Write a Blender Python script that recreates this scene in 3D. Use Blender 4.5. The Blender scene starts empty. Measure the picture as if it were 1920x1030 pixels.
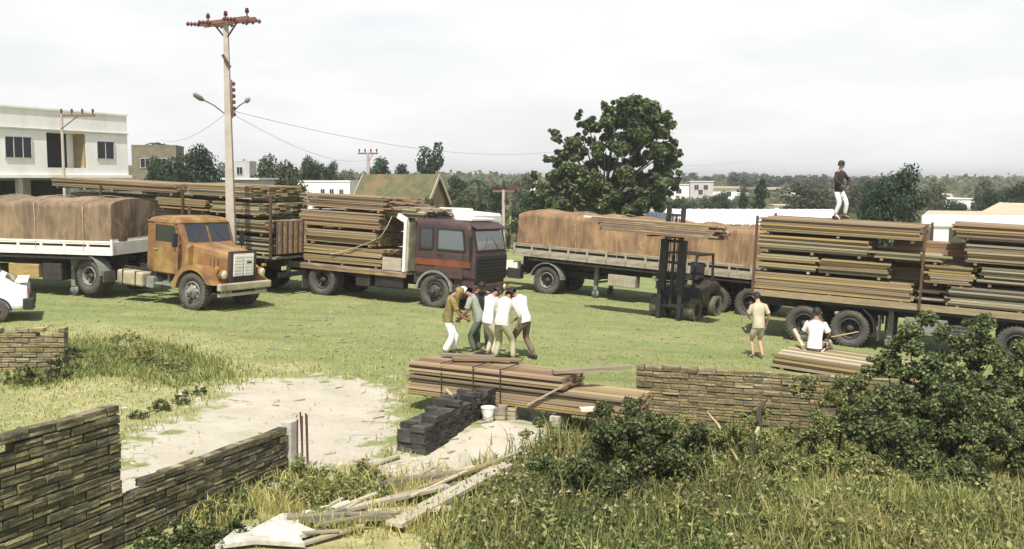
import bpy, math, random
import numpy as np
from mathutils import Vector, Matrix, noise as mnoise

R = math.radians
scene = bpy.context.scene
col = scene.collection

# ------------------------------------------------------------------ camera, sky, sun, exposure
CAM_H, PITCH, FPX = 4.3, R(5.41), 1900.0
cam_d = bpy.data.cameras.new('camera')
cam_d.sensor_width = 36.0
cam_d.lens = 36.0 * FPX / 1920.0
cam_d.clip_start, cam_d.clip_end = 0.2, 4000.0
cam = bpy.data.objects.new('camera', cam_d)
cam.location = (0, 0, CAM_H)
cam.rotation_euler = (R(90) - PITCH, 0, 0)
col.objects.link(cam)
scene.camera = cam

SUN_EL = R(58)
SUN_H = Vector((-0.06, -1.0, 0)).normalized()          # horizontal direction towards the sun
sun_dir = Vector((SUN_H.x * math.cos(SUN_EL), SUN_H.y * math.cos(SUN_EL), math.sin(SUN_EL)))
sun_d = bpy.data.lights.new('sun', 'SUN')
sun_d.energy = 5.0
sun_d.angle = R(0.55)
sun_d.color = (1.0, 0.955, 0.87)
sun = bpy.data.objects.new('sun', sun_d)
sun.rotation_euler = sun_dir.to_track_quat('Z', 'Y').to_euler()
sun.location = (0, 0, 40)
col.objects.link(sun)

world = bpy.data.worlds.new('World')
scene.world = world
world.use_nodes = True
wn, wl = world.node_tree.nodes, world.node_tree.links
wn.clear()
w_out = wn.new('ShaderNodeOutputWorld')
w_bg = wn.new('ShaderNodeBackground')
w_bg.inputs['Strength'].default_value = 0.1
w_sky = wn.new('ShaderNodeTexSky')
w_sky.sky_type = 'NISHITA'
w_sky.sun_disc = False
w_sky.sun_elevation = SUN_EL
w_sky.sun_rotation = math.atan2(SUN_H.x, SUN_H.y)
w_sky.dust_density = 2.0
w_tc = wn.new('ShaderNodeTexCoord')
w_sep = wn.new('ShaderNodeSeparateXYZ')
wl.new(w_tc.outputs['Generated'], w_sep.inputs[0])
w_map = wn.new('ShaderNodeMapping')
w_map.inputs['Scale'].default_value = (1.6, 1.6, 6.0)
wl.new(w_tc.outputs['Generated'], w_map.inputs['Vector'])
w_noise = wn.new('ShaderNodeTexNoise')
w_noise.inputs['Scale'].default_value = 2.6
w_noise.inputs['Detail'].default_value = 6.0
w_noise.inputs['Roughness'].default_value = 0.55
wl.new(w_map.outputs[0], w_noise.inputs['Vector'])
w_cr = wn.new('ShaderNodeMapRange')
w_cr.inputs[1].default_value, w_cr.inputs[2].default_value = 0.35, 0.68
w_cr.inputs[3].default_value, w_cr.inputs[4].default_value = -0.15, 0.13
wl.new(w_noise.outputs['Fac'], w_cr.inputs[0])
w_el = wn.new('ShaderNodeMapRange')                     # thin white haze, thickest low in the sky
w_el.inputs[1].default_value, w_el.inputs[2].default_value = 0.16, 0.62
w_el.inputs[3].default_value, w_el.inputs[4].default_value = 0.95, 0.08
wl.new(w_sep.outputs['Z'], w_el.inputs[0])
w_add = wn.new('ShaderNodeMath'); w_add.operation = 'ADD'; w_add.use_clamp = True
wl.new(w_cr.outputs[0], w_add.inputs[0]); wl.new(w_el.outputs[0], w_add.inputs[1])
w_mix = wn.new('ShaderNodeMix'); w_mix.data_type = 'RGBA'
wl.new(w_add.outputs[0], w_mix.inputs['Factor'])
wl.new(w_sky.outputs[0], w_mix.inputs['A'])
w_mix.inputs['B'].default_value = (8.2, 8.22, 8.12, 1)
wl.new(w_mix.outputs['Result'], w_bg.inputs['Color'])
wl.new(w_bg.outputs[0], w_out.inputs['Surface'])

vs = scene.view_settings
vs.view_transform = 'Standard'
vs.look = 'None'
vs.exposure = 0.35
vs.gamma = 1.0
vs.use_curve_mapping = False
scene.cycles.max_bounces = 6
scene.cycles.transparent_max_bounces = 8
scene.cycles.use_denoising = True

# ------------------------------------------------------------------ helpers
rnd = random.Random(7)
CP, SP = math.cos(PITCH), math.sin(PITCH)


def smooth01(a, b, v):
    t = np.clip((v - a) / (b - a), 0, 1)
    return t * t * (3 - 2 * t)


MOUND = (-0.35, 16.6)


def ground_z(x, y):
    x = np.asarray(x, float); y = np.asarray(y, float)
    am = np.where(x < 0, 0.9, 1.6)
    z = -am * np.tanh(0.053 * x / am)
    z = z + 4.6 * smooth01(140, 480, y) + 0.9 * smooth01(60, 150, y) * np.tanh(x / 60) * 0.6
    z = z + 0.035 * np.sin(x * 0.9 + 1.3) * np.cos(y * 0.7) * smooth01(60, 30, y)
    z = z + 0.22 * np.exp(-(((x - MOUND[0]) / 1.3) ** 2 + ((y - MOUND[1]) / 0.9) ** 2))
    z = z + 0.30 * smooth01(1.5, 6.0, x) * smooth01(15.5, 12.5, y)
    return z


def gz(x, y):
    return float(ground_z(x, y))


def ray(px, py):
    u, v = (px - 960) / FPX, (515 - py) / FPX
    return Vector((u, CP + v * SP, -SP + v * CP))


def at(px, py, depth):
    """world point seen along a direction at a given distance ahead"""
    d = ray(px, py)
    return Vector((0, 0, CAM_H)) + d * (depth / d.y)


def gp(px, py):
    """where a direction meets the ground"""
    d = ray(px, py)
    t = 1.0
    for _ in range(4000):
        p = Vector((0, 0, CAM_H)) + d * t
        if p.z <= gz(p.x, p.y):
            break
        t += 0.02 if t < 60 else 0.4
    return Vector((p.x, p.y, gz(p.x, p.y)))


def tag(o, label=None, cat=None, group=None, kind=None):
    if label: o['label'] = label
    if cat: o['category'] = cat
    if group: o['group'] = group
    if kind: o['kind'] = kind
    return o


def frame(x, y, h, z=None, tilt=True):
    """matrix at a ground point, turned to heading h, laid on the slope"""
    e = 0.6
    gx = (gz(x + e, y) - gz(x - e, y)) / (2 * e) if tilt else 0
    gy = (gz(x, y + e) - gz(x, y - e)) / (2 * e) if tilt else 0
    n = Vector((-gx, -gy, 1)).normalized()
    f = Vector((math.cos(h), math.sin(h), 0))
    f = (f - n * f.dot(n)).normalized()
    l = n.cross(f)
    m = Matrix((f, l, n)).transposed().to_4x4()
    m.translation = Vector((x, y, gz(x, y) if z is None else z))
    return m


def thing(name, label, cat, m=None, group=None):
    o = bpy.data.objects.new(name, None)
    o.empty_display_size = 0.2
    col.objects.link(o)
    if m is not None:
        o.matrix_world = m
    return tag(o, label, cat, group)


def raw_mesh(name, co, quads=None, tris=None, mats=(), smooth=False):
    me = bpy.data.meshes.new(name)
    co = np.asarray(co, np.float32)
    q = np.zeros((0, 4), np.int32) if quads is None else np.asarray(quads, np.int32)
    t = np.zeros((0, 3), np.int32) if tris is None else np.asarray(tris, np.int32)
    me.vertices.add(len(co)); me.vertices.foreach_set('co', co.ravel())
    loops = np.concatenate([q.ravel(), t.ravel()])
    me.loops.add(len(loops)); me.loops.foreach_set('vertex_index', loops)
    n = len(q) + len(t)
    me.polygons.add(n)
    st = np.concatenate([np.arange(len(q)) * 4, len(q) * 4 + np.arange(len(t)) * 3]).astype(np.int32)
    me.polygons.foreach_set('loop_start', st)
    if smooth:
        me.polygons.foreach_set('use_smooth', np.ones(n, bool))
    for m in mats: me.materials.append(m)
    me.update(); me.validate()
    return me


def link(name, me, parent=None, loc=None, rot=None, scale=None):
    o = bpy.data.objects.new(name, me)
    col.objects.link(o)
    if parent is not None: o.parent = parent
    if loc is not None: o.location = loc
    if rot is not None: o.rotation_euler = rot
    if scale is not None: o.scale = scale
    return o


class MB:
    """collects shapes into one mesh"""
    def __init__(s):
        s.v, s.f, s.mi, s.sm = [], [], [], []

    def add(s, vs, fs, mi=0, sm=False):
        b = len(s.v)
        s.v += [tuple(p) for p in vs]
        s.f += [tuple(b + i for i in f) for f in fs]
        s.mi += [mi] * len(fs); s.sm += [sm] * len(fs)
        return s

    def box(s, c, size, mi=0, rot=None, taper=1.0):
        hx, hy, hz = size[0] / 2, size[1] / 2, size[2] / 2
        vs = [Vector((sx * hx * (taper if sz > 0 else 1), sy * hy * (taper if sz > 0 else 1), sz * hz)) for sz in (-1, 1) for sx, sy in ((-1, -1), (1, -1), (1, 1), (-1, 1))]
        if rot is not None: vs = [rot @ p for p in vs]
        vs = [p + Vector(c) for p in vs]
        return s.add(vs, [(3, 2, 1, 0), (4, 5, 6, 7), (0, 1, 5, 4), (1, 2, 6, 5), (2, 3, 7, 6), (3, 0, 4, 7)], mi)

    def bar(s, p, q, w, h=None, mi=0, up=(0, 0, 1)):
        p, q = Vector(p), Vector(q)
        d = (q - p); L = d.length; d.normalize()
        u = Vector(up)
        if abs(d.dot(u)) > 0.99: u = Vector((1, 0, 0))
        y = u.cross(d).normalized(); z = d.cross(y)
        return s.box((p + q) / 2, (L, w, h or w), mi, Matrix((d, y, z)).transposed())

    def tube(s, pts, rad, n=8, mi=0, sm=True, caps=True):
        pts = [Vector(p) for p in pts]
        if not hasattr(rad, '__len__'): rad = [rad] * len(pts)
        vs, fs = [], []
        prev = None
        for i, p in enumerate(pts):
            d = (pts[min(i + 1, len(pts) - 1)] - pts[max(i - 1, 0)]).normalized()
            u = Vector((0, 0, 1)) if abs(d.z) < 0.95 else Vector((1, 0, 0))
            if prev is not None: u = prev
            a = (u - d * u.dot(d)).normalized(); prev = a
            b = d.cross(a)
            for k in range(n):
                t = 2 * math.pi * k / n
                vs.append(p + (a * math.cos(t) + b * math.sin(t)) * rad[i])
        for i in range(len(pts) - 1):
            for k in range(n):
                k2 = (k + 1) % n
                fs.append((i * n + k, i * n + k2, (i + 1) * n + k2, (i + 1) * n + k))
        s.add(vs, fs, mi, sm)
        if caps:
            s.add(vs[:n], [tuple(range(n - 1, -1, -1))], mi)
            s.add(vs[-n:], [tuple(range(n))], mi)
        return s

    def lathe(s, prof, c, n=24, mi=0, sm=True, closed=False):
        """profile of (radius, y) round the y axis through c"""
        c = Vector(c)
        vs, fs = [], []
        for r, h in prof:
            for k in range(n):
                t = 2 * math.pi * k / n
                vs.append(c + Vector((r * math.cos(t), h, r * math.sin(t))))
        m = len(prof)
        for i in range(m if closed else m - 1):
            j = (i + 1) % m
            for k in range(n):
                k2 = (k + 1) % n
                fs.append((i * n + k, j * n + k, j * n + k2, i * n + k2))
        return s.add(vs, fs, mi, sm)

    def prism(s, poly, y0, y1, mi=0, sm=False):
        """polygon in xz extruded along y"""
        n = len(poly)
        vs = [(p[0], y0, p[1]) for p in poly] + [(p[0], y1, p[1]) for p in poly]
        s.add(vs, [(i, (i + 1) % n, n + (i + 1) % n, n + i) for i in range(n)], mi, sm)
        s.add(vs[:n], [tuple(range(n - 1, -1, -1))], mi)
        s.add(vs[n:], [tuple(range(n))], mi)
        return s

    def arcband(s, cx, cz, r0, r1, y0, y1, a0, a1, n=14, mi=0):
        out = [(cx + r1 * math.cos(R(a0 + (a1 - a0) * i / n)), cz + r1 * math.sin(R(a0 + (a1 - a0) * i / n))) for i in range(n + 1)]
        inn = [(cx + r0 * math.cos(R(a0 + (a1 - a0) * i / n)), cz + r0 * math.sin(R(a0 + (a1 - a0) * i / n))) for i in range(n + 1)]
        for i in range(n):
            s.prism([out[i], inn[i], inn[i + 1], out[i + 1]], y0, y1, mi)
        return s

    def loft(s, secs, mi=0, sm=False, caps=True):
        n = len(secs[0])
        vs = [p for sec in secs for p in sec]
        fs = [(i * n + k, i * n + (k + 1) % n, (i + 1) * n + (k + 1) % n, (i + 1) * n + k) for i in range(len(secs) - 1) for k in range(n)]
        s.add(vs, fs, mi, sm)
        if caps:
            s.add(secs[0], [tuple(range(n - 1, -1, -1))], mi)
            s.add(secs[-1], [tuple(range(n))], mi)
        return s

    def mesh(s, name, mats):
        me = bpy.data.meshes.new(name)
        me.from_pydata(s.v, [], s.f)
        for m in (mats if isinstance(mats, (list, tuple)) else [mats]): me.materials.append(m)
        me.polygons.foreach_set('material_index', s.mi)
        me.polygons.foreach_set('use_smooth', s.sm)
        me.update()
        return me

    def build(s, name, mats, parent=None, loc=None, rot=None):
        return link(name, s.mesh(name, mats), parent, loc, rot)


def rr(x, w, z0, z1, r, n=3, cy=0.0):
    """rounded rectangle section in the yz plane at x"""
    pts = []
    hw = w / 2
    r = min(r, hw * 0.98, (z1 - z0) * 0.49)
    for (sy, sz, a0) in ((1, 1, 0), (-1, 1, 90), (-1, -1, 180), (1, -1, 270)):
        cyy = cy + sy * (hw - r); cz = (z1 - r) if sz > 0 else (z0 + r)
        for i in range(n + 1):
            a = R(a0 + 90 * i / n)
            pts.append(Vector((x, cyy + r * math.cos(a), cz + r * math.sin(a))))
    return pts


def bevel(o, w=0.02, seg=2):
    m = o.modifiers.new('bevel', 'BEVEL')
    m.width = w; m.segments = seg; m.limit_method = 'ANGLE'; m.angle_limit = R(40)
    return o


# ------------------------------------------------------------------ materials
def new_mat(name):
    m = bpy.data.materials.new(name)
    m.use_nodes = True
    nt = m.node_tree
    return m, nt.nodes, nt.links, nt.nodes['Principled BSDF']


def rgba(c): return (c[0], c[1], c[2], 1)


def pm(name, c1, c2=None, scale=4.0, rough=0.7, bump=0.0, metal=0.0, detail=6.0, coord='Object', stretch=None, lo=0.35, hi=0.65, c3=None, bscale=None, spec=0.4, island=0.0, crease=0.0):
    """two or three colours mixed by noise, with relief"""
    m, N, L, b = new_mat(name)
    b.inputs['Roughness'].default_value = rough
    b.inputs['Metallic'].default_value = metal
    b.inputs['Specular IOR Level'].default_value = spec
    tc = N.new('ShaderNodeTexCoord')
    mp = N.new('ShaderNodeMapping')
    if stretch: mp.inputs['Scale'].default_value = stretch
    L.new(tc.outputs[coord], mp.inputs['Vector'])
    vec = mp.outputs[0]
    oi = N.new('ShaderNodeObjectInfo')
    geo = N.new('ShaderNodeNewGeometry')
    rs = N.new('ShaderNodeMath'); rs.operation = 'ADD'
    L.new(oi.outputs['Random'], rs.inputs[0]); L.new(geo.outputs['Random Per Island'], rs.inputs[1])
    fr = N.new('ShaderNodeMath'); fr.operation = 'FRACT'
    L.new(rs.outputs[0], fr.inputs[0])
    if island:
        sc = N.new('ShaderNodeMath'); sc.operation = 'MULTIPLY'; sc.inputs[1].default_value = 37.0
        L.new(fr.outputs[0], sc.inputs[0])
        va = N.new('ShaderNodeVectorMath'); va.operation = 'ADD'
        L.new(vec, va.inputs[0]); L.new(sc.outputs[0], va.inputs[1])
        vec = va.outputs[0]
    nz = N.new('ShaderNodeTexNoise')
    nz.inputs['Scale'].default_value = scale
    nz.inputs['Detail'].default_value = detail
    nz.inputs['Roughness'].default_value = 0.62
    L.new(vec, nz.inputs['Vector'])
    mr = N.new('ShaderNodeMapRange')
    mr.inputs[1].default_value, mr.inputs[2].default_value = lo, hi
    L.new(nz.outputs['Fac'], mr.inputs[0])
    mx = N.new('ShaderNodeMix'); mx.data_type = 'RGBA'
    mx.inputs['A'].default_value = rgba(c1); mx.inputs['B'].default_value = rgba(c2 or [v * 0.8 for v in c1])
    L.new(mr.outputs[0], mx.inputs['Factor'])
    out = mx.outputs['Result']
    if c3 is not None:
        n2 = N.new('ShaderNodeTexNoise'); n2.inputs['Scale'].default_value = scale * 0.37; n2.inputs['Detail'].default_value = 4
        L.new(vec, n2.inputs['Vector'])
        m2 = N.new('ShaderNodeMapRange'); m2.inputs[1].default_value, m2.inputs[2].default_value = 0.5, 0.66
        L.new(n2.outputs['Fac'], m2.inputs[0])
        x2 = N.new('ShaderNodeMix'); x2.data_type = 'RGBA'
        L.new(m2.outputs[0], x2.inputs['Factor']); L.new(out, x2.inputs['A']); x2.inputs['B'].default_value = rgba(c3)
        out = x2.outputs['Result']
    if island:
        hs = N.new('ShaderNodeHueSaturation')
        v1 = N.new('ShaderNodeMapRange'); v1.inputs[3].default_value, v1.inputs[4].default_value = 1 - island, 1 + island
        L.new(fr.outputs[0], v1.inputs[0]); L.new(v1.outputs[0], hs.inputs['Value'])
        f2 = N.new('ShaderNodeMath'); f2.operation = 'MULTIPLY'; f2.inputs[1].default_value = 7.13
        L.new(fr.outputs[0], f2.inputs[0])
        f3 = N.new('ShaderNodeMath'); f3.operation = 'FRACT'; L.new(f2.outputs[0], f3.inputs[0])
        v2 = N.new('ShaderNodeMapRange'); v2.inputs[3].default_value, v2.inputs[4].default_value = 0.72, 1.12
        L.new(f3.outputs[0], v2.inputs[0]); L.new(v2.outputs[0], hs.inputs['Saturation'])
        L.new(out, hs.inputs['Color']); out = hs.outputs[0]
    cre = None
    if crease:                                          # sharp folds: edges of warped cells
        prev = None
        for ang, sc_ in ((28, (1.5, 0.8, 0.35)), (-35, (1.1, 0.8, 0.30))):
            sk = N.new('ShaderNodeMapping'); sk.inputs['Rotation'].default_value = (0, R(ang), 0); sk.inputs['Scale'].default_value = sc_
            L.new(vec, sk.inputs['Vector'])
            rn = N.new('ShaderNodeTexNoise'); rn.inputs['Scale'].default_value = 1.0; rn.inputs['Detail'].default_value = 1.5
            L.new(sk.outputs[0], rn.inputs['Vector'])
            s1 = N.new('ShaderNodeMath'); s1.operation = 'SUBTRACT'; s1.inputs[1].default_value = 0.5; L.new(rn.outputs['Fac'], s1.inputs[0])
            s2 = N.new('ShaderNodeMath'); s2.operation = 'ABSOLUTE'; L.new(s1.outputs[0], s2.inputs[0])
            cm = N.new('ShaderNodeMapRange'); cm.inputs[1].default_value, cm.inputs[2].default_value = 0.0, 0.028
            cm.inputs[3].default_value, cm.inputs[4].default_value = 1.0, 0.0
            L.new(s2.outputs[0], cm.inputs[0])
            if prev is None: prev = cm.outputs[0]
            else:
                mxx = N.new('ShaderNodeMath'); mxx.operation = 'MAXIMUM'; L.new(prev, mxx.inputs[0]); L.new(cm.outputs[0], mxx.inputs[1]); prev = mxx.outputs[0]
        cre = prev
        st = N.new('ShaderNodeMapping'); st.inputs['Scale'].default_value = (6, 6, 0.6); L.new(vec, st.inputs['Vector'])
        sn = N.new('ShaderNodeTexNoise'); sn.inputs['Scale'].default_value = 1.0; sn.inputs['Detail'].default_value = 5; L.new(st.outputs[0], sn.inputs['Vector'])
        hv = N.new('ShaderNodeHueSaturation'); vr = N.new('ShaderNodeMapRange'); vr.inputs[1].default_value, vr.inputs[2].default_value = 0.3, 0.7
        vr.inputs[3].default_value, vr.inputs[4].default_value = 0.72, 1.25
        L.new(sn.outputs['Fac'], vr.inputs[0]); L.new(vr.outputs[0], hv.inputs['Value']); L.new(out, hv.inputs['Color'])
        wx_ = N.new('ShaderNodeMix'); wx_.data_type = 'RGBA'; wm = N.new('ShaderNodeMath'); wm.operation = 'MULTIPLY'; wm.inputs[1].default_value = 0.28
        L.new(cre, wm.inputs[0]); L.new(wm.outputs[0], wx_.inputs['Factor']); L.new(hv.outputs[0], wx_.inputs['A']); wx_.inputs['B'].default_value = rgba([min(1, v * 1.7) for v in c1])
        out = wx_.outputs['Result']
    L.new(out, b.inputs['Base Color'])
    if bump:
        bp = N.new('ShaderNodeBump'); bp.inputs['Strength'].default_value = bump; bp.inputs['Distance'].default_value = 0.03
        n3 = N.new('ShaderNodeTexNoise'); n3.inputs['Scale'].default_value = bscale or scale * 3; n3.inputs['Detail'].default_value = 5
        L.new(vec, n3.inputs['Vector']); L.new(n3.outputs['Fac'], bp.inputs['Height'])
        if cre is not None:
            ad = N.new('ShaderNodeMath'); ad.operation = 'MULTIPLY_ADD'; ad.inputs[1].default_value = crease
            L.new(cre, ad.inputs[0]); L.new(n3.outputs['Fac'], ad.inputs[2]); L.new(ad.outputs[0], bp.inputs['Height'])
        L.new(bp.outputs[0], b.inputs['Normal'])
    return m


def leaf_mat(name, c1, c2, c3, trans=0.25, rough=0.6):
    """leaf colours picked leaf by leaf, part of the light coming through"""
    m, N, L, b = new_mat(name)
    geo = N.new('ShaderNodeNewGeometry')
    oi = N.new('ShaderNodeObjectInfo')
    cr = N.new('ShaderNodeValToRGB')
    cr.color_ramp.elements[0].color = rgba(c1); cr.color_ramp.elements[1].color = rgba(c3)
    e = cr.color_ramp.elements.new(0.55); e.color = rgba(c2)
    L.new(geo.outputs['Random Per Island'], cr.inputs[0])
    hs = N.new('ShaderNodeHueSaturation')
    v = N.new('ShaderNodeMapRange'); v.inputs[3].default_value, v.inputs[4].default_value = 0.8, 1.2
    L.new(oi.outputs['Random'], v.inputs[0]); L.new(v.outputs[0], hs.inputs['Value'])
    L.new(cr.outputs[0], hs.inputs['Color'])
    b.inputs['Roughness'].default_value = rough
    b.inputs['Specular IOR Level'].default_value = 0.25
    tc = N.new('ShaderNodeTexCoord'); pn = N.new('ShaderNodeTexNoise'); pn.inputs['Scale'].default_value = 0.9; pn.inputs['Detail'].default_value = 3
    L.new(tc.outputs['Object'], pn.inputs['Vector'])
    pr = N.new('ShaderNodeMapRange'); pr.inputs[1].default_value, pr.inputs[2].default_value = 0.35, 0.65
    pr.inputs[3].default_value, pr.inputs[4].default_value = 0.525, 0.490
    L.new(pn.outputs['Fac'], pr.inputs[0]); L.new(pr.outputs[0], hs.inputs['Hue'])
    L.new(hs.outputs[0], b.inputs['Base Color'])
    tr = N.new('ShaderNodeBsdfTranslucent'); L.new(hs.outputs[0], tr.inputs['Color'])
    mx = N.new('ShaderNodeMixShader'); mx.inputs[0].default_value = trans
    L.new(b.outputs[0], mx.inputs[1]); L.new(tr.outputs[0], mx.inputs[2])
    L.new(mx.outputs[0], N['Material Output'].inputs['Surface'])
    return m


M = {}
M['wood_yellow'] = pm('wood_yellow', (0.36, 0.265, 0.105), (0.24, 0.17, 0.075), 3.0, 0.75, 0.25, coord='Object', stretch=(1.2, 7, 7), c3=(0.24, 0.17, 0.10), island=0.34)
M['wood_brown'] = pm('wood_brown', (0.27, 0.175, 0.095), (0.16, 0.105, 0.068), 3.0, 0.75, 0.25, stretch=(1.2, 7, 7), c3=(0.36, 0.26, 0.12), island=0.34)
M['wood_grey'] = pm('wood_grey', (0.28, 0.24, 0.14), (0.16, 0.14, 0.09), 3.0, 0.8, 0.25, stretch=(1.2, 7, 7), c3=(0.36, 0.30, 0.16), island=0.34)
M['wood_pale'] = pm('wood_pale', (0.52, 0.45, 0.30), (0.36, 0.30, 0.19), 3.0, 0.75, 0.2, stretch=(1.2, 7, 7), island=0.25)
M['wood_old'] = pm('wood_old', (0.34, 0.29, 0.19), (0.19, 0.16, 0.11), 4.0, 0.85, 0.35, stretch=(1.5, 7, 7), c3=(0.5, 0.42, 0.27), island=0.35)
M['wood_white'] = pm('wood_white', (0.80, 0.76, 0.66), (0.62, 0.57, 0.46), 4.0, 0.7, 0.15, stretch=(1, 5, 5))
M['brick'] = pm('brick', (0.255, 0.21, 0.095), (0.14, 0.118, 0.06), 7.0, 0.9, 0.6, c3=(0.34, 0.27, 0.14), island=0.35, bscale=30)
M['brick_dark'] = pm('brick_dark', (0.13, 0.115, 0.052), (0.05, 0.046, 0.026), 7.0, 0.9, 0.6, c3=(0.27, 0.23, 0.12), island=0.45, bscale=30)  # old mossy brick tone, with the wall's shade put into the colour
M['brick_stack'] = pm('brick_stack', (0.055, 0.052, 0.042), (0.028, 0.027, 0.025), 8.0, 0.9, 0.5, c3=(0.085, 0.08, 0.06), island=0.4, bscale=30)  # shade on the stack's faces is put into this colour
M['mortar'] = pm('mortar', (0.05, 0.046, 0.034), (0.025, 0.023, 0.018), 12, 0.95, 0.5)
M['mortar_pale'] = pm('mortar_pale', (0.16, 0.14, 0.09), (0.09, 0.078, 0.05), 12, 0.95, 0.5)
M['concrete'] = pm('concrete', (0.50, 0.46, 0.40), (0.36, 0.33, 0.28), 6, 0.85, 0.3)
M['pole_concrete'] = pm('pole_concrete', (0.46, 0.41, 0.35), (0.36, 0.32, 0.27), 3, 0.85, 0.2)
M['plaster_white'] = pm('plaster_white', (0.87, 0.84, 0.81), (0.80, 0.77, 0.73), 1.2, 0.85, 0.08, stretch=(1, 1, 0.4), c3=(0.72, 0.68, 0.62))
M['plaster_grey'] = pm('plaster_grey', (0.50, 0.49, 0.46), (0.40, 0.39, 0.37), 1.2, 0.85, 0.1)
M['roof_white'] = pm('roof_white', (0.84, 0.83, 0.82), (0.72, 0.71, 0.70), 1.0, 0.6, 0.05)
M['roof_tile'] = pm('roof_tile', (0.13, 0.125, 0.055), (0.075, 0.08, 0.04), 2.5, 0.9, 0.5, c3=(0.18, 0.12, 0.06))
M['roof_beige'] = pm('roof_beige', (0.52, 0.42, 0.30), (0.44, 0.35, 0.25), 2.0, 0.85, 0.2)
M['wall_ochre'] = pm('wall_ochre', (0.36, 0.27, 0.14), (0.28, 0.20, 0.11), 2.0, 0.9, 0.2)
M['old_brick_far'] = pm('old_brick_far', (0.22, 0.19, 0.13), (0.14, 0.125, 0.09), 2.0, 0.9, 0.3)
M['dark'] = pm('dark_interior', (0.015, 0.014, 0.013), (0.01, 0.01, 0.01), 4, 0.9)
M['rubber'] = pm('rubber', (0.055, 0.052, 0.048), (0.09, 0.082, 0.07), 6, 0.85, 0.35, c3=(0.12, 0.105, 0.08))
M['rubber_dusty'] = pm('rubber_dusty', (0.16, 0.15, 0.10), (0.09, 0.085, 0.06), 6, 0.9, 0.3)
M['rim_grey'] = pm('rim_grey', (0.30, 0.28, 0.25), (0.16, 0.15, 0.13), 8, 0.6, 0.1, metal=0.2)
M['rim_dark'] = pm('rim_dark', (0.07, 0.065, 0.06), (0.035, 0.033, 0.03), 8, 0.6, 0.1)
M['chassis'] = pm('chassis', (0.022, 0.020, 0.018), (0.045, 0.038, 0.03), 5, 0.7, 0.15)
M['steel_dark'] = pm('steel_dark', (0.025, 0.025, 0.026), (0.05, 0.046, 0.042), 5, 0.5, 0.1, metal=0.3)
M['steel_bright'] = pm('steel_bright', (0.62, 0.60, 0.56), (0.42, 0.40, 0.36), 8, 0.35, 0.05, metal=0.6)
M['rust'] = pm('rust', (0.13, 0.065, 0.035), (0.07, 0.04, 0.03), 6, 0.85, 0.2)
M['paint_orange'] = pm('paint_orange', (0.27, 0.140, 0.045), (0.15, 0.080, 0.042), 3.6, 0.6, 0.10, c3=(0.34, 0.215, 0.07), spec=0.4, lo=0.3, hi=0.7)
M['paint_maroon'] = pm('paint_maroon', (0.085, 0.046, 0.040), (0.042, 0.026, 0.026), 3.0, 0.5, 0.03, spec=0.5)
M['paint_stripe'] = pm('paint_stripe', (0.20, 0.062, 0.022), (0.14, 0.045, 0.02), 3, 0.45, 0.03)
M['paint_white'] = pm('paint_white', (0.80, 0.78, 0.72), (0.66, 0.63, 0.55), 3, 0.5, 0.03)
M['paint_cream'] = pm('paint_cream', (0.44, 0.39, 0.26), (0.30, 0.26, 0.17), 4, 0.6, 0.06, c3=(0.22, 0.19, 0.12))
M['paint_board'] = pm('paint_board', (0.40, 0.36, 0.27), (0.27, 0.235, 0.17), 4, 0.7, 0.1, c3=(0.20, 0.17, 0.12))
M['paint_grey'] = pm('paint_grey', (0.24, 0.25, 0.22), (0.16, 0.165, 0.15), 5, 0.6, 0.08)
M['car_white'] = pm('car_white', (0.84, 0.84, 0.84), (0.80, 0.80, 0.80), 2, 0.25, 0.0, spec=0.6)
M['plastic_black'] = pm('plastic_black', (0.02, 0.02, 0.022), (0.03, 0.03, 0.03), 4, 0.6)
M['lens_red'] = pm('lens_red', (0.30, 0.02, 0.015), (0.22, 0.015, 0.01), 4, 0.25)
M['lens_amber'] = pm('lens_amber', (0.55, 0.28, 0.04), (0.5, 0.22, 0.03), 4, 0.25)
M['lens_clear'] = pm('lens_clear', (0.72, 0.66, 0.45), (0.6, 0.55, 0.38), 4, 0.15, spec=0.7)
M['tarp'] = pm('tarp', (0.205, 0.145, 0.088), (0.150, 0.104, 0.068), 1.3, 0.85, 0.25, c3=(0.29, 0.205, 0.115), bscale=9, crease=1.6)
M['tarp_orange'] = pm('tarp_orange', (0.255, 0.158, 0.082), (0.185, 0.112, 0.064), 1.3, 0.85, 0.25, c3=(0.36, 0.24, 0.11), bscale=9, crease=1.6)
M['insulator'] = pm('insulator', (0.14, 0.035, 0.028), (0.10, 0.03, 0.025), 6, 0.3)
M['crossarm'] = pm('crossarm', (0.24, 0.11, 0.08), (0.17, 0.09, 0.07), 6, 0.8, 0.2)
M['bark'] = pm('bark', (0.11, 0.088, 0.062), (0.06, 0.05, 0.036), 6, 0.95, 0.8, stretch=(3, 3, 0.7))
M['cable'] = pm('cable', (0.30, 0.30, 0.30), (0.24, 0.24, 0.24), 4, 0.7)
M['branch'] = pm('branch', (0.48, 0.36, 0.22), (0.34, 0.25, 0.15), 6, 0.9, 0.4)
M['slab'] = pm('slab', (0.62, 0.59, 0.53), (0.44, 0.41, 0.35), 5, 0.85, 0.5, c3=(0.34, 0.31, 0.24))
M['stone'] = pm('stone', (0.55, 0.50, 0.42), (0.36, 0.33, 0.27), 8, 0.9, 0.5)
M['skin'] = pm('skin', (0.30, 0.165, 0.105), (0.26, 0.14, 0.09), 5, 0.6)
M['skin_pale'] = pm('skin_pale', (0.52, 0.32, 0.23), (0.46, 0.28, 0.20), 5, 0.6)
M['hair_black'] = pm('hair_black', (0.012, 0.010, 0.009), (0.02, 0.017, 0.014), 30, 0.6, 0.3)
M['hair_fair'] = pm('hair_fair', (0.30, 0.22, 0.07), (0.16, 0.10, 0.04), 30, 0.6, 0.3)
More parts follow.
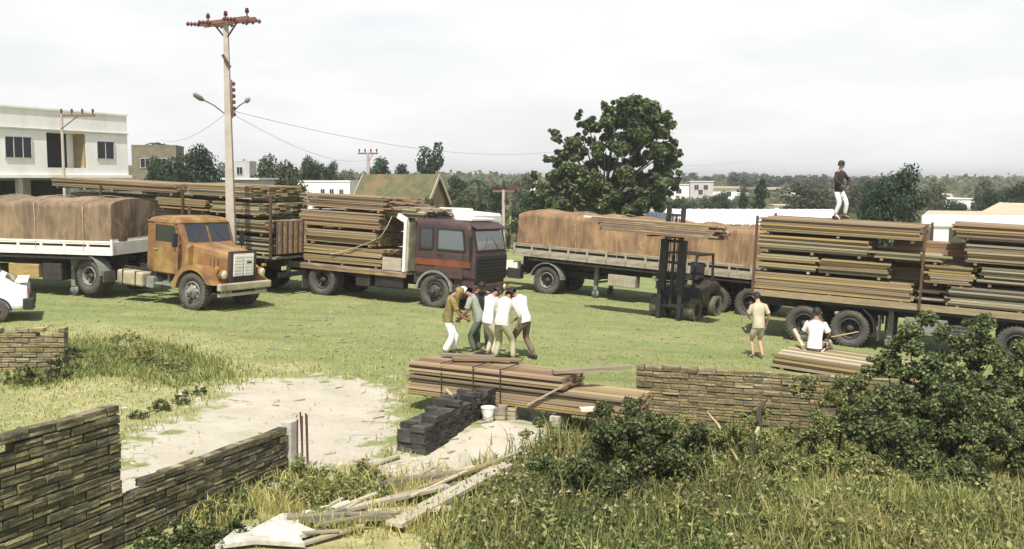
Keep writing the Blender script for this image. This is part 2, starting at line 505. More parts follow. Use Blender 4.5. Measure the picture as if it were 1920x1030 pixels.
M['cloth_white'] = pm('cloth_white', (0.80, 0.79, 0.76), (0.70, 0.69, 0.66), 4, 0.9, 0.3, bscale=14)
M['cloth_offwhite'] = pm('cloth_offwhite', (0.62, 0.61, 0.55), (0.50, 0.49, 0.44), 4, 0.9, 0.3, bscale=14)
M['cloth_khaki'] = pm('cloth_khaki', (0.42, 0.38, 0.25), (0.30, 0.28, 0.18), 4, 0.9, 0.3, bscale=14)
M['cloth_brown'] = pm('cloth_brown', (0.20, 0.145, 0.10), (0.14, 0.10, 0.07), 4, 0.9, 0.3, bscale=14)
M['cloth_green'] = pm('cloth_green', (0.10, 0.125, 0.085), (0.07, 0.09, 0.07), 4, 0.9, 0.3, bscale=14)
M['cloth_grey'] = pm('cloth_grey', (0.33, 0.36, 0.28), (0.24, 0.26, 0.21), 4, 0.9, 0.3, bscale=14)
M['cloth_beige'] = pm('cloth_beige', (0.56, 0.50, 0.36), (0.44, 0.39, 0.28), 4, 0.9, 0.3, bscale=14)
M['cloth_olive'] = pm('cloth_olive', (0.28, 0.24, 0.07), (0.16, 0.11, 0.05), 6, 0.9, 0.3, bscale=14)
M['cloth_dark'] = pm('cloth_dark', (0.022, 0.02, 0.022), (0.045, 0.03, 0.03), 6, 0.9, 0.3, bscale=14)
M['shoe'] = pm('shoe', (0.02, 0.017, 0.014), (0.035, 0.03, 0.025), 6, 0.6)
M['leaf_big'] = leaf_mat('leaf_big', (0.030, 0.050, 0.018), (0.070, 0.094, 0.034), (0.17, 0.18, 0.075))
M['leaf_dark'] = leaf_mat('leaf_dark', (0.022, 0.042, 0.020), (0.036, 0.062, 0.028), (0.065, 0.092, 0.040))
M['leaf_mid'] = leaf_mat('leaf_mid', (0.045, 0.062, 0.024), (0.075, 0.092, 0.038), (0.12, 0.13, 0.055))
M['leaf_olive'] = leaf_mat('leaf_olive', (0.07, 0.082, 0.034), (0.11, 0.12, 0.05), (0.16, 0.155, 0.07))
M['leaf_hazed'] = leaf_mat('leaf_hazed', (0.075, 0.092, 0.06), (0.105, 0.118, 0.075), (0.15, 0.15, 0.095))  # lighter, greyer leaves: distance haze mixed into the colour
M['leaf_weed'] = leaf_mat('leaf_weed', (0.055, 0.075, 0.020), (0.165, 0.185, 0.055), (0.42, 0.38, 0.16), 0.35)
M['leaf_bush'] = leaf_mat('leaf_bush', (0.028, 0.042, 0.015), (0.078, 0.098, 0.032), (0.26, 0.26, 0.105), 0.3)
M['grass_dry'] = leaf_mat('grass_dry', (0.22, 0.225, 0.065), (0.40, 0.375, 0.125), (0.60, 0.52, 0.25), 0.35)
M['grass_green'] = leaf_mat('grass_green', (0.16, 0.195, 0.055), (0.26, 0.28, 0.09), (0.40, 0.37, 0.145), 0.35)
M['grass_weed'] = leaf_mat('grass_weed', (0.075, 0.10, 0.030), (0.17, 0.19, 0.058), (0.38, 0.35, 0.14), 0.35)
M['leaf_dead'] = leaf_mat('leaf_dead', (0.30, 0.24, 0.13), (0.44, 0.37, 0.23), (0.58, 0.50, 0.35), 0.3)


def glass_mat(name, c, rough=0.06):
    m, N, L, b = new_mat(name)
    b.inputs['Base Color'].default_value = rgba(c)
    b.inputs['Roughness'].default_value = rough
    b.inputs['Specular IOR Level'].default_value = 0.9
    b.inputs['Coat Weight'].default_value = 0.4
    b.inputs['Coat Roughness'].default_value = 0.04
    return m


M['glass'] = glass_mat('glass_dark', (0.015, 0.018, 0.02))
M['glass_house'] = glass_mat('glass_house', (0.012, 0.015, 0.022), 0.25)
M['glass_house'].node_tree.nodes['Principled BSDF'].inputs['Coat Weight'].default_value = 0.0
M['glass_house'].node_tree.nodes['Principled BSDF'].inputs['Specular IOR Level'].default_value = 0.35
M['glass_pale'] = glass_mat('glass_pale', (0.10, 0.12, 0.125), 0.12)

# ------------------------------------------------------------------ ground
def poly_mask(xs, ys, poly, soft):
    """soft membership of points in a polygon"""
    acc = np.zeros_like(xs)
    rs = np.random.RandomState(3)
    P = np.asarray(poly, float)
    K = 10
    for _ in range(K):
        jx = xs + rs.normal(0, soft, xs.shape); jy = ys + rs.normal(0, soft, ys.shape)
        ins = np.zeros(xs.shape, bool)
        n = len(P)
        for i in range(n):
            x0, y0 = P[i]; x1, y1 = P[(i + 1) % n]
            c = ((y0 > jy) != (y1 > jy)) & (jx < (x1 - x0) * (jy - y0) / (y1 - y0 + 1e-12) + x0)
            ins ^= c
        acc += ins
    return acc / K


def ground_poly(pts):
    return [tuple(gp(a, b).xy) for a, b in pts]


SAND = ground_poly([(150, 960), (222, 870), (226, 832), (300, 800), (385, 752), (450, 716), (540, 704), (640, 702), (720, 722), (755, 760), (755, 800), (735, 850), (700, 878), (640, 890), (560, 893), (400, 960)])
SAND2 = ground_poly([(720, 860), (780, 855), (850, 800), (905, 790), (960, 776), (1060, 780), (1062, 805), (1010, 840), (960, 870), (900, 885), (800, 895), (700, 905), (640, 900), (690, 850)])
DRY = ground_poly([(0, 735), (120, 705), (300, 690), (420, 680), (640, 690), (600, 720), (380, 760), (240, 820), (0, 840)])
DRY2 = ground_poly([(0, 600), (250, 600), (420, 622), (520, 660), (380, 690), (230, 660), (60, 640)])
SCRUB = ground_poly([(480, 905), (560, 895), (640, 893), (720, 905), (960, 880), (960, 930), (860, 1200), (250, 1250), (300, 1000), (420, 920)])
LUSH = ground_poly([(700, 590), (1180, 570), (1400, 640), (1380, 690), (1190, 700), (1000, 640), (720, 690)])

near = np.arange(-17, 17.01, 0.2)
farx = np.array([20, 25, 32, 42, 55, 75, 100, 140, 200, 300, 450, 700, 1100, 1700, 2500.])
gx_ = np.concatenate([-farx[::-1], near, farx])
gy_ = np.concatenate([np.array([-60, -30, -12, -4, 1, 4, 6.]), np.arange(7, 44.01, 0.2), np.array([46, 49, 53, 58, 64, 72, 82, 95, 110, 130, 150, 180, 215, 260, 310, 370, 430, 500, 600, 800, 1100, 1600, 2400, 3600.])])
GX, GY = np.meshgrid(gx_, gy_)
GZ = ground_z(GX, GY)
nx, ny = len(gx_), len(gy_)
idx = np.arange(nx * ny).reshape(ny, nx)
quads = np.stack([idx[:-1, :-1], idx[:-1, 1:], idx[1:, 1:], idx[1:, :-1]], -1).reshape(-1, 4)
wob = np.vectorize(lambda a, b: mnoise.fractal(Vector((a * 0.8, b * 0.8, 3.1)), 1.0, 2.0, 3))
flatx, flaty = GX.ravel(), GY.ravel()
sel = (np.abs(flatx) < 17.1) & (flaty > 6) & (flaty < 44.1)
sand = np.zeros(len(flatx)); dry = np.zeros(len(flatx))
wx = np.zeros(len(flatx)); wy = np.zeros(len(flatx))
wx[sel] = wob(flatx[sel], flaty[sel]) * 0.45
wy[sel] = wob(flatx[sel] + 31, flaty[sel]) * 0.45
sx, sy = flatx[sel] + wx[sel], flaty[sel] + wy[sel]
sand[sel] = np.maximum(poly_mask(sx, sy, SAND, 0.55), poly_mask(sx, sy, SAND2, 0.28))
dry[sel] = np.clip(0.75 * poly_mask(sx, sy, DRY, 0.5) + 0.55 * poly_mask(sx, sy, DRY2, 0.7) - 0.3 * poly_mask(sx, sy, LUSH, 0.8), -1, 1)

WEEDS_R = ground_poly([(880, 960), (960, 880), (1060, 830), (1180, 790), (1330, 790), (1480, 760), (1650, 740), (1700, 680), (1790, 700), (1860, 760), (2150, 1250), (860, 1250), (840, 1060)])
soil_shade = np.zeros(len(flatx))
soil_shade[sel] = poly_mask(sx, sy, WEEDS_R, 0.2)
dry[sel] = np.clip(dry[sel] + 0.9 * poly_mask(sx, sy, SCRUB, 0.25), -1, 1.4)

rut = np.zeros(len(flatx))


def add_rut(px_pts, amp=1.0, gauge=1.9, wid=0.16):
    """a pair of worn wheel tracks along a curve"""
    P = np.array([tuple(gp(a, b).xy) for a, b in px_pts])
    for k in range(len(P) - 1):
        a, b = P[k], P[k + 1]
        d = b - a; L = np.hypot(*d); d = d / L; nrm_ = np.array([-d[1], d[0]])
        t = np.clip((sx - a[0]) * d[0] + (sy - a[1]) * d[1], 0, L)
        off_ = (sx - a[0]) * nrm_[0] + (sy - a[1]) * nrm_[1]
        along = np.hypot(sx - a[0] - d[0] * t, sy - a[1] - d[1] * t)
        ok = along <= np.abs(off_) + 0.05
        for s_ in (-gauge / 2, gauge / 2):
            rut[sel] = np.maximum(rut[sel], amp * ok * np.exp(-((off_ - s_) / wid) ** 2))


add_rut([(400, 578), (640, 622), (980, 640), (1300, 640)], 0.75)
add_rut([(880, 585), (1100, 640), (1180, 668)], 0.8)
add_rut([(520, 545), (760, 600), (900, 640), (900, 700), (760, 780)], 0.7)
add_rut([(1240, 612), (1100, 600), (960, 590)], 0.7, 1.2)


def ground_material():
    m, N, L, b = new_mat('field_ground')
    b.inputs['Roughness'].default_value = 0.95
    b.inputs['Specular IOR Level'].default_value = 0.15
    tc = N.new('ShaderNodeTexCoord')

    def nz(scale, detail=5, off=0.0):
        mp = N.new('ShaderNodeMapping'); mp.inputs['Location'].default_value = (off, off * 1.7, 0)
        L.new(tc.outputs['Object'], mp.inputs['Vector'])
        n = N.new('ShaderNodeTexNoise'); n.inputs['Scale'].default_value = scale; n.inputs['Detail'].default_value = detail; n.inputs['Roughness'].default_value = 0.65
        L.new(mp.outputs[0], n.inputs['Vector'])
        return n.outputs['Fac']

    def rng(s, a, b_, c=0.0, d=1.0):
        r = N.new('ShaderNodeMapRange')
        for i, v in enumerate((a, b_, c, d)): r.inputs[i + 1].default_value = v
        L.new(s, r.inputs[0]); return r.outputs[0]

    def mix(f, a, c):
        x = N.new('ShaderNodeMix'); x.data_type = 'RGBA'
        L.new(f, x.inputs['Factor'])
        for k, v in (('A', a), ('B', c)):
            if isinstance(v, tuple): x.inputs[k].default_value = rgba(v)
            else: L.new(v, x.inputs[k])
        return x.outputs['Result']

    def math_(op, a, c):
        x = N.new('ShaderNodeMath'); x.operation = op
        for i, v in enumerate((a, c)):
            if isinstance(v, (int, float)): x.inputs[i].default_value = v
            else: L.new(v, x.inputs[i])
        return x.outputs[0]

    at_s = N.new('ShaderNodeAttribute'); at_s.attribute_name = 'sand'
    at_d = N.new('ShaderNodeAttribute'); at_d.attribute_name = 'dry'
    fine = nz(9, 6); mid = nz(1.3, 6, 4.0); big = nz(0.22, 5, 9.0); grit = nz(38, 4, 2.0)
    g = mix(rng(fine, 0.32, 0.68), (0.155, 0.190, 0.072), (0.250, 0.270, 0.110))
    g = mix(rng(mid, 0.40, 0.62, 0, 0.75), g, (0.30, 0.295, 0.135))
    g = mix(rng(big, 0.42, 0.60, 0, 0.55), g, (0.195, 0.245, 0.095))
    dryf = math_('ADD', at_d.outputs['Fac'], rng(nz(0.7, 6, 21.0), 0.52, 0.75, -0.05, 0.65))
    dryf = math_('MULTIPLY', rng(dryf, 0.12, 0.85), rng(nz(3.1, 5, 13.0), 0.3, 0.62, 0.25, 1.0))
    g = mix(dryf, g, mix(rng(fine, 0.35, 0.65), (0.36, 0.325, 0.15), (0.47, 0.42, 0.23)))
    mp2 = N.new('ShaderNodeMapping'); mp2.inputs['Scale'].default_value = (0.22, 1.0, 1.0); mp2.inputs['Rotation'].default_value = (0, 0, R(12))
    L.new(tc.outputs['Object'], mp2.inputs['Vector'])
    st = N.new('ShaderNodeTexNoise'); st.inputs['Scale'].default_value = 1.1; st.inputs['Detail'].default_value = 6; L.new(mp2.outputs[0], st.inputs['Vector'])
    g = mix(rng(st.outputs['Fac'], 0.52, 0.70, 0, 0.6), g, (0.145, 0.165, 0.060))
    at_r = N.new('ShaderNodeAttribute'); at_r.attribute_name = 'rut'
    rf = math_('MULTIPLY', at_r.outputs['Fac'], rng(nz(1.7, 6, 41.0), 0.35, 0.62, 0.1, 1.0))
    g = mix(rng(rf, 0.1, 0.8, 0, 0.75), g, mix(rng(fine, 0.35, 0.65), (0.20, 0.175, 0.085), (0.33, 0.29, 0.15)))
    s = mix(rng(nz(1.1, 6, 3.0), 0.35, 0.66), (0.53, 0.485, 0.40), (0.43, 0.39, 0.30))
    s = mix(rng(grit, 0.45, 0.75, 0, 0.6), s, (0.36, 0.32, 0.24))
    s = mix(rng(nz(0.9, 6, 17.0), 0.56, 0.70, 0, 0.6), s, (0.30, 0.31, 0.19))
    sf = math_('ADD', at_s.outputs['Fac'], rng(nz(2.4, 6, 7.0), 0.3, 0.7, -0.55, 0.42))
    out = mix(rng(sf, 0.35, 0.62), g, s)
    at_w = N.new('ShaderNodeAttribute'); at_w.attribute_name = 'soil_shade'
    wf = math_('ADD', at_w.outputs['Fac'], rng(nz(1.9, 6, 33.0), 0.3, 0.7, -0.3, 0.3))
    out = mix(rng(wf, 0.3, 0.7), out, mix(rng(grit, 0.3, 0.7), (0.075, 0.075, 0.030), (0.15, 0.135, 0.06)))  # earth and litter tone, darkened to stand for shade between the weeds
    L.new(out, b.inputs['Base Color'])
    bp = N.new('ShaderNodeBump'); bp.inputs['Strength'].default_value = 0.7; bp.inputs['Distance'].default_value = 0.05
    L.new(math_('ADD', fine, math_('MULTIPLY', grit, 0.5)), bp.inputs['Height'])
    L.new(bp.outputs[0], b.inputs['Normal'])
    return m


M['ground'] = ground_material()
gme = raw_mesh('ground', np.stack([flatx, flaty, GZ.ravel()], 1), quads=quads, mats=[M['ground']], smooth=True)
for nm, arr in (('sand', sand), ('dry', dry), ('soil_shade', soil_shade), ('rut', rut)):
    a = gme.attributes.new(nm, 'FLOAT', 'POINT'); a.data.foreach_set('value', arr.astype(np.float32))
tag(link('ground', gme), kind='structure')
# the bare sandy track lies as its own sheet just above the field
qs = quads[(sand[quads].min(1) > 0.55)]
used = np.unique(qs); remap = np.zeros(len(flatx), np.int64); remap[used] = np.arange(len(used))
tco = np.stack([flatx, flaty, GZ.ravel() + 0.006], 1)[used]
tme = raw_mesh('dirt_track', tco, quads=remap[qs], mats=[M['ground']], smooth=True)
for nm, arr in (('sand', sand), ('dry', dry), ('soil_shade', soil_shade), ('rut', rut)):
    a = tme.attributes.new(nm, 'FLOAT', 'POINT'); a.data.foreach_set('value', arr[used].astype(np.float32))
tag(link('dirt_track', tme), kind='structure')

# ------------------------------------------------------------------ foliage
def leaf_cards(centers, normals, size, rs, aspect=0.6, droop=0.0):
    """one kite of two triangles per leaf"""
    n = len(centers)
    nrm = normals + rs.normal(0, 0.55, (n, 3)); nrm /= np.linalg.norm(nrm, axis=1, keepdims=True) + 1e-9
    t = rs.normal(0, 1, (n, 3)); t[:, 2] -= droop
    t -= nrm * (t * nrm).sum(1, keepdims=True); t /= np.linalg.norm(t, axis=1, keepdims=True) + 1e-9
    b = np.cross(nrm, t)
    s = (size * rs.uniform(0.6, 1.35, n))[:, None]
    co = np.stack([centers - t * s * 0.5, centers + b * s * aspect * 0.5 + nrm * s * 0.08, centers + t * s * 0.5, centers - b * s * aspect * 0.5 + nrm * s * 0.08], 1).reshape(-1, 3)
    q = np.arange(4 * n).reshape(n, 4)
    return co, q


def clump_points(clumps, per, rs, shell=0.55):
    """points with outward normals in ellipsoid clumps [(cx,cy,cz,rx,ry,rz)]"""
    C = np.asarray(clumps, float)
    w = (C[:, 3] * C[:, 4] * C[:, 5]) ** (2 / 3.0); w /= w.sum()
    pick = rs.choice(len(C), per, p=w)
    d = rs.normal(0, 1, (per, 3)); d /= np.linalg.norm(d, axis=1, keepdims=True)
    rad = shell + (1 - shell) * rs.uniform(0, 1, per) ** 0.6
    rad *= 1 + 0.12 * rs.normal(0, 1, per)
    p = C[pick, :3] + d * rad[:, None] * C[pick, 3:]
    return p, d


def crown_clumps(kind, rs):
    """clumps in a unit tree: height 1, z from 0"""
    cl = []
    if kind == 'round':
        for _ in range(26):
            a = rs.uniform(0, 2 * np.pi); h = rs.uniform(0.22, 0.92)
            env = 0.46 * np.sqrt(max(0.05, 1 - ((h - 0.5) / 0.5) ** 2))
            r = env * rs.uniform(0.35, 0.95); s = rs.uniform(0.10, 0.18)
            cl.append((r * np.cos(a), r * np.sin(a), h, s, s, s * 0.8))
        cl.append((0, 0, 0.5, 0.26, 0.26, 0.3))
    elif kind == 'airy':
        for i in range(17):
            h = rs.uniform(0.35, 0.95); a = rs.uniform(0, 2 * np.pi)
            r = 0.36 * (1.15 - h) * rs.uniform(0.4, 1.3); s = rs.uniform(0.06, 0.13)
            cl.append((r * np.cos(a) + 0.06 * np.sin(h * 7), r * np.sin(a), h, s * 1.25, s * 1.25, s * 0.75))
    elif kind == 'tall':
        for i in range(22):
            h = rs.uniform(0.2, 0.96); a = rs.uniform(0, 2 * np.pi)
            r = 0.24 * np.sqrt(max(0.05, 1 - ((h - 0.55) / 0.5) ** 2)) * rs.uniform(0.3, 1.1); s = rs.uniform(0.07, 0.12)
            cl.append((r * np.cos(a), r * np.sin(a), h, s, s, s * 1.1))
    elif kind == 'conifer':
        for i in range(40):
            h = rs.uniform(0.05, 0.97); a = rs.uniform(0, 2 * np.pi)
            r = 0.30 * (1 - h) ** 0.8 * rs.uniform(0.5, 1.0) ; s = 0.045 + 0.075 * (1 - h)
            cl.append((r * np.cos(a), r * np.sin(a), h, s, s, s * 0.9))
    elif kind == 'bush':
        for i in range(20):
            a = rs.uniform(0, 2 * np.pi); h = rs.uniform(0.12, 0.82)
            env = 0.62 * np.sqrt(max(0.08, 1 - (h / 0.98) ** 2)); r = env * rs.uniform(0.2, 0.95); s = rs.uniform(0.13, 0.22)
            cl.append((r * np.cos(a), r * np.sin(a), h, s, s, s * 0.85))
    return cl


def make_tree_meshes(name, kind, nleaf, leaf, mat, seed, trunk_r=0.022):
    rs = np.random.RandomState(seed)
    cl = crown_clumps(kind, rs)
    p, d = clump_points(cl, nleaf, rs, 0.45)
    d = d * 0.7 + np.array([0, 0, 0.35])
    co, q = leaf_cards(p, d, leaf, rs, 0.75)
    co[:, 2] = np.maximum(co[:, 2], 0.01)
    crown = raw_mesh('crown_' + name, co, quads=q, mats=[mat])
    mb = MB()
    top = 0.62 if kind != 'bush' else 0.4
    mb.tube([(0, 0, -0.02), (0.004, 0.004, top * 0.4), (0.012, -0.006, top)], [trunk_r * 1.25, trunk_r, trunk_r * 0.45], 7)
    for c in cl[: 9]:
        z0 = min(c[2] * 0.55, top * 0.9)
        mb.tube([(0.004, 0, z0), (c[0] * 0.55, c[1] * 0.55, (z0 + c[2]) / 2 + 0.02), (c[0], c[1], c[2])], [trunk_r * 0.5, trunk_r * 0.32, trunk_r * 0.12], 5)
    return crown, mb.mesh('trunk_' + name, M['bark'])


TREE = {
    'round': [make_tree_meshes('round%d' % i, 'round', 5200, 0.042, M['leaf_dark'], 11 + i) for i in range(2)],
    'mid': [make_tree_meshes('mid%d' % i, 'round', 3600, 0.05, M['leaf_mid'], 21 + i) for i in range(2)],
    'olive': [make_tree_meshes('olive%d' % i, 'round', 2200, 0.06, M['leaf_olive'], 31 + i) for i in range(2)],
    'far': [make_tree_meshes('far%d' % i, 'round', 1500, 0.075, M['leaf_hazed'], 41 + i) for i in range(3)],
    'airy': [make_tree_meshes('airy%d' % i, 'airy', 1500, 0.05, M['leaf_dark'], 51 + i, 0.016) for i in range(2)],
    'tall': [make_tree_meshes('tall%d' % i, 'tall', 2600, 0.045, M['leaf_dark'], 61 + i, 0.018) for i in range(2)],
    'conifer': [make_tree_meshes('conifer%d' % i, 'conifer', 5200, 0.036, M['leaf_dark'], 71 + i) for i in range(2)],
    'bush': [make_tree_meshes('bush%d' % i, 'bush', 3800, 0.055, M['leaf_dark'], 81 + i, 0.03) for i in range(2)],
}


def tree(name, kind, x, y, h, w, label, group=None, k=0, cat='tree', rot=None, z=None):
    """w is the width of the crown; the unit crown is about 1 wide (0.6 for slim kinds)"""
    m = Matrix.Translation((x, y, gz(x, y) if z is None else z)) @ Matrix.Rotation(rnd.uniform(0, 6.28) if rot is None else rot, 4, 'Z')
    o = thing(name, label, cat, m, group)
    cr, tr = TREE[kind][k % len(TREE[kind])]
    uw = {'round': 1.0, 'mid': 1.0, 'olive': 1.0, 'far': 1.0, 'airy': 0.8, 'tall': 0.62, 'conifer': 0.68, 'bush': 1.35}[kind]
    sc = (w / uw, w / uw, h)
    link('crown', cr, o, scale=sc)
    link('trunk', tr, o, scale=((w / uw + h) / 2, (w / uw + h) / 2, h))
    return o


def tree_px(name, kind, px, ytop, wpx, d, label, group=None, k=0, cat='tree'):
    p = at(px, ytop, d)
    g = gz(p.x, p.y)
    return tree(name, kind, p.x, p.y, p.z - g, wpx * d / FPX, label, group, k, cat)


# the big tree in the middle: five limbs, each with its own masses of leaves
def big_tree():
    d0 = 60.0
    base = at(1130, 420, d0); bz = gz(base.x, d0)
    o = thing('broadleaf_tree', 'huge dark green broadleaf tree rising above the white shed roof', 'tree', Matrix.Translation((base.x, d0, bz)))
    rs = np.random.RandomState(5)
    blobs = [(1190, 205, 45), (1230, 235, 40), (1150, 240, 42), (1105, 235, 24), (1085, 215, 14), (1200, 265, 50), (1130, 285, 48), (1080, 285, 32), (1240, 290, 32), (1262, 312, 24),
             (1045, 262, 15), (1038, 245, 12), (1035, 300, 22), (1040, 345, 30), (1012, 350, 20), (1000, 330, 12), (1060, 375, 30), (1100, 335, 40), (1165, 330, 48), (1220, 350, 40), (1255, 350, 24),
             (1130, 375, 42), (1185, 385, 38), (1225, 380, 26), (1150, 405, 34), (1190, 405, 26), (1010, 385, 22), (1030, 400, 20), (1085, 400, 20), (1245, 265, 18), (1268, 290, 14), (1092, 258, 20), (1165, 215, 26), (1215, 200, 24), (1065, 320, 30), (1025, 375, 30), (1050, 400, 28), (1005, 365, 20), (1110, 365, 34), (1255, 330, 26), (1240, 385, 24), (1060, 290, 24), (1045, 330, 26), (1140, 200, 20), (1260, 270, 16)]
    cl = []
    for bx, by, br in blobs:
        p = at(bx, by, d0); r = br * 1.0 * d0 / FPX
        for dy in ((-0.7, 0.8) if br > 24 else (0.0,)):
            yy = dy * r * 1.2 + rs.uniform(-0.6, 0.6)
            cl.append((p.x - base.x, yy, p.z - bz, r * 0.72, r * 0.85, r * 0.68))
    sub = []
    for c in cl:                                        # break each mass into smaller sprays
        for _ in range(7):
            v = rs.normal(0, 1, 3); v /= np.linalg.norm(v)
            k = rs.uniform(0.5, 1.02)
            s = c[3] * rs.uniform(0.28, 0.50)
            sub.append((c[0] + v[0] * k * c[3], c[1] + v[1] * k * c[4], c[2] + v[2] * k * c[5], s, s, s * 0.8))
    p, dd = clump_points(sub, 78000, rs, 0.25)
    co, q = leaf_cards(p, dd * 0.7 + np.array([0, 0, 0.3]), 0.21, rs, 0.72)
    link('crown', raw_mesh('crown', co, quads=q, mats=[M['leaf_big']]), o)
    mb = MB()
    mb.tube([(0, 0, -0.2), (0.05, 0, 1.5), (0.1, 0.1, 3.2)], [0.42, 0.34, 0.28], 12)
    for c in cl[::2]:
        z0 = min(2.6 + 0.3 * rs.uniform(), c[2] * 0.7)
        mb.tube([(0.08, 0.05, z0), (c[0] * 0.5, c[1] * 0.5, z0 + (c[2] - z0) * 0.6), (c[0], c[1], c[2])], [0.11, 0.06, 0.02], 6)
    mb.build('trunk', M['bark'], o)


big_tree()

tree_px('round_tree', 'round', 352, 272, 125, 72, 'dark round tree between the white house and the concrete utility pole', k=0)
tree_px('round_tree', 'round', 300, 300, 70, 80, 'dark tree in front of the unfinished brick house', k=1)
tree_px('spreading_tree', 'mid', 520, 287, 100, 82, 'spreading green tree just right of the tall utility pole', k=0)
tree_px('hedge_tree', 'round', 585, 298, 62, 100, 'dark hedge tree behind the white house with small windows', k=1)
tree_px('hedge_tree', 'round', 622, 302, 48, 101, 'smaller dark hedge tree at the right end of the white house', k=0)
tree_px('roadside_tree', 'round', 548, 345, 78, 47, 'dark leafy tree beside the rear of the maroon lumber truck', k=1)
tree_px('pine_tree', 'airy', 715, 290, 70, 110, 'thin airy pine leaning above the house with the mossy roof', k=0)
tree_px('pine_tree', 'airy', 750, 308, 55, 108, 'short thin pine behind the mossy roof ridge', k=1)
tree_px('tall_tree', 'tall', 806, 272, 62, 105, 'tall ragged dark tree behind the gable of the mossy-roofed house', k=0)
tree_px('round_shrub', 'bush', 801, 366, 46, 58, 'round dark shrub in front of the house gable', k=0, cat='shrub')
tree_px('round_tree', 'round', 852, 330, 66, 92, 'dark tree right of the house gable', k=0)
tree_px('round_tree', 'mid', 895, 362, 75, 78, 'mid green low tree behind the far tarpaulin lorry cab', k=1)
tree_px('round_tree', 'mid', 868, 352, 60, 85, 'mid green tree behind the maroon cab roof', k=0)
tree_px('round_tree', 'round', 928, 350, 56, 84, 'dark tree just left of the small utility pole', k=1)
tree_px('round_tree', 'round', 985, 362, 62, 66, 'dark round tree at the left foot of the huge tree', k=0)
tree_px('pine_tree', 'conifer', 945, 335, 22, 130, 'little pointed conifer above the small utility pole', k=0)
tree_px('olive_tree', 'olive', 975, 325, 66, 135, 'pale olive tree seen left of the huge tree', k=0)
tree_px('conifer', 'conifer', 1428, 332, 72, 88, 'tall dark pointed conifer behind the white shed', k=0)
tree_px('conifer', 'conifer', 1395, 348, 42, 90, 'shorter dark conifer left of the tall pointed one', k=1)
tree_px('round_tree', 'round', 1688, 309, 125, 62, 'big dark round tree behind the man on the timber load', k=0)
tree_px('round_tree', 'round', 1640, 345, 70, 64, 'lower dark tree joined to the left of the big round tree', k=1)
tree_px('olive_tree', 'olive', 1755, 338, 52, 120, 'yellowish tree right of the big dark round tree', k=1)
tree_px('olive_tree', 'olive', 1846, 336, 58, 125, 'pale grey-green tall tree on the right skyline', k=0)
tree_px('round_tree', 'round', 1900, 342, 74, 95, 'dark tree at the right edge above the beige gable', k=0)
tree_px('round_tree', 'round', 1862, 358, 46, 92, 'dark narrow tree left of the right edge tree', k=1)
tree_px('low_tree', 'round', 1795, 378, 60, 100, 'low dark tree in front of the far white bungalow', k=1)
tree_px('low_tree', 'round', 1838, 382, 44, 98, 'small dark tree above the beige roof slope', k=0)
tree_px('low_tree', 'mid', 1525, 342, 150, 125, 'wide green tree mass left of the standing man', k=0)
tree_px('low_tree', 'mid', 1610, 344, 90, 128, 'green tree between the standing man and the dark tree', k=1)
tree_px('low_tree', 'round', 1350, 362, 46, 112, 'small dark tree in front of the far white houses', k=1)
tree_px('low_tree', 'round', 1282, 372, 70, 105, 'dark low tree behind the lifted forks of the forklift', k=0)
tree_px('low_tree', 'mid', 1330, 378, 80, 95, 'green low tree behind the white shed roof', k=1)
tree_px('low_tree', 'round', 1480, 384, 60, 92, 'dark low tree right of the tall pointed conifer', k=0)
tree_px('low_tree', 'olive', 460, 302, 36, 120, 'pale bare-looking tree beside the utility pole', k=1)
tree_px('low_tree', 'round', 408, 322, 30, 84, 'small dark tree against the left side of the utility pole', k=1)

# palm in the distance
def palm(px, ytop, d, label):
    p = at(px, ytop, d); g = gz(p.x, p.y); h = p.z - g
    o = thing('palm_tree', label, 'palm', Matrix.Translation((p.x, p.y, g)))
    MB().tube([(0, 0, -0.1), (0.1, 0, h * 0.5), (0.0, 0, h * 0.9)], [0.22, 0.16, 0.13], 7).build('trunk', M['bark'], o)
    mb = MB(); rs = random.Random(3)
    for k in range(16):
        a = k * 2 * math.pi / 16 + rs.uniform(-.2, .2); L = h * rs.uniform(0.24, 0.32); up = rs.uniform(-0.1, 0.5)
        prev = Vector((0, 0, h * 0.9)); 
        for j in range(1, 5):
            t = j / 4
            q = Vector((math.cos(a) * L * t, math.sin(a) * L * t, h * 0.9 + L * (up * t * 1.4 - 0.75 * t * t)))
            side = Vector((-math.sin(a), math.cos(a), 0)) * (0.22 * (1.1 - t) + 0.05)
            dn = Vector((0, 0, -0.12))
            mb.add([prev - side + dn, prev, prev + side + dn, q - side * 0.8 + dn, q, q + side * 0.8 + dn], [(0, 1, 4, 3), (1, 2, 5, 4)])
            prev = q
    mb.build('crown', M['leaf_dark'], o)


palm(897, 331, 110, 'small palm on the skyline above the maroon cab')
palm(306, 258, 95, 'ragged palm beside the unfinished brick house on the left')

# trees of the skyline, too alike to tell apart
rs = np.random.RandomState(17)
SKY_LABEL, SKY_GROUP = 'far grey-green tree in the belt along the skyline', 'far trees along the skyline'
def belt(px0, px1, n, ytop0, ytop1, d0, d1, w0, w1, kinds=('far',)):
    for i in range(n):
        px = px0 + (px1 - px0) * (i + rs.uniform(0.1, 0.9)) / n
        tree_px('skyline_tree', kinds[i % len(kinds)], px, rs.uniform(ytop0, ytop1), rs.uniform(w0, w1), rs.uniform(d0, d1), SKY_LABEL, SKY_GROUP, int(rs.randint(0, 9)))


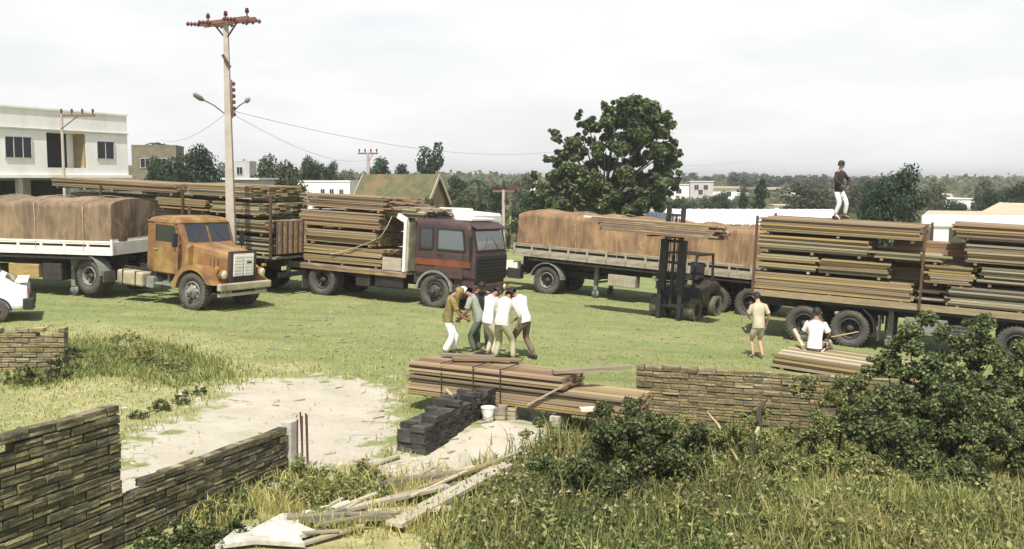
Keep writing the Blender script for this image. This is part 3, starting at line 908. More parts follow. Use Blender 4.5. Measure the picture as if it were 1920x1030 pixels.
belt(1275, 1420, 9, 322, 338, 330, 420, 26, 48)
belt(1370, 1500, 7, 322, 332, 260, 330, 40, 60)
belt(1480, 1660, 10, 324, 340, 240, 330, 34, 60)
belt(1700, 1930, 14, 348, 362, 220, 330, 26, 46)
belt(820, 1010, 10, 340, 356, 170, 260, 28, 46)
belt(640, 820, 9, 322, 342, 150, 240, 26, 46)
belt(440, 660, 8, 305, 330, 150, 230, 28, 50)
belt(-40, 440, 8, 300, 325, 150, 220, 30, 60)
belt(1500, 1760, 9, 352, 372, 150, 210, 30, 56)
belt(1290, 1400, 6, 366, 378, 140, 180, 24, 44)
belt(1930, 2150, 7, 340, 365, 120, 220, 40, 70)
belt(-260, -20, 7, 290, 320, 120, 200, 50, 80)

# ground cover of the far fields: one mass of low scrub
def scrub(n, seed):
    r = np.random.RandomState(seed)
    y = r.uniform(60, 420, n); x = (r.uniform(-0.62, 0.62, n)) * y
    keep = np.abs(x) < 260
    x, y = x[keep], y[keep]
    c = np.stack([x, y, ground_z(x, y)], 1)
    m = len(x)
    p = np.repeat(c, 5, 0); s = np.repeat(0.25 + y * 0.0030, 5)
    off = r.normal(0, 1, (m * 5, 3)) * np.array([1.6, 1.6, 0.5]); off[:, 2] = np.abs(off[:, 2])
    p = p + off * s[:, None] * 1.2
    return leaf_cards(p, np.tile([0, -0.3, 0.8], (m * 5, 1)), s * 1.6, r, 0.8)


co, q = scrub(9000, 4)
tag(link('far_scrub', raw_mesh('far_scrub', co, quads=q, mats=[M['leaf_olive']])), 'low scrub and field growth beyond the yard', None, kind='stuff')

# ------------------------------------------------------------------ buildings
def window(parent, x, y, z, w, h, normal_axis_y=-1, mat='glass_house', frame_mat='plaster_grey', bars=1, depth=0.09):
    """window in a wall whose outside faces -y locally: recess, frame and panes"""
    mb = MB()
    t = 0.05
    mb.box((x, y - 0.02, z + h / 2 - t / 2), (w, 0.08, t)).box((x, y - 0.02, z - h / 2 + t / 2), (w, 0.08, t))
    mb.box((x - w / 2 + t / 2, y - 0.02, z), (t, 0.08, h - 2 * t)).box((x + w / 2 - t / 2, y - 0.02, z), (t, 0.08, h - 2 * t))
    for k in range(bars):
        mb.box((x - w / 2 + w * (k + 1) / (bars + 1), y - 0.015, z), (0.04, 0.06, h - 2 * t))
    f = mb.build('window', M[frame_mat], parent)
    MB().box((x, y - 0.002, z), (w - 0.02, 0.02, h - 0.02)).build('pane', M[mat], f)
    return f


def white_house():
    """two-storey flat-roofed white house, upper floor overhanging the lower one"""
    d0 = 66.0
    pr = at(241, 330, d0)
    h = R(68)                                           # the front runs away from the camera to the right
    g = gz(pr.x - 1, pr.y - 4)
    m = Matrix.Translation((pr.x, pr.y, g)) @ Matrix.Rotation(h, 4, 'Z')
    o = thing('white_house', 'big white two-storey house with flat parapet and overhanging upper floor', 'house', m)
    zo = 4.52 - g; zr = zo + 3.78; L = 14.0
    mb = MB()                                           # upper floor wall with an opening for the balcony
    op0, op1, oz0, oz1 = -6.55, -3.55, zo + 0.42, zo + 2.5
    mb.box((-1.775, 4, (zo + zr) / 2), (3.55, 8, zr - zo))
    mb.box((-(6.55 + L) / 2, 4, (zo + zr) / 2), (L - 6.55, 8, zr - zo))
    mb.box((-5.05, 4, (oz1 + zr) / 2), (3.0, 8, zr - oz1))
    mb.box((-5.05, 4, (zo + oz0) / 2), (3.0, 8, oz0 - zo))
    mb.box((-5.05, 4.45, (oz0 + oz1) / 2), (3.0, 7.1, oz1 - oz0))
    mb.build('wall', M['plaster_white'], o)
    MB().box((-L / 2, -0.06, zr - 1.15), (L, 0.12, 0.07)).build('ledge', M['plaster_grey'], o)
    MB().box((-L / 2, 4, zr + 0.05), (L + 0.16, 8.16, 0.1)).build('roof', M['plaster_white'], o)
    MB().box((-L / 2, 4, zo - 0.09), (L + 0.3, 8.3, 0.18)).build('slab', M['plaster_white'], o)
    MB().box((-5.35, 0.86, (oz0 + oz1) / 2), (2.2, 0.06, oz1 - oz0 - .05)).build('balcony_shade', M['dark'], o)  # dark panel standing in for the shade inside the balcony recess
    MB().box((-3.62, 0.44, (oz0 + oz1) / 2), (0.1, 0.84, oz1 - oz0 - 0.01)).build('balcony_wall', M['wall_ochre'], o)
    window(o, -1.95, -0.01, zo + 1.55, 1.5, 1.15, bars=1)
    window(o, -8.6, -0.01, zo + 1.55, 1.9, 1.25, bars=2)
    window(o, -11.9, -0.01, zo + 1.55, 1.6, 1.2, bars=1)
    for x in (-2.5, -6.3, -10.1):  # dark panels standing in for the shade under the upper floor
        MB().box((x, 4.18, (zo - 0.18) / 2), (2.9, 0.06, zo - 0.5)).build('shade_panel', M['dark'], o)
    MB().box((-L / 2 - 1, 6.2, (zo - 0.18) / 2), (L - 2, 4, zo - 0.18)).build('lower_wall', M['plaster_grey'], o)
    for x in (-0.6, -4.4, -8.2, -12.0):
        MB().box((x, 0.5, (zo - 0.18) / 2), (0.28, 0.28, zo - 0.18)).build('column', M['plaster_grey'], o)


white_house()


def gabled_house(name, label, x, y, h, L, W, eave, ridge, roof, wall, chimney=False, ov=0.3):
    """ridge along local x, centred on the origin"""
    g = gz(x, y)
    o = thing(name, label, 'house', Matrix.Translation((x, y, g)) @ Matrix.Rotation(h, 4, 'Z'))
    mb = MB()
    mb.box((0, 0, eave / 2 - 0.2), (L, W, eave + 0.4))
    for sx in (-1, 1):
        mb.add([(sx * L / 2, -W / 2, eave), (sx * L / 2, W / 2, eave), (sx * L / 2, 0, ridge), (sx * (L / 2 - 0.2), -W / 2, eave), (sx * (L / 2 - 0.2), W / 2, eave), (sx * (L / 2 - 0.2), 0, ridge)],
               [(0, 1, 2), (5, 4, 3), (1, 0, 3, 4), (2, 1, 4, 5), (0, 2, 5, 3)])
    mb.build('wall', M[wall], o)
    rb = MB(); dz = (ridge - eave); k = ov / (W / 2)
    for s in (-1, 1):
        lo, hi = Vector((0, s * (W / 2 + ov), eave - dz * k)), Vector((0, 0, ridge + 0.06))
        X = L / 2 + ov
        a = [Vector((-X, lo.y, lo.z)), Vector((X, lo.y, lo.z)), Vector((X, 0, hi.z)), Vector((-X, 0, hi.z))]
        b = [p + Vector((0, 0, 0.12)) for p in a]
        rb.add(a + b, [(0, 1, 2, 3), (7, 6, 5, 4), (0, 4, 5, 1), (1, 5, 6, 2), (2, 6, 7, 3), (3, 7, 4, 0)])
    r = rb.build('roof', M[roof], o)
    for sx in (-1, 1):                                  # pale barge boards on the gables
        for s in (-1, 1):
            MB().bar((sx * (L / 2 + ov + 0.02), s * (W / 2 + ov), eave - dz * k + 0.02), (sx * (L / 2 + ov + 0.02), 0, ridge + 0.1), 0.05, 0.24).build('barge_board', M['roof_beige'], o)
    return o


p = at(740, 400, 72)
gh = gabled_house('gabled_house', 'low house with mossy dark tiled roof and ochre gable', p.x + 0.3, 73.5, R(-22), 5.6, 3.1, 2.35, 4.05, 'roof_tile', 'wall_ochre')
MB().box((2.83, -0.1, 1.3), (0.06, 0.9, 2.1)).build('door', M['wood_brown'], gh)
window(gh, -1.0, -1.56, 1.4, 1.0, 0.9)
window(gh, 1.2, -1.56, 1.4, 1.0, 0.9)


def box_house(name, label, px, ytop, d, wpx, heading, depth, wall, roof, wins=(), overhang=0.15, roof_h=0.12, cat='house', win_mat='glass_house'):
    p = at(px, ytop, d); g = gz(p.x, p.y); H = p.z - g; W = wpx * d / FPX / max(0.4, math.cos(heading))
    o = thing(name, label, cat, Matrix.Translation((p.x, p.y, g)) @ Matrix.Rotation(heading, 4, 'Z'))
    MB().box((0, depth / 2, H / 2 - 0.25), (W, depth, H + 0.5 - roof_h)).build('wall', M[wall], o)
    MB().box((0, depth / 2, H - roof_h / 2 + 0.003), (W + 2 * overhang, depth + 2 * overhang, roof_h)).build('roof', M[roof], o)
    for wx, wz, ww, wh in wins:
        window(o, wx * W / 2, -0.01, wz * H, ww, wh, mat=win_mat)
    return o


box_house('white_house', 'long white house with four small dark windows behind the lumber truck', 606, 339, 88, 100, R(-4), 5, 'plaster_white', 'plaster_white', [(-0.8, 0.72, 0.35, 0.5), (-0.02, 0.72, 0.4, 0.55), (0.32, 0.72, 0.4, 0.55), (0.68, 0.72, 0.4, 0.5)], 0.05)
box_house('white_shed', 'small white outbuilding between the timber load and the maroon cab', 745, 375, 56, 60, R(-6), 3, 'plaster_white', 'plaster_white', [(-0.2, 0.45, 0.9, 0.7)], 0.05, cat='shed')
ub = box_house('brick_house', 'unfinished brown brick house half hidden by trees on the left', 288, 272, 92, 78, R(10), 5, 'old_brick_far', 'old_brick_far', [(-0.4, 0.75, 0.9, 0.9), (0.35, 0.75, 0.9, 0.9), (-0.4, 0.4, 0.9, 0.9)], 0.02, win_mat='dark')
MB().box((-2.6, 2.4, 2.2), (1.6, 4.6, 5.0)).build('side_wing', M['old_brick_far'], ub)
box_house('white_house', 'white far house with long flat front on the left of the far group', 1290, 346, 215, 70, R(8), 8, 'plaster_white', 'roof_white', [(-0.5, 0.6, 1.2, 1), (0.4, 0.6, 1.2, 1)])
box_house('grey_house', 'pale grey far house with two dark windows, tallest of the far group', 1316, 340, 205, 42, R(-8), 7, 'plaster_grey', 'roof_white', [(-0.45, 0.72, 0.9, 1.0), (0.35, 0.72, 0.9, 1.0), (-0.1, 0.5, 0.9, 1.0)])
box_house('white_house', 'white far house with pinkish roof on the right of the far group', 1357, 350, 208, 50, R(4), 7, 'plaster_white', 'roof_beige', [(0.4, 0.55, 1, 1)], 0.4, 0.4)
box_house('white_house', 'tiny white far house left of the dark conifers', 1388, 362, 220, 26, R(0), 6, 'plaster_white', 'roof_white', [])
box_house('white_bungalow', 'far white bungalow right of the big dark round tree', 1797, 372, 150, 50, R(4), 6, 'plaster_white', 'roof_white', [(-0.4, 0.5, .9, .8), (0.3, 0.5, .9, .8)])
box_house('white_bungalow', 'little far white hut beside the pale grey-green tall tree', 1850, 380, 150, 26, R(0), 5, 'plaster_white', 'roof_white', [])
box_house('pink_hut', 'tiny pinkish hut right of the pointed conifer', 1466, 384, 110, 26, R(0), 3, 'plaster_white', 'roof_beige', [])
box_house('ochre_house', 'far ochre house among the skyline trees left of the big dark tree', 1450, 352, 250, 60, R(6), 8, 'wall_ochre', 'roof_beige', [], 0.4, 0.5)
box_house('white_house', 'small white-roofed house behind the timber stack at the left pole', 450, 334, 76, 62, R(-6), 4, 'plaster_grey', 'roof_white', [], 0.3)
box_house('pale_house', 'pale two-storey house right of the utility pole', 452, 302, 118, 30, R(5), 5, 'plaster_grey', 'plaster_grey', [(-0.2, 0.8, .7, .9)], 0.02)
box_house('white_house', 'far pinkish white house right of the small pole', 995, 340, 170, 24, R(0), 6, 'plaster_white', 'roof_beige', [])


def long_shed():
    """white corrugated roof over a long white shed"""
    d0 = 62.0
    a, b = at(1095, 392, d0 + 2), at(1560, 396, d0 + 1)
    c = (a + b) / 2; L = (b - a).length; g = gz(c.x, c.y) - 0.15
    h = math.atan2(b.y - a.y, b.x - a.x)
    o = thing('long_shed', 'long low shed with a bright white sheet roof beyond the tarpaulin lorry', 'shed', Matrix.Translation((c.x, c.y - 2, g)) @ Matrix.Rotation(h, 4, 'Z'))
    zr = a.z - g; ze = zr - 0.80
    rb = MB()
    n = 60
    for i in range(n):                                  # corrugated sheets, front slope then back slope
        x0, x1 = -L / 2 + L * i / n, -L / 2 + L * (i + 1) / n - 0.03
        dz = 0.014 * (i % 2)
        for (ya, za, yb, zb) in ((-0.6, ze, 2.2, zr), (5.0, ze, 2.2, zr)):
            rb.add([(x0, ya, za + dz), (x1, ya, za + dz), (x1, yb, zb + dz), (x0, yb, zb + dz), (x0, ya, za + dz - 0.05), (x1, ya, za + dz - 0.05), (x1, yb, zb + dz - 0.05), (x0, yb, zb + dz - 0.05)],
                   [(0, 1, 2, 3), (7, 6, 5, 4), (0, 4, 5, 1), (1, 5, 6, 2), (2, 6, 7, 3), (3, 7, 4, 0)])
    rb.build('roof', M['roof_white'], o)
    wb = MB()
    ox = L * (1385 - 1095) / 465 - L / 2
    wb.box(((-L / 2 + ox - 1.1) / 2, 0.1, ze / 2), (ox - 1.1 + L / 2, 0.2, ze - 0.1))
    wb.box(((L / 2 + ox + 1.1) / 2, 0.1, ze / 2), (L / 2 - ox - 1.1, 0.2, ze - 0.1))
    wb.box((0, 4.4, ze / 2), (L, 0.2, ze - 0.1))
    wb.build('wall', M['plaster_white'], o)
    MB().box((ox, 1.5, ze / 2), (2.2, 0.1, ze - 0.1)).build('doorway', M['dark'], o)
    MB().box((ox + 3.5, -0.03, ze - 0.42), (5.5, 0.06, 0.10)).build('sill_band', M['plaster_grey'], o)


long_shed()


def right_shed():
    """white fascia on pillars in front of a beige roof"""
    d0 = 46.0
    a, b = at(1728, 402, d0), at(2080, 413, d0 - 3)
    c = (a + b) / 2; L = (b - a).length; g = gz(c.x, c.y)
    h = math.atan2(b.y - a.y, b.x - a.x)
    o = thing('open_shed', 'open shed with a thick white fascia beam on white pillars at the right', 'shed', Matrix.Translation((c.x, c.y, g)) @ Matrix.Rotation(h, 4, 'Z'))
    zt = a.z - g
    bevel(MB().box((0, 0, zt - 0.3), (L, 0.5, 0.58)).build('fascia_beam', M['plaster_white'], o), 0.12, 3)
    for x in (-L / 2 + 0.85, -L / 2 + 4.6, L / 2 - 0.6):
        MB().box((x, 0.05, (zt - 0.59) / 2), (0.62, 0.4, zt - 0.59)).build('pillar', M['plaster_white'], o)
    MB().box((0, 3, zt - 0.05), (L - 0.2, 5.4, 0.12)).build('roof', M['roof_beige'], o)
    MB().box((0, 5.8, zt / 2 - 0.1), (L - 0.2, 0.2, zt - 0.2)).build('wall', M['plaster_grey'], o)
    return o


right_shed()
box_house('pale_house', 'far pale roof among the trees left of the small utility pole', 915, 372, 150, 26, R(6), 6, 'plaster_white', 'roof_beige', [], 0.3, 0.5)
box_house('pale_house', 'far ochre-walled house above the maroon cab', 868, 386, 120, 30, R(-4), 5, 'wall_ochre', 'roof_beige', [], 0.3, 0.5)
box_house('white_house', 'far white wall glimpsed under the left limbs of the huge tree', 1030, 392, 110, 34, R(0), 5, 'plaster_white', 'roof_white', [])
box_house('pale_house', 'far pale house between the thin pine and the tall ragged tree', 778, 336, 190, 24, R(0), 6, 'plaster_grey', 'roof_beige', [], 0.3, 0.4)
box_house('pale_house', 'far pale house on the wooded slope left of the standing man', 1500, 352, 230, 34, R(5), 6, 'plaster_white', 'roof_beige', [], 0.3, 0.5)
box_house('white_house', 'far white roof near the right edge of the skyline', 1775, 364, 240, 30, R(0), 6, 'plaster_white', 'roof_white', [])
p = at(1960, 392, 56)
gabled_house('beige_house', 'house with a broad beige gable roof at the right edge', p.x + 1.5, 57, R(-62), 7.0, 8.5, 2.6, p.z - gz(p.x, 57) + 0.1, 'roof_beige', 'roof_beige', ov=0.4)

# ------------------------------------------------------------------ wheels
def tyre_mesh(name, r, w, hole, mat):
    mb = MB()
    hw = w / 2
    prof = [(hole, -hw * 0.62), (r * 0.80, -hw * 0.98), (r * 0.93, -hw * 0.96), (r * 0.985, -hw * 0.80)]
    prof += [(r, -hw * 0.62), (r * 0.978, -hw * 0.56), (r * 0.978, -hw * 0.30), (r, -hw * 0.24), (r, hw * 0.24), (r * 0.978, hw * 0.30), (r * 0.978, hw * 0.56), (r, hw * 0.62)]
    prof += [(r * 0.985, hw * 0.80), (r * 0.93, hw * 0.96), (r * 0.80, hw * 0.98), (hole, hw * 0.62), (hole * 0.98, 0)]
    mb.lathe(prof, (0, 0, 0), 32, closed=True)
    for k in range(32):                                 # shoulder lugs
        a = 2 * math.pi * (k + 0.5) / 32
        for s in (-1, 1):
            c = (math.cos(a) * r * 0.985, s * hw * 0.72, math.sin(a) * r * 0.985)
            mb.box(c, (0.05 * r * 2, hw * 0.36, r * 0.085), rot=Matrix.Rotation(-a, 3, 'Y'))
    return mb.mesh(name, mat)


def rim_mesh(name, R0, w, out, mat, hub_mat):
    """out > 0: hub stands proud (front wheel); out < 0: deep dish (rear wheel). Outside faces -y"""
    mb = MB()
    y0 = -w * 0.36
    if out > 0:
        prof = [(R0 * 1.01, w * 0.3), (R0 * 1.01, y0), (R0 * 0.93, y0 - 0.02), (R0 * 0.86, y0 + 0.05), (R0 * 0.62, y0 + 0.0), (R0 * 0.46, y0 - 0.06), (R0 * 0.30, y0 - 0.07)]
    else:
        prof = [(R0 * 1.01, w * 0.3), (R0 * 1.01, y0), (R0 * 0.93, y0 - 0.02), (R0 * 0.86, y0 + 0.06), (R0 * 0.80, y0 + 0.17), (R0 * 0.55, y0 + 0.19), (R0 * 0.42, y0 + 0.16)]
    mb.lathe(prof, (0, 0, 0), 28)
    yh = prof[-1][1]
    mb.lathe([(prof[-1][0], yh), (R0 * 0.28, yh - 0.10), (R0 * 0.24, yh - 0.13), (0.0, yh - 0.13)], (0, 0, 0), 16, mi=1)
    for k in range(10):
        a = 2 * math.pi * k / 10
        mb.box((math.cos(a) * R0 * 0.52, prof[4][1] - 0.02, math.sin(a) * R0 * 0.52), (0.035, 0.05, 0.035), 1)
    for k in range(8):
        a = 2 * math.pi * (k + .5) / 8                  # hand holes
        mb.box((math.cos(a) * R0 * 0.73, (prof[3][1] + prof[4][1]) / 2 - 0.012, math.sin(a) * R0 * 0.73), (0.09, 0.015, 0.06), 2, rot=Matrix.Rotation(-a, 3, 'Y'))
    return mb.mesh(name, [mat, hub_mat, M['dark']])


TY = tyre_mesh('truck_tyre', 0.53, 0.29, 0.30, M['rubber'])
TYD = tyre_mesh('truck_tyre_dusty', 0.53, 0.29, 0.30, M['rubber'])
RIM_F = rim_mesh('front_rim', 0.30, 0.29, 1, M['rim_grey'], M['rim_grey'])
RIM_R = rim_mesh('rear_rim', 0.30, 0.29, -1, M['rim_grey'], M['rim_dark'])
RIM_FD = rim_mesh('front_rim_dark', 0.30, 0.29, 1, M['rim_dark'], M['rim_dark'])
RIM_RD = rim_mesh('rear_rim_dark', 0.30, 0.29, -1, M['rim_dark'], M['rim_dark'])


def wheel(root, x, side, rim=None, dual=False, track=1.04, rz=0.53, roll=0.3):
    """wheel part with its rim; side -1 is the right-hand side (-y)"""
    rot = (0, roll, 0) if side < 0 else (0, roll, math.pi)
    w = link('wheel', TY, root, (x, side * track, rz), rot)
    link('rim', rim or RIM_F, w)
    if dual:
        link('inner_tyre', TYD, w, (0, 0.33, 0))
    return w


def axle(root, x, rim, dual=True, rz=0.53, roll=0.2):
    for s in (-1, 1):
        wheel(root, x, s, rim, dual, roll=roll + s)
    MB().tube([(x, -0.9, rz), (x, 0.9, rz)], 0.09, 8).lathe([(0.0, -0.22), (0.2, -0.12), (0.2, 0.12), (0, 0.22)], (x, 0, rz), 12).build('axle', M['chassis'], root)


def mud_flap_fender(root, x, mat, a0=20, a1=165, y=(0.62, 1.24), r=0.66, name='mudguard'):
    for s in (-1, 1):
        mb = MB()
        ya, yb = (y[0], y[1]) if s > 0 else (-y[1], -y[0])
        mb.arcband(x, 0.55, r - 0.03, r, ya, yb, a0, a1, 12)
        mb.build(name, mat, root)


# ------------------------------------------------------------------ truck cabs
def pane(parent, pts, mat, off=0.0, name='pane', thick=0.012):
    """flat pane from a loop of points, given a little thickness"""
    P = [Vector(p) for p in pts]
    n = (P[1] - P[0]).cross(P[2] - P[1]).normalized()
    a = [p + n * off for p in P]; b = [p + n * (off + thick) for p in P]
    k = len(P)
    return MB().add(a + b, [tuple(range(k - 1, -1, -1)), tuple(range(k, 2 * k))] + [(i, (i + 1) % k, k + (i + 1) % k, k + i) for i in range(k)]).build(name, mat, parent)


def mirror(root, x, s, z, mat='plastic_black', y=1.16):
    mb = MB()
    mb.tube([(x, s * y, z + 0.35), (x + 0.12, s * (y + 0.22), z + 0.32), (x + 0.12, s * (y + 0.22), z - 0.32), (x, s * y, z - 0.35)], 0.014, 6)
    mb.box((x + 0.12, s * (y + 0.23), z), (0.06, 0.18, 0.40))
    return mb.build('mirror', M[mat], root)


def chassis(root, x0, x1, z=0.80, h=0.24):
    mb = MB()
    for s in (-1, 1):
        mb.box(((x0 + x1) / 2, s * 0.42, z), (x1 - x0, 0.09, h))
    n = max(3, int((x1 - x0) / 1.2))
    for i in range(n + 1):
        mb.box((x0 + 0.05 + (x1 - x0 - 0.1) * i / n, 0, z), (0.1, 0.75, h * 0.7))
    return mb.build('chassis', M['chassis'], root)


def bonneted_tractor(m):
    o = thing('truck_tractor', 'faded orange bonneted truck with white radiator panels, hauling the white-sided trailer', 'truck', m)
    PO = M['paint_orange']
    chassis(o, -5.4, 0.8)
    # cab
    secs = [rr(-2.02, 2.00, 0.98, 2.45, 0.16), rr(-1.96, 2.12, 0.92, 2.58, 0.2), rr(-1.5, 2.16, 0.90, 2.66, 0.22), rr(-0.85, 2.16, 0.90, 2.64, 0.22), rr(-0.72, 2.12, 0.90, 2.56, 0.2), rr(-0.44, 2.02, 0.92, 1.90, 0.14), rr(-0.36, 1.98, 0.94, 1.84, 0.12)]
    cab = MB().loft(secs, sm=False).build('cab', PO, o)
    # roof lip and gutter
    MB().tube([(-1.96, -1.07, 2.47), (-0.78, -1.085, 2.47), (-0.66, -0.9, 2.50), (-0.66, 0.9, 2.50), (-0.78, 1.085, 2.47), (-1.96, 1.07, 2.47)], 0.025, 6).build('gutter', PO, cab)
    for s in (-1, 1):                                   # windscreen in two halves
        pts = [(-0.470, 0.05 * s, 1.93), (-0.476, 0.88 * s, 1.95), (-0.680, 0.88 * s, 2.44), (-0.684, 0.05 * s, 2.46)]
        if s < 0: pts = pts[::-1]
        w_ = pane(o, pts, M['glass'], 0.012, 'windscreen')
        MB().bar((-0.445, s * 0.62, 1.94), (-0.56, s * 0.28, 2.22), 0.012, 0.02).build('wiper', M['plastic_black'], w_)
    for s in (-1, 1):                                   # doors with windows
        y = s * 1.082
        d = MB().box((-1.16, y, 1.42), (1.02, 0.035, 0.88)).build('door', PO, o)
        MB().box((-1.56, s * 1.11, 1.66), (0.14, 0.03, 0.035)).build('handle', M['steel_bright'], d)
        fr = MB()
        fr.bar((-1.62, y, 1.87), (-1.62, y, 2.42), 0.06, 0.05).bar((-1.62, y, 2.42), (-0.80, y, 2.42), 0.05, 0.06).bar((-0.80, y, 2.42), (-0.60, y, 1.87), 0.06, 0.05).bar((-1.65, y, 1.86), (-0.60, y, 1.86), 0.05, 0.06)
        wf = fr.build('window', PO, o)
        q = [(-1.59, y - s * .01, 1.89), (-0.64, y - s * .01, 1.89), (-0.82, y - s * .01, 2.395), (-1.59, y - s * .01, 2.395)]
        if s > 0: q = q[::-1]
        pane(wf, q, M['glass'], 0.004)
        mirror(o, -0.62, s, 2.0)
        MB().box((-1.2, s * 0.98, 0.62), (0.72, 0.3, 0.05)).box((-1.2, s * 0.9, 0.78), (0.06, 0.06, 0.32)).build('step', M['paint_grey'], o)
    # bonnet
    secs = [rr(-0.40, 1.62, 0.98, 1.91, 0.16), rr(-0.2, 1.50, 0.96, 1.90, 0.22), rr(0.35, 1.28, 0.95, 1.83, 0.24), rr(0.72, 1.14, 0.93, 1.76, 0.22), rr(0.80, 1.08, 0.93, 1.71, 0.18)]
    bon = MB().loft(secs, sm=False).build('bonnet', PO, o)
    MB().bar((-0.3, 0, 1.915), (0.7, 0, 1.775), 0.05, 0.03).build('crease', M['steel_bright'], bon)
    for s in (-1, 1):
        lv = MB()
        for k in range(5): lv.box((-0.05 + 0.13 * k, s * 0.685 - s * 0.012 * k * 1.6, 1.38), (0.03, 0.05, 0.26))
        lv.build('louvre_panel', M['rust'], bon)
    # radiator: dark surround, two white panels with bars
    MB().box((0.83, 0, 1.30), (0.10, 1.10, 0.92)).build('radiator_surround', M['paint_maroon'], o)
    for s in (-1, 1):
        g = MB().box((0.885, s * 0.215, 1.32), (0.03, 0.40, 0.74)).build('radiator_panel', M['paint_white'], o)
        b = MB()
        for k in range(7): b.box((0.905, s * 0.215, 1.03 + 0.096 * k), (0.02, 0.37, 0.05))
        b.build('slat', M['paint_white'], g)
    MB().box((0.903, 0.215, 1.42), (0.03, 0.2, 0.045)).build('badge_bar', M['steel_dark'], o)
    # wings over the front wheels
    for s in (-1, 1):
        ya, yb = (0.52, 1.20) if s > 0 else (-1.20, -0.52)
        out, inn = [], []
        for i in range(15):
            a = R(178 - 150 * i / 14)
            rr_ = 0.80 - 0.06 * math.sin(a)
            out.append((rr_ * math.cos(a), 0.55 + (0.77) * math.sin(a)))
            inn.append((0.62 * math.cos(a), 0.55 + 0.62 * math.sin(a)))
        mb = MB()
        for i in range(14):
            mb.prism([out[i], inn[i], inn[i + 1], out[i + 1]], ya, yb)
        mb.prism([out[-1], inn[-1], (0.62, 0.80), (0.86, 0.80)], ya, yb)
        yc = 0.55 * s
        mb.box((0.10, s * 0.53, 1.08), (1.35, 0.06, 0.62))
        wing = mb.build('wing', PO, o)
        MB().lathe([(0.0, -0.02), (0.13, -0.02), (0.15, 0.05), (0.12, 0.16), (0.0, 0.18)], (0, 0, 0), 18).build('headlight_bowl', PO, wing, (0.86, s * 0.80, 1.10), (0, 0, R(90)))
        MB().lathe([(0.125, -0.03), (0.06, -0.055), (0.0, -0.06)], (0, 0, 0), 18).build('headlight', M['lens_clear'], wing, (0.875, s * 0.80, 1.10), (0, 0, R(90)))
        MB().box((0.80, s * 0.98, 1.30), (0.1, 0.1, 0.07)).build('indicator', M['lens_amber'], wing)
    # bumper
    bevel(MB().box((0.97, 0, 0.735), (0.14, 2.20, 0.22)).build('bumper', M['paint_cream'], o), 0.04)
    vb = MB().box((0.90, 0, 0.50), (0.10, 2.0, 0.10))
    for k in range(16): vb.box((0.92, -0.9 + 0.12 * k, 0.585), (0.05, 0.03, 0.10))
    vb.build('valance', M['steel_bright'], o)
    MB().box((0.7, 0, 0.78), (0.5, 0.9, 0.5)).box((-0.3, 0, 0.75), (1.5, 0.8, 0.6)).build('engine', M['dark'], o)
    wheel(o, 0, -1, RIM_F, roll=0.5); wheel(o, 0, 1, RIM_F)
    MB().tube([(0, -0.95, 0.5), (0, 0.95, 0.5)], 0.07, 8).build('front_axle', M['chassis'], o)
    axle(o, -4.4, RIM_R)
    mud_flap_fender(o, -4.4, M['paint_grey'], 5, 168, (0.80, 1.27), 0.66)
    for s in (-1, 1):
        MB().box((-3.62, s * 1.03, 0.60), (0.05, 0.46, 0.34)).build('mud_flap', M['rubber'], o)
        bevel(MB().box((-2.62, s * 0.92, 0.66), (1.10, 0.46, 0.44)).build('fuel_tank', M['paint_cream'], o), 0.06)
        MB().box((-2.9, s * 0.92, 0.66), (0.04, 0.48, 0.46)).box((-2.35, s * 0.92, 0.66), (0.04, 0.48, 0.46)).build('tank_strap', M['steel_dark'], o)
        bevel(MB().box((-1.78, s * 0.92, 0.62), (0.3, 0.4, 0.34)).build('battery_box', M['paint_grey'], o), 0.02)
    MB().tube([(-2.1, 0.75, 0.9), (-2.12, 0.75, 2.4), (-2.16, 0.76, 2.9)], 0.06, 8).build('exhaust', M['rust'], o)
    MB().lathe([(0.0, -0.06), (0.5, -0.06), (0.5, 0.06), (0.0, 0.06)], (0, 0, 0), 18).build('fifth_wheel', M['steel_dark'], o, (-4.3, 0, 1.10), (R(90), 0, 0))
    # steering wheel and driver's seat seen through nothing but kept behind the glass
    return o


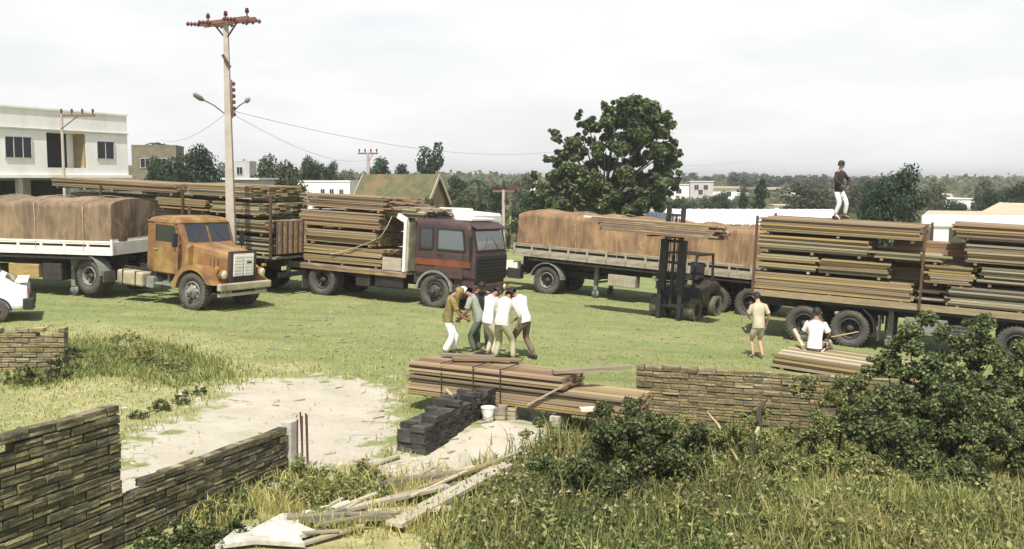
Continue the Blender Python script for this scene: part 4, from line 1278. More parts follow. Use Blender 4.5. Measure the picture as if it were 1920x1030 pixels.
def cabover(m, name, label, body, stripe, visor, rims, bed=None, rear=-4.3, group=None):
    """flat-fronted cab over the engine"""
    o = thing(name, label, 'truck', m, group)
    B = M[body]
    chassis(o, rear - 1.9, 1.1)
    secs = [rr(-0.78, 2.26, 1.00, 2.74, 0.14), rr(-0.72, 2.38, 0.98, 2.84, 0.16), rr(0.55, 2.40, 0.98, 2.86, 0.16), rr(1.10, 2.38, 0.98, 2.82, 0.16), rr(1.20, 2.36, 0.98, 2.70, 0.14), rr(1.40, 2.34, 0.98, 1.86, 0.12), rr(1.42, 2.32, 1.0, 1.78, 0.10)]
    MB().loft(secs).build('cab', B, o)
    MB().box((1.02, 0, 0.88), (0.72, 2.2, 0.26)).box((-0.66, 0, 0.9), (0.3, 2.2, 0.3)).build('cab_skirt', B, o)
    # windscreen
    pts = [(1.385, -1.02, 1.93), (1.385, 1.02, 1.93), (1.222, 1.02, 2.62), (1.222, -1.02, 2.62)]
    ws = pane(o, pts, M['glass_pale'], 0.015, 'windscreen', 0.02)
    wf = MB()
    for a, b in ((0, 1), (1, 2), (2, 3), (3, 0)):
        wf.bar(Vector(pts[a]) + Vector((0.02, 0, 0)), Vector(pts[b]) + Vector((0.02, 0, 0)), 0.05, 0.05)
    wf.build('frame', M['plastic_black'], ws)
    for s in (-1, 1):
        MB().bar((1.43, s * 0.5, 1.94), (1.30, s * 0.1, 2.40), 0.015, 0.02).build('wiper', M['plastic_black'], ws)
    # visor and white roof panel
    MB().add([(1.16, -1.1, 2.72), (1.16, 1.1, 2.72), (1.42, 1.08, 2.60), (1.42, -1.08, 2.60), (1.16, -1.1, 2.76), (1.16, 1.1, 2.76), (1.43, 1.08, 2.64), (1.43, -1.08, 2.64)],
             [(3, 2, 1, 0), (4, 5, 6, 7), (0, 1, 5, 4), (1, 2, 6, 5), (2, 3, 7, 6), (3, 0, 4, 7)]).build('sun_visor', B, o)
    if visor:
        bevel(MB().box((0.75, 0, 2.90), (0.62, 1.7, 0.10)).build('roof_hatch', M[visor], o), 0.03)
    for s in (-1, 1):
        y = s * 1.203
        d = MB().box((0.52, y, 1.42), (0.98, 0.03, 0.82)).build('door', B, o)
        MB().box((0.16, s * 1.225, 1.72), (0.14, 0.03, 0.04)).build('handle', M['steel_dark'], d)
        for (x0, x1, xt) in ((0.06, 1.06, 0.96), (-0.60, -0.12, -0.12)):
            fr = MB().bar((x0, y, 1.90), (x0, y, 2.56), 0.05, 0.05).bar((x0, y, 2.56), (xt, y, 2.56), 0.05, 0.05).bar((xt, y, 2.56), (x1, y, 1.90), 0.05, 0.05).bar((x0, y, 1.90), (x1, y, 1.90), 0.05, 0.05)
            wf = fr.build('window', M['plastic_black'], o)
            q = [(x0 + .02, y - s * .008, 1.92), (x1 - .02, y - s * .008, 1.92), (xt - .02, y - s * .008, 2.54), (x0 + .02, y - s * .008, 2.54)]
            if s > 0: q = q[::-1]
            pane(wf, q, M['glass_pale' if x0 > 0 else 'glass'], 0.004)
        if stripe:
            MB().box((0.28, s * 1.215, 1.475), (2.0, 0.02, 0.20)).build('stripe', M[stripe], o)
        mirror(o, 1.22, s, 2.2, y=1.18)
        MB().box((1.16, s * 1.05, 2.2), (0.02, 0.02, 0.02)).build('mirror_clip', M['plastic_black'], o)
        # wheel arch
        mb = MB(); ya, yb = (0.72, 1.24) if s > 0 else (-1.24, -0.72)
        mb.arcband(0, 0.55, 0.60, 0.67, ya, yb, 2, 178, 14)
        mb.build('wheel_arch', M['paint_grey'], o)
        MB().box((0.86, s * 1.05, 0.42), (0.40, 0.3, 0.06)).box((0.86, s * 1.18, 0.62), (0.36, 0.05, 0.32)).build('step', M['chassis'], o)
    # grille
    gb = MB().box((1.43, 0, 1.36), (0.05, 2.2, 0.78))
    g = gb.build('grille', M['plastic_black'], o)
    for k in range(7):
        MB().box((1.465, 0, 1.04 + 0.105 * k), (0.03, 2.12, 0.028)).build('slat', M['steel_dark'], g)
    bevel(MB().box((1.46, 0, 0.70), (0.16, 2.42, 0.30)).build('bumper', B, o), 0.03)
    for s in (-1, 1):
        MB().lathe([(0.0, -0.03), (0.09, -0.02), (0.10, 0.05), (0.0, 0.06)], (0, 0, 0), 16).build('headlight', M['lens_clear'], o, (1.545, s * 0.86, 0.70), (0, 0, R(90)))
        MB().box((1.545, s * 1.1, 0.70), (0.03, 0.12, 0.09)).build('indicator', M['lens_amber'], o)
        MB().box((1.50, s * 0.4, 0.52), (0.10, 0.06, 0.2)).build('tow_hook', M['chassis'], o)
    MB().box((0.4, 0, 0.85), (1.8, 0.9, 0.6)).build('engine', M['dark'], o)
    wheel(o, 0, -1, rims[0], roll=0.1); wheel(o, 0, 1, rims[0])
    MB().tube([(0, -0.95, 0.5), (0, 0.95, 0.5)], 0.07, 8).build('front_axle', M['chassis'], o)
    axle(o, rear, rims[1])
    for s in (-1, 1):
        bevel(MB().box((-1.75, s * 0.95, 0.68), (1.1, 0.42, 0.42)).build('fuel_tank', M['paint_grey' if body != 'paint_maroon' else 'steel_dark'], o), 0.07, 3)
        bevel(MB().box((-2.75, s * 0.98, 0.66), (0.55, 0.36, 0.40)).build('tool_box', M['chassis'], o), 0.02)
    return o


# ------------------------------------------------------------------ timber
UNIT = {}
def unit_mesh(mat):
    """unit plank, shared; grain runs along x"""
    if mat not in UNIT:
        mb = MB().box((0, 0, 0), (1, 1, 1))
        UNIT[mat] = mb.mesh('plank_' + mat, M[mat])
    return UNIT[mat]


def bundle(root, x0, x1, y0, y1, z0, z1, mat, seed, th=0.055, pw=0.21, rag=0.07, long_rag=0.0, name='plank', bearers=True, mats=None):
    """stack of boards in a parent's frame. Boards on the near faces and the top are parts of their own, the hidden ones one part."""
    r = random.Random(seed)
    z1 = z1 - 0.025
    nz = max(1, int(round((z1 - z0) / (th + 0.004)))); t = (z1 - z0) / nz
    ny = max(1, int(round((y1 - y0) / pw))); w = (y1 - y0) / ny
    inner = MB()
    near = 0 if root.get('near', -1) < 0 else ny - 1
    for k in range(nz):
        for j in range(ny):
            a = x0 + r.uniform(-rag, rag); b = x1 + r.uniform(-rag, rag)
            if long_rag and r.random() < 0.35: b += r.uniform(0, long_rag)
            if long_rag and r.random() < 0.25: a -= r.uniform(0, long_rag * 0.5)
            dy = r.uniform(-0.018, 0.018)
            if j == near and k < nz - 1:
                dy += r.choice((0, 0, 0.03, 0.07)) * (1 if near == 0 else -1)
                if r.random() < 0.05: continue
            c = ((a + b) / 2, y0 + w * (j + 0.5) + dy, z0 + t * (k + 0.5))
            size = (b - a, w - 0.012 + r.uniform(-0.01, 0.0), t - 0.007 + r.uniform(-0.006, 0.002))
            tilt = r.uniform(-0.006, 0.006)
            if j == near or k == nz - 1:
                mm = mat if mats is None else r.choice(mats)
                link(name, unit_mesh(mm), root, c, (0, tilt * 0.6, tilt), size)
            else:
                inner.box(c, size, rot=None)
    if inner.v:
        tag(inner.build('inner_planks', M[mat], root), kind='stuff')
    if bearers:
        bb = MB()
        n = max(2, int((x1 - x0) / 1.5) + 1)
        for i in range(n):
            bb.box((x0 + 0.25 + (x1 - x0 - 0.5) * i / (n - 1), (y0 + y1) / 2, z0 - 0.035), (0.08, (y1 - y0) * 0.97, 0.07))
        bb.build('bearer', M['wood_brown'], root)


def load(m, name, label, boxes, near=-1, group=None, seed=0, **kw):
    o = thing(name, label, 'timber stack', m, group)
    o['near'] = near
    for i, b in enumerate(boxes):
        bundle(o, *b[:6], b[6], seed * 31 + i, **{**kw, **(b[7] if len(b) > 7 else {})})
    return o


# ------------------------------------------------------------------ trailers
def boards(root, x0, x1, z0, z1, mat, n, ys=(-1.25, 1.25)):
    """drop sides: rails, posts and panels, every panel a part"""
    for y in ys:
        s = 1 if y > 0 else -1
        MB().box(((x0 + x1) / 2, y, z1 - 0.03), (x1 - x0, 0.05, 0.06)).build('top_rail', M[mat], root)
        MB().box(((x0 + x1) / 2, y, z0 + 0.04), (x1 - x0, 0.06, 0.08)).build('bottom_rail', M[mat], root)
        L = (x1 - x0) / n
        pm_ = MB().box((0, 0, 0), (L - 0.07, 0.035, (z1 - z0) * 0.38)).mesh('side_panel', M[mat])
        um = MB().box((0, 0, 0), (L - 0.07, 0.03, 0.045)).mesh('side_slat', M[mat])
        po = MB().box((0, 0, 0), (0.07, 0.075, z1 - z0 - 0.02)).mesh('side_post', M[mat])
        for i in range(n):
            link('side_panel', pm_, root, (x0 + L * (i + 0.5), y, z0 + 0.085 + (z1 - z0) * 0.19))
            link('side_slat', um, root, (x0 + L * (i + 0.5), y, z1 - 0.088))
        for i in range(n + 1):
            link('side_post', po, root, (x0 + L * i, y + s * 0.006, (z0 + z1) / 2))
        MB().box(((x0 + x1) / 2, y - s * 0.04, (z0 + z1) / 2), (x1 - x0 - 0.02, 0.02, z1 - z0 - 0.1)).build('slot_backing', M['chassis'], root)  # dark sheet stands in for tarpaulin and shade behind the slots
    for x in (x0 + 0.02, x1 - 0.02):
        MB().box((x, 0, (z0 + z1) / 2 - 0.01), (0.05, ys[1] - ys[0] - 0.1, z1 - z0 - 0.04)).build('end_board', M[mat], root)


def under_gear(root, xf, xr, z, gear_x, spare=True, near=-1, box=-1.5, box_mat='wood_yellow'):
    mb = MB()
    for s in (-1, 1):
        mb.box(((xf + xr) / 2, s * 0.45, z - 0.22), (xf - xr, 0.10, 0.34))
    for i in range(int((xf - xr) / 0.9)):
        mb.box((xr + 0.4 + 0.9 * i, 0, z - 0.06), (0.08, 2.36, 0.10))
    mb.build('chassis', M['chassis'], root)
    MB().box(((xf + xr) / 2, 0, z + 0.02), (xf - xr, 2.42, 0.06)).build('floor', M['wood_grey'], root)
    for s in (-1, 1):
        lg = MB().box((gear_x, s * 0.72, 0.78), (0.14, 0.14, 0.9)).box((gear_x, s * 0.72, 0.28), (0.10, 0.10, 0.3))
        lg.lathe([(0.0, -0.05), (0.14, -0.05), (0.14, 0.05), (0, 0.05)], (gear_x, s * 0.72, 0.20), 12)
        lg.build('landing_leg', M['paint_grey'], root)
    MB().bar((gear_x, -0.7, 0.62), (gear_x, 0.7, 0.62), 0.06).build('landing_brace', M['chassis'], root)
    bevel(MB().box((gear_x + box, 0.95 * near, 0.82), (1.1, 0.45, 0.42)).build('tool_box', M[box_mat], root), 0.02)
    if spare:
        w = link('spare_wheel', TYD, root, (gear_x - 2.9, 0.62 * near, 0.80), (R(90), 0, 0))
        link('rim', RIM_RD, w)
    for s in (-1, 1):
        MB().bar((xr + 2.0, s * 1.2, z - 0.10), (xf - 0.6, s * 1.2, z - 0.10), 0.05, 0.08).build('side_rave', M['chassis'], root)


def tarp_mesh(name, L, W, z0, z1, mat, seed, ridge=0.16):
    """cover tied over a load, sagging between the humps of the cargo"""
    nx_, prof = 130, 30
    r = random.Random(seed)
    vs, fs = [], []
    hw = W / 2

    def section(t, sc, drop):
        pts = []
        for i in range(prof + 1):
            u = i / prof
            if u < 0.3: y, z = -hw, z0 + (z1 - z0) * u / 0.3
            elif u > 0.7: y, z = hw, z0 + (z1 - z0) * (1 - u) / 0.3
            else:
                v = (u - 0.3) / 0.4
                y = -hw + 2 * hw * v; z = z1 + ridge * math.sin(math.pi * v)
            pts.append((y, z))
        return pts
    for i in range(nx_ + 1):
        x = -L * i / nx_
        hump = 0.030 * math.sin(i * 0.42 + seed) + 0.03 * mnoise.noise(Vector((x * 0.9, seed, 0)))
        ends = min(1, min(i, nx_ - i) / 3.0)
        for (y, z) in section(i, 1, 0):
            up = (z - z0) / (z1 - z0)
            n1 = mnoise.fractal(Vector((x * 0.8 + z * 0.5, y * 1.1 + seed, z * 1.3)), 1.0, 2.0, 4)
            fold = max(0.0, 1 - abs(mnoise.noise(Vector((x * 1.25 - z * 0.75, z * 0.25, seed * 3.1)))) * 7) * 0.045 + max(0.0, 1 - abs(mnoise.noise(Vector((x * 0.8 + z * 0.9, z * 0.2, seed * 1.7)))) * 9) * 0.04
            yy = y * (1 - 0.015 * (1 - ends) - 0.02 * up) + math.copysign(1, y) * (0.025 * n1 + fold * (1 - up * 0.6)) * min(1, abs(y) / hw * 1.2)
            zz = z + up * (hump + 0.025 * n1) - 0.04 * (1 - ends) * up
            vs.append((x + 0.02 * n1, yy, zz))
    w = prof + 1
    for i in range(nx_):
        for j in range(prof):
            fs.append((i * w + j, i * w + j + 1, (i + 1) * w + j + 1, (i + 1) * w + j))
    mb = MB().add(vs, fs, 0, True)
    for i, flip in ((0, False), (nx_, True)):           # closed ends with hanging folds
        ring = [Vector(p) for p in vs[i * w:(i + 1) * w]]
        c = Vector((ring[0].x, 0, z0))
        vv, ff = [], []
        m2 = 8
        for k in range(m2 + 1):
            for p in ring:
                q = c.lerp(p, k / m2); q.z = z0 + (p.z - z0) * (k / m2)
                q.x += (0.06 * mnoise.noise(Vector((q.y * 2.3, q.z * 1.4, seed))) + 0.03) * math.sin(math.pi * k / m2) * (-1 if flip else 1)
                vv.append(q)
        for k in range(m2):
            for j in range(prof):
                f = (k * w + j, (k + 1) * w + j, (k + 1) * w + j + 1, k * w + j + 1)
                ff.append(f if not flip else f[::-1])
        mb.add(vv, ff, 0, True)
    return mb.mesh(name, M[mat])


U30 = R(-29)


def tarp_ropes(tarp, L, W, z0, z1, n, seed):
    """ropes tying the cover down over its top and to the side boards"""
    r = random.Random(seed)
    me = None
    for i in range(n):
        x = -L * (i + 0.5) / n + r.uniform(-.15, .15)
        k = r.uniform(-.25, .25); hw = W / 2 + 0.05
        pts = [(x + k, -hw - 0.02, z0 - 0.30), (x + k * .8, -hw, z0 + 0.2), (x + k * 0.2, -hw + 0.01, z1 - 0.02), (x, -hw * 0.6, z1 + 0.16), (x, 0, z1 + 0.22), (x, hw * 0.6, z1 + 0.16), (x - k * .2, hw - 0.01, z1 - 0.02), (x - k, hw + 0.02, z0 - 0.3)]
        MB().tube(pts, 0.011, 5).build('tie_rope', M['wood_old'], tarp)


# ---- orange bonneted truck and its trailer
pw_ = gp(358, 582)
m1 = frame(pw_.x, pw_.y, R(-28))
m1 = frame(*(m1 @ Vector((-0.02, 1.19, 0))).xy, R(-28))
truck1 = bonneted_tractor(m1)


def off(m, v): return m @ Matrix.Translation(v)


kp = m1 @ Vector((-4.32, 0, 0))                       # the trailer stands at an angle to its tractor
ht1 = R(-13)
mt1 = frame(kp.x + 0.62 * math.cos(ht1), kp.y + 0.62 * math.sin(ht1), ht1)
mt1 = Matrix.Translation((0, 0, 0.0)) @ mt1
t1 = thing('trailer', 'long flat trailer with white drop sides behind the orange truck', 'trailer', mt1)
under_gear(t1, -0.02, -12.5, 1.38, -1.75)
for s in (-1, 1):
    bevel(MB().box((-2.25, s * 0.9, 0.80), (0.7, 0.5, 0.55)).build('battery_box', M['chassis'], t1), 0.03)
boards(t1, -12.5, 0, 1.38, 1.82, 'paint_white', 15)
for x in (-9.2, -10.5): axle(t1, x, RIM_RD)
MB().box((-0.06, 0, 1.62), (0.06, 2.44, 0.5)).build('headboard', M['paint_white'], t1)
tp1 = link('tarpaulin', tarp_mesh('tarpaulin', 12.4, 2.42, 1.80, 2.98, 'tarp', 1))
tp1.matrix_world = off(mt1, (-0.05, 0, 0))
tarp_ropes(tp1, 12.4, 2.42, 1.80, 2.98, 7, 3)
tag(tp1, 'mauve-brown tarpaulin over the load of the white-sided trailer', 'tarpaulin')

# ---- maroon cabover with timber
U2 = R(-25)
pw_ = gp(812, 577)
m2 = frame(pw_.x, pw_.y, U2)
m2 = frame(*(m2 @ Vector((0.0, 1.19, 0))).xy, U2)
truck2 = cabover(m2, 'lumber_truck', 'dark maroon flat-nosed truck with an orange stripe and a flat bed of timber', 'paint_maroon', 'paint_stripe', 'paint_white', (RIM_FD, RIM_RD), rear=-4.4)
bedm = MB().box((-3.85, 0, 1.02), (5.6, 2.5, 0.10))
for s in (-1, 1): bedm.box((-3.85, s * 1.22, 0.94), (5.6, 0.06, 0.12))
bedm.build('bed', M['wood_brown'], truck2)
MB().bar((-6.65, -1.0, 0.95), (-7.3, -0.9, 0.75), 0.08, 0.12).bar((-6.65, 1.0, 0.95), (-7.3, 0.9, 0.75), 0.08, 0.12).bar((-7.3, -1.05, 0.75), (-7.3, 1.05, 0.75), 0.10, 0.14).build('tail_bar', M['steel_dark'], truck2)
for s in (-1, 1):
    MB().box((-7.37, s * 0.85, 0.76), (0.03, 0.22, 0.10)).build('tail_light', M['lens_red'], truck2)
MB().box((-5.1, -1.04, 0.45), (0.04, 0.5, 0.5)).build('mud_flap', M['rubber'], truck2)
MB().bar((-1.12, -1.22, 1.08), (-1.12, -1.22, 2.78), 0.14, 0.10).bar((-1.14, -1.2, 2.74), (-1.5, -1.1, 2.88), 0.12, 0.16).build('bed_post', M['paint_white'], truck2)
MB().box((-1.06, 0, 1.9), (0.05, 2.3, 1.6)).build('headboard', M['paint_cream'], truck2)
MB().box((-1.58, -1.26, 1.30), (0.72, 0.02, 0.42)).build('side_board', M['wood_pale'], truck2)
for x in (-5.75,):
    MB().bar((x, -1.27, 1.0), (x, -1.27, 2.5), 0.06).build('stake', M['rust'], truck2)
ml2 = m2
load(ml2, 'timber_load', 'high ragged load of yellow boards on the maroon truck', [
    (-5.2, -2.0, -1.2, 1.15, 1.15, 1.74, 'wood_yellow'),
    (-5.1, -2.3, -1.2, 1.15, 1.82, 2.28, 'wood_yellow'),
    (-5.35, -2.15, -1.2, 1.15, 2.37, 2.92, 'wood_brown', dict(mats=['wood_yellow', 'wood_brown'])),
    (-5.1, -2.0, -1.2, 1.15, 3.0, 3.48, 'wood_brown', dict(mats=['wood_yellow', 'wood_brown', 'wood_yellow'], long_rag=0.9, rag=0.15)),
    (-2.2, -0.7, -0.9, 0.9, 2.82, 3.20, 'wood_grey', dict(mats=['wood_pale', 'wood_grey', 'wood_old'], rag=0.3)),
], seed=2)
mb = MB()
mb.tube([(-1.75, -1.10, 2.85), (-1.85, -1.26, 2.45), (-2.05, -1.27, 2.15), (-2.5, -1.27, 1.93), (-3.1, -1.26, 1.70), (-4.0, -1.25, 1.42)], 0.013, 6)
rp = mb.build('rope', M['wood_pale']); rp.matrix_world = m2
tag(rp, 'pale rope hanging across the yellow boards of the maroon truck', 'rope')

# ---- far tarpaulin lorry: white tractor facing left, half hidden, and its trailer
pw_ = gp(1022, 551)
H3 = U30 + math.pi
m3 = frame(pw_.x, pw_.y, H3)
m3 = frame(*(m3 @ Vector((4.2, -1.19, 0))).xy, H3)
truck3 = cabover(m3, 'truck_tractor', 'white flat-nosed truck hidden behind the maroon cab, pulling the far tarpaulin trailer', 'paint_white', None, 'paint_white', (RIM_F, RIM_R), rear=-4.2)
mud_flap_fender(truck3, -4.2, M['paint_grey'], 10, 175, (0.80, 1.27), 0.66)
for s in (-1, 1):
    MB().box((-2.62, s * 0.95, 0.95), (0.5, 0.3, 0.36)).build('air_tank', M['paint_white'], truck3)
mt3 = off(m3, (-2.78, 0, 0))
t3 = thing('trailer', 'long trailer with dingy cream slatted sides under an orange-brown tarpaulin', 'trailer', mt3)
under_gear(t3, -0.02, -11.6, 1.38, -3.3, near=1, box=-1.2, box_mat='paint_board')
boards(t3, -11.6, 0, 1.38, 1.86, 'paint_board', 15)
for x in (-8.0, -9.3): axle(t3, x, RIM_RD)
tp3 = link('tarpaulin', tarp_mesh('tarpaulin', 11.5, 2.42, 1.84, 3.02, 'tarp_orange', 4))
tp3.matrix_world = off(mt3, (-0.05, 0, 0))
tarp_ropes(tp3, 11.5, 2.42, 1.84, 3.02, 7, 5)
tag(tp3, 'orange-brown tarpaulin behind the forklift', 'tarpaulin')

# ---- timber trailer on the right
U4 = R(-26)
pw_ = gp(1590, 651)
m4 = frame(pw_.x, pw_.y, U4)
m4 = frame(*(m4 @ Vector((0.0, 1.19, 0))).xy, U4)
t4 = thing('flatbed_trailer', 'long flatbed trailer stacked with timber on the right, yellow bed edge', 'trailer', m4)
under_gear(t4, 8.0, -2.8, 1.30, 1.05, spare=False, box=0.95, box_mat='paint_grey')
MB().box((2.60, -1.25, 1.345), (10.8, 0.06, 0.18)).build('bed_edge', M['wood_yellow'], t4)
MB().box((2.60, 1.25, 1.345), (10.8, 0.06, 0.18)).build('bed_edge', M['wood_yellow'], t4)
for x in (0.0, -1.28, 4.3): axle(t4, x, RIM_RD)
for x in (-2.8, 1.80, 6.4):
    for s in (-1, 1):
        MB().box((x, s * 1.30, 2.45), (0.07, 0.07, 2.3)).build('stake', M['rust'], t4)
for s in (-1, 1):
    MB().arcband(0.0, 0.55, 0.66, 0.69, min(s * .8, s * 1.27), max(s * .8, s * 1.27), -5, 60, 6).build('mudguard', M['steel_dark'], t4)
    MB().box((0.78, s * 1.02, 0.62), (0.04, 0.5, 0.7)).build('mud_flap', M['rubber'], t4)
w = link('spare_wheel', TYD, t4, (2.9, -0.62, 0.78), (R(90), 0, 0)); link('rim', RIM_RD, w)
tag(w)
TG = None
zb = 1.46
def T4(lbl, boxes, seed, **kw): return load(m4, 'timber_bundle', lbl, boxes, seed=seed, **kw)


T4('long bottom bundle of yellow boards at the tail of the right trailer', [(-2.8, 1.55, -1.2, 1.2, zb, 1.98, 'wood_yellow')], 41, pw=0.24)
T4('short second-tier bundle directly behind the tail stake', [(-2.75, -1.02, -1.2, 1.2, 2.06, 2.52, 'wood_yellow')], 42, pw=0.24, mats=['wood_yellow', 'wood_grey'])
T4('second-tier bundle of greenish boards left of the square black gap', [(-0.98, 0.92, -1.2, 1.2, 2.06, 2.50, 'wood_grey')], 43, pw=0.24, mats=['wood_yellow', 'wood_grey', 'wood_grey'])
T4('third-tier bundle at the tail with a brownish face', [(-2.75, 0.35, -1.2, 1.2, 2.62, 3.08, 'wood_brown')], 44, pw=0.24, mats=['wood_yellow', 'wood_brown', 'wood_grey'])
T4('thin low bundle in the third tier against the second stake', [(0.45, 2.35, -1.2, 1.2, 2.62, 2.82, 'wood_grey')], 45, pw=0.24, rag=0.18, mats=['wood_grey', 'wood_pale', 'wood_grey'])
T4('long reddish-brown top bundle under the standing man', [(-2.75, 1.72, -1.2, 1.2, 3.16, 3.58, 'wood_brown')], 46, pw=0.24, mats=['wood_brown', 'wood_yellow', 'wood_brown'])
T4('second-tier yellow bundle right of the second stake', [(1.9, 3.05, -1.2, 1.2, 2.04, 2.56, 'wood_yellow')], 47, pw=0.24, rag=0.12)
T4('bottom bundle of weathered boards on the right of the black gap', [(2.5, 7.6, -1.2, 1.2, zb, 2.02, 'wood_grey')], 48, pw=0.24, rag=0.1, mats=['wood_grey', 'wood_old', 'wood_grey'])
T4('second-tier grey-green bundle at the right edge', [(3.25, 7.6, -1.2, 1.2, 2.12, 2.60, 'wood_grey')], 49, pw=0.24, rag=0.1, mats=['wood_grey', 'wood_old'])
T4('third-tier olive bundle at the right edge', [(2.85, 7.6, -1.2, 1.2, 2.68, 3.20, 'wood_grey')], 50, pw=0.24, rag=0.08, mats=['wood_grey', 'wood_yellow', 'wood_grey'])
T4('top orange-yellow bundle at the right edge below the white beam', [(2.5, 7.6, -1.2, 1.2, 3.3, 3.72, 'wood_yellow')], 51, pw=0.24, rag=0.1, mats=['wood_brown', 'wood_yellow'])
T4('loose boards in the dark hollow beside the second stake', [(1.5, 2.4, -0.95, 0.9, zb, 1.62, 'wood_old'), (1.75, 2.4, -0.9, 0.9, 1.72, 1.84, 'wood_old')], 52, pw=0.24, rag=0.16, bearers=False)
T4('timber added deep inside to darken the gaps between the bundles of the right trailer', [(0.95, 3.3, -0.1, 1.15, zb, 3.1, 'wood_brown')], 53, pw=0.3, th=0.12, bearers=False)  # inner stack added so the gaps between bundles stay dark

# ---- timber trailer behind the orange truck
e = at(513, 480, 33.5)
m5 = frame(e.x, e.y, H3, z=None)
m5 = frame(*(m5 @ Vector((0, -1.2, 0))).xy, H3)
t5 = thing('flatbed_trailer', 'timber-laden trailer standing behind the orange truck and the utility pole', 'trailer', m5)
under_gear(t5, 12.5, 0.0, 1.25, 9.5, near=1, box_mat='chassis')
for x in (1.9, 3.2): axle(t5, x, RIM_RD)
tg = MB().box((-0.03, 0, 1.95), (0.05, 2.3, 1.1)).build('tailgate', M['rust'], t5)
for k in range(9):
    MB().box((-0.07, -1.05 + 0.262 * k, 1.95), (0.04, 0.12, 1.06)).build('slat', M['wood_brown'], tg)
MB().box((-0.12, 0, 0.72), (0.08, 2.3, 0.16)).build('bumper', M['steel_dark'], t5)
for s in (-1, 1):
    MB().bar((-0.1, s * 0.6, 0.75), (0.1, s * 0.6, 1.1), 0.08).build('bumper_bracket', M['chassis'], t5)
    MB().box((-0.17, s * 0.95, 0.95), (0.03, 0.2, 0.12)).build('tail_light', M['lens_clear'], t5)
    for x in (0.15, 4.2, 8.4):
        MB().box((x, s * 1.26, 2.3), (0.07, 0.07, 2.1)).build('stake', M['rust'], t5)
gl = gz(e.x, e.y)
kw5 = dict(near=1, pw=0.3, rag=0.12)
def T5(lbl, boxes, seed, **kw): return load(m5, 'timber_bundle', lbl, boxes, seed=seed, **{**kw5, **kw})


T5('top yellow bundle just left of the utility pole', [(0.9, 4.1, -1.2, 1.2, 3.22, 3.64, 'wood_yellow')], 61, mats=['wood_yellow', 'wood_grey', 'wood_yellow'])
T5('long brown top bundle above the mauve tarpaulin', [(4.6, 11.2, -1.2, 1.2, 3.22, 3.56, 'wood_brown')], 62, mats=['wood_brown', 'wood_yellow', 'wood_brown'])
T5('bright yellow bundle above the orange cab roof', [(3.1, 5.5, -1.2, 1.2, 2.68, 3.08, 'wood_yellow')], 63)
T5('grey-green bundle half behind the utility pole', [(0.7, 2.9, -1.2, 1.2, 2.66, 3.08, 'wood_grey')], 64, mats=['wood_grey', 'wood_yellow'])
T5('lower olive bundle right above the orange windscreen', [(0.4, 3.6, -1.2, 1.2, 2.05, 2.52, 'wood_yellow')], 65, mats=['wood_yellow', 'wood_grey'])
T5('bottom bundle of timber behind the orange bonnet', [(0.3, 5.5, -1.2, 1.2, 1.38, 1.95, 'wood_grey')], 66, mats=['wood_grey', 'wood_old'])
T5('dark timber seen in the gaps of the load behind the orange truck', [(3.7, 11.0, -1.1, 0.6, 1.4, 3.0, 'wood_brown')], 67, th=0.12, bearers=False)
T5('loose pale boards lying on the gap of the top tier', [(3.9, 5.0, -0.9, 0.9, 3.14, 3.26, 'wood_pale')], 68, rag=0.3, bearers=False)

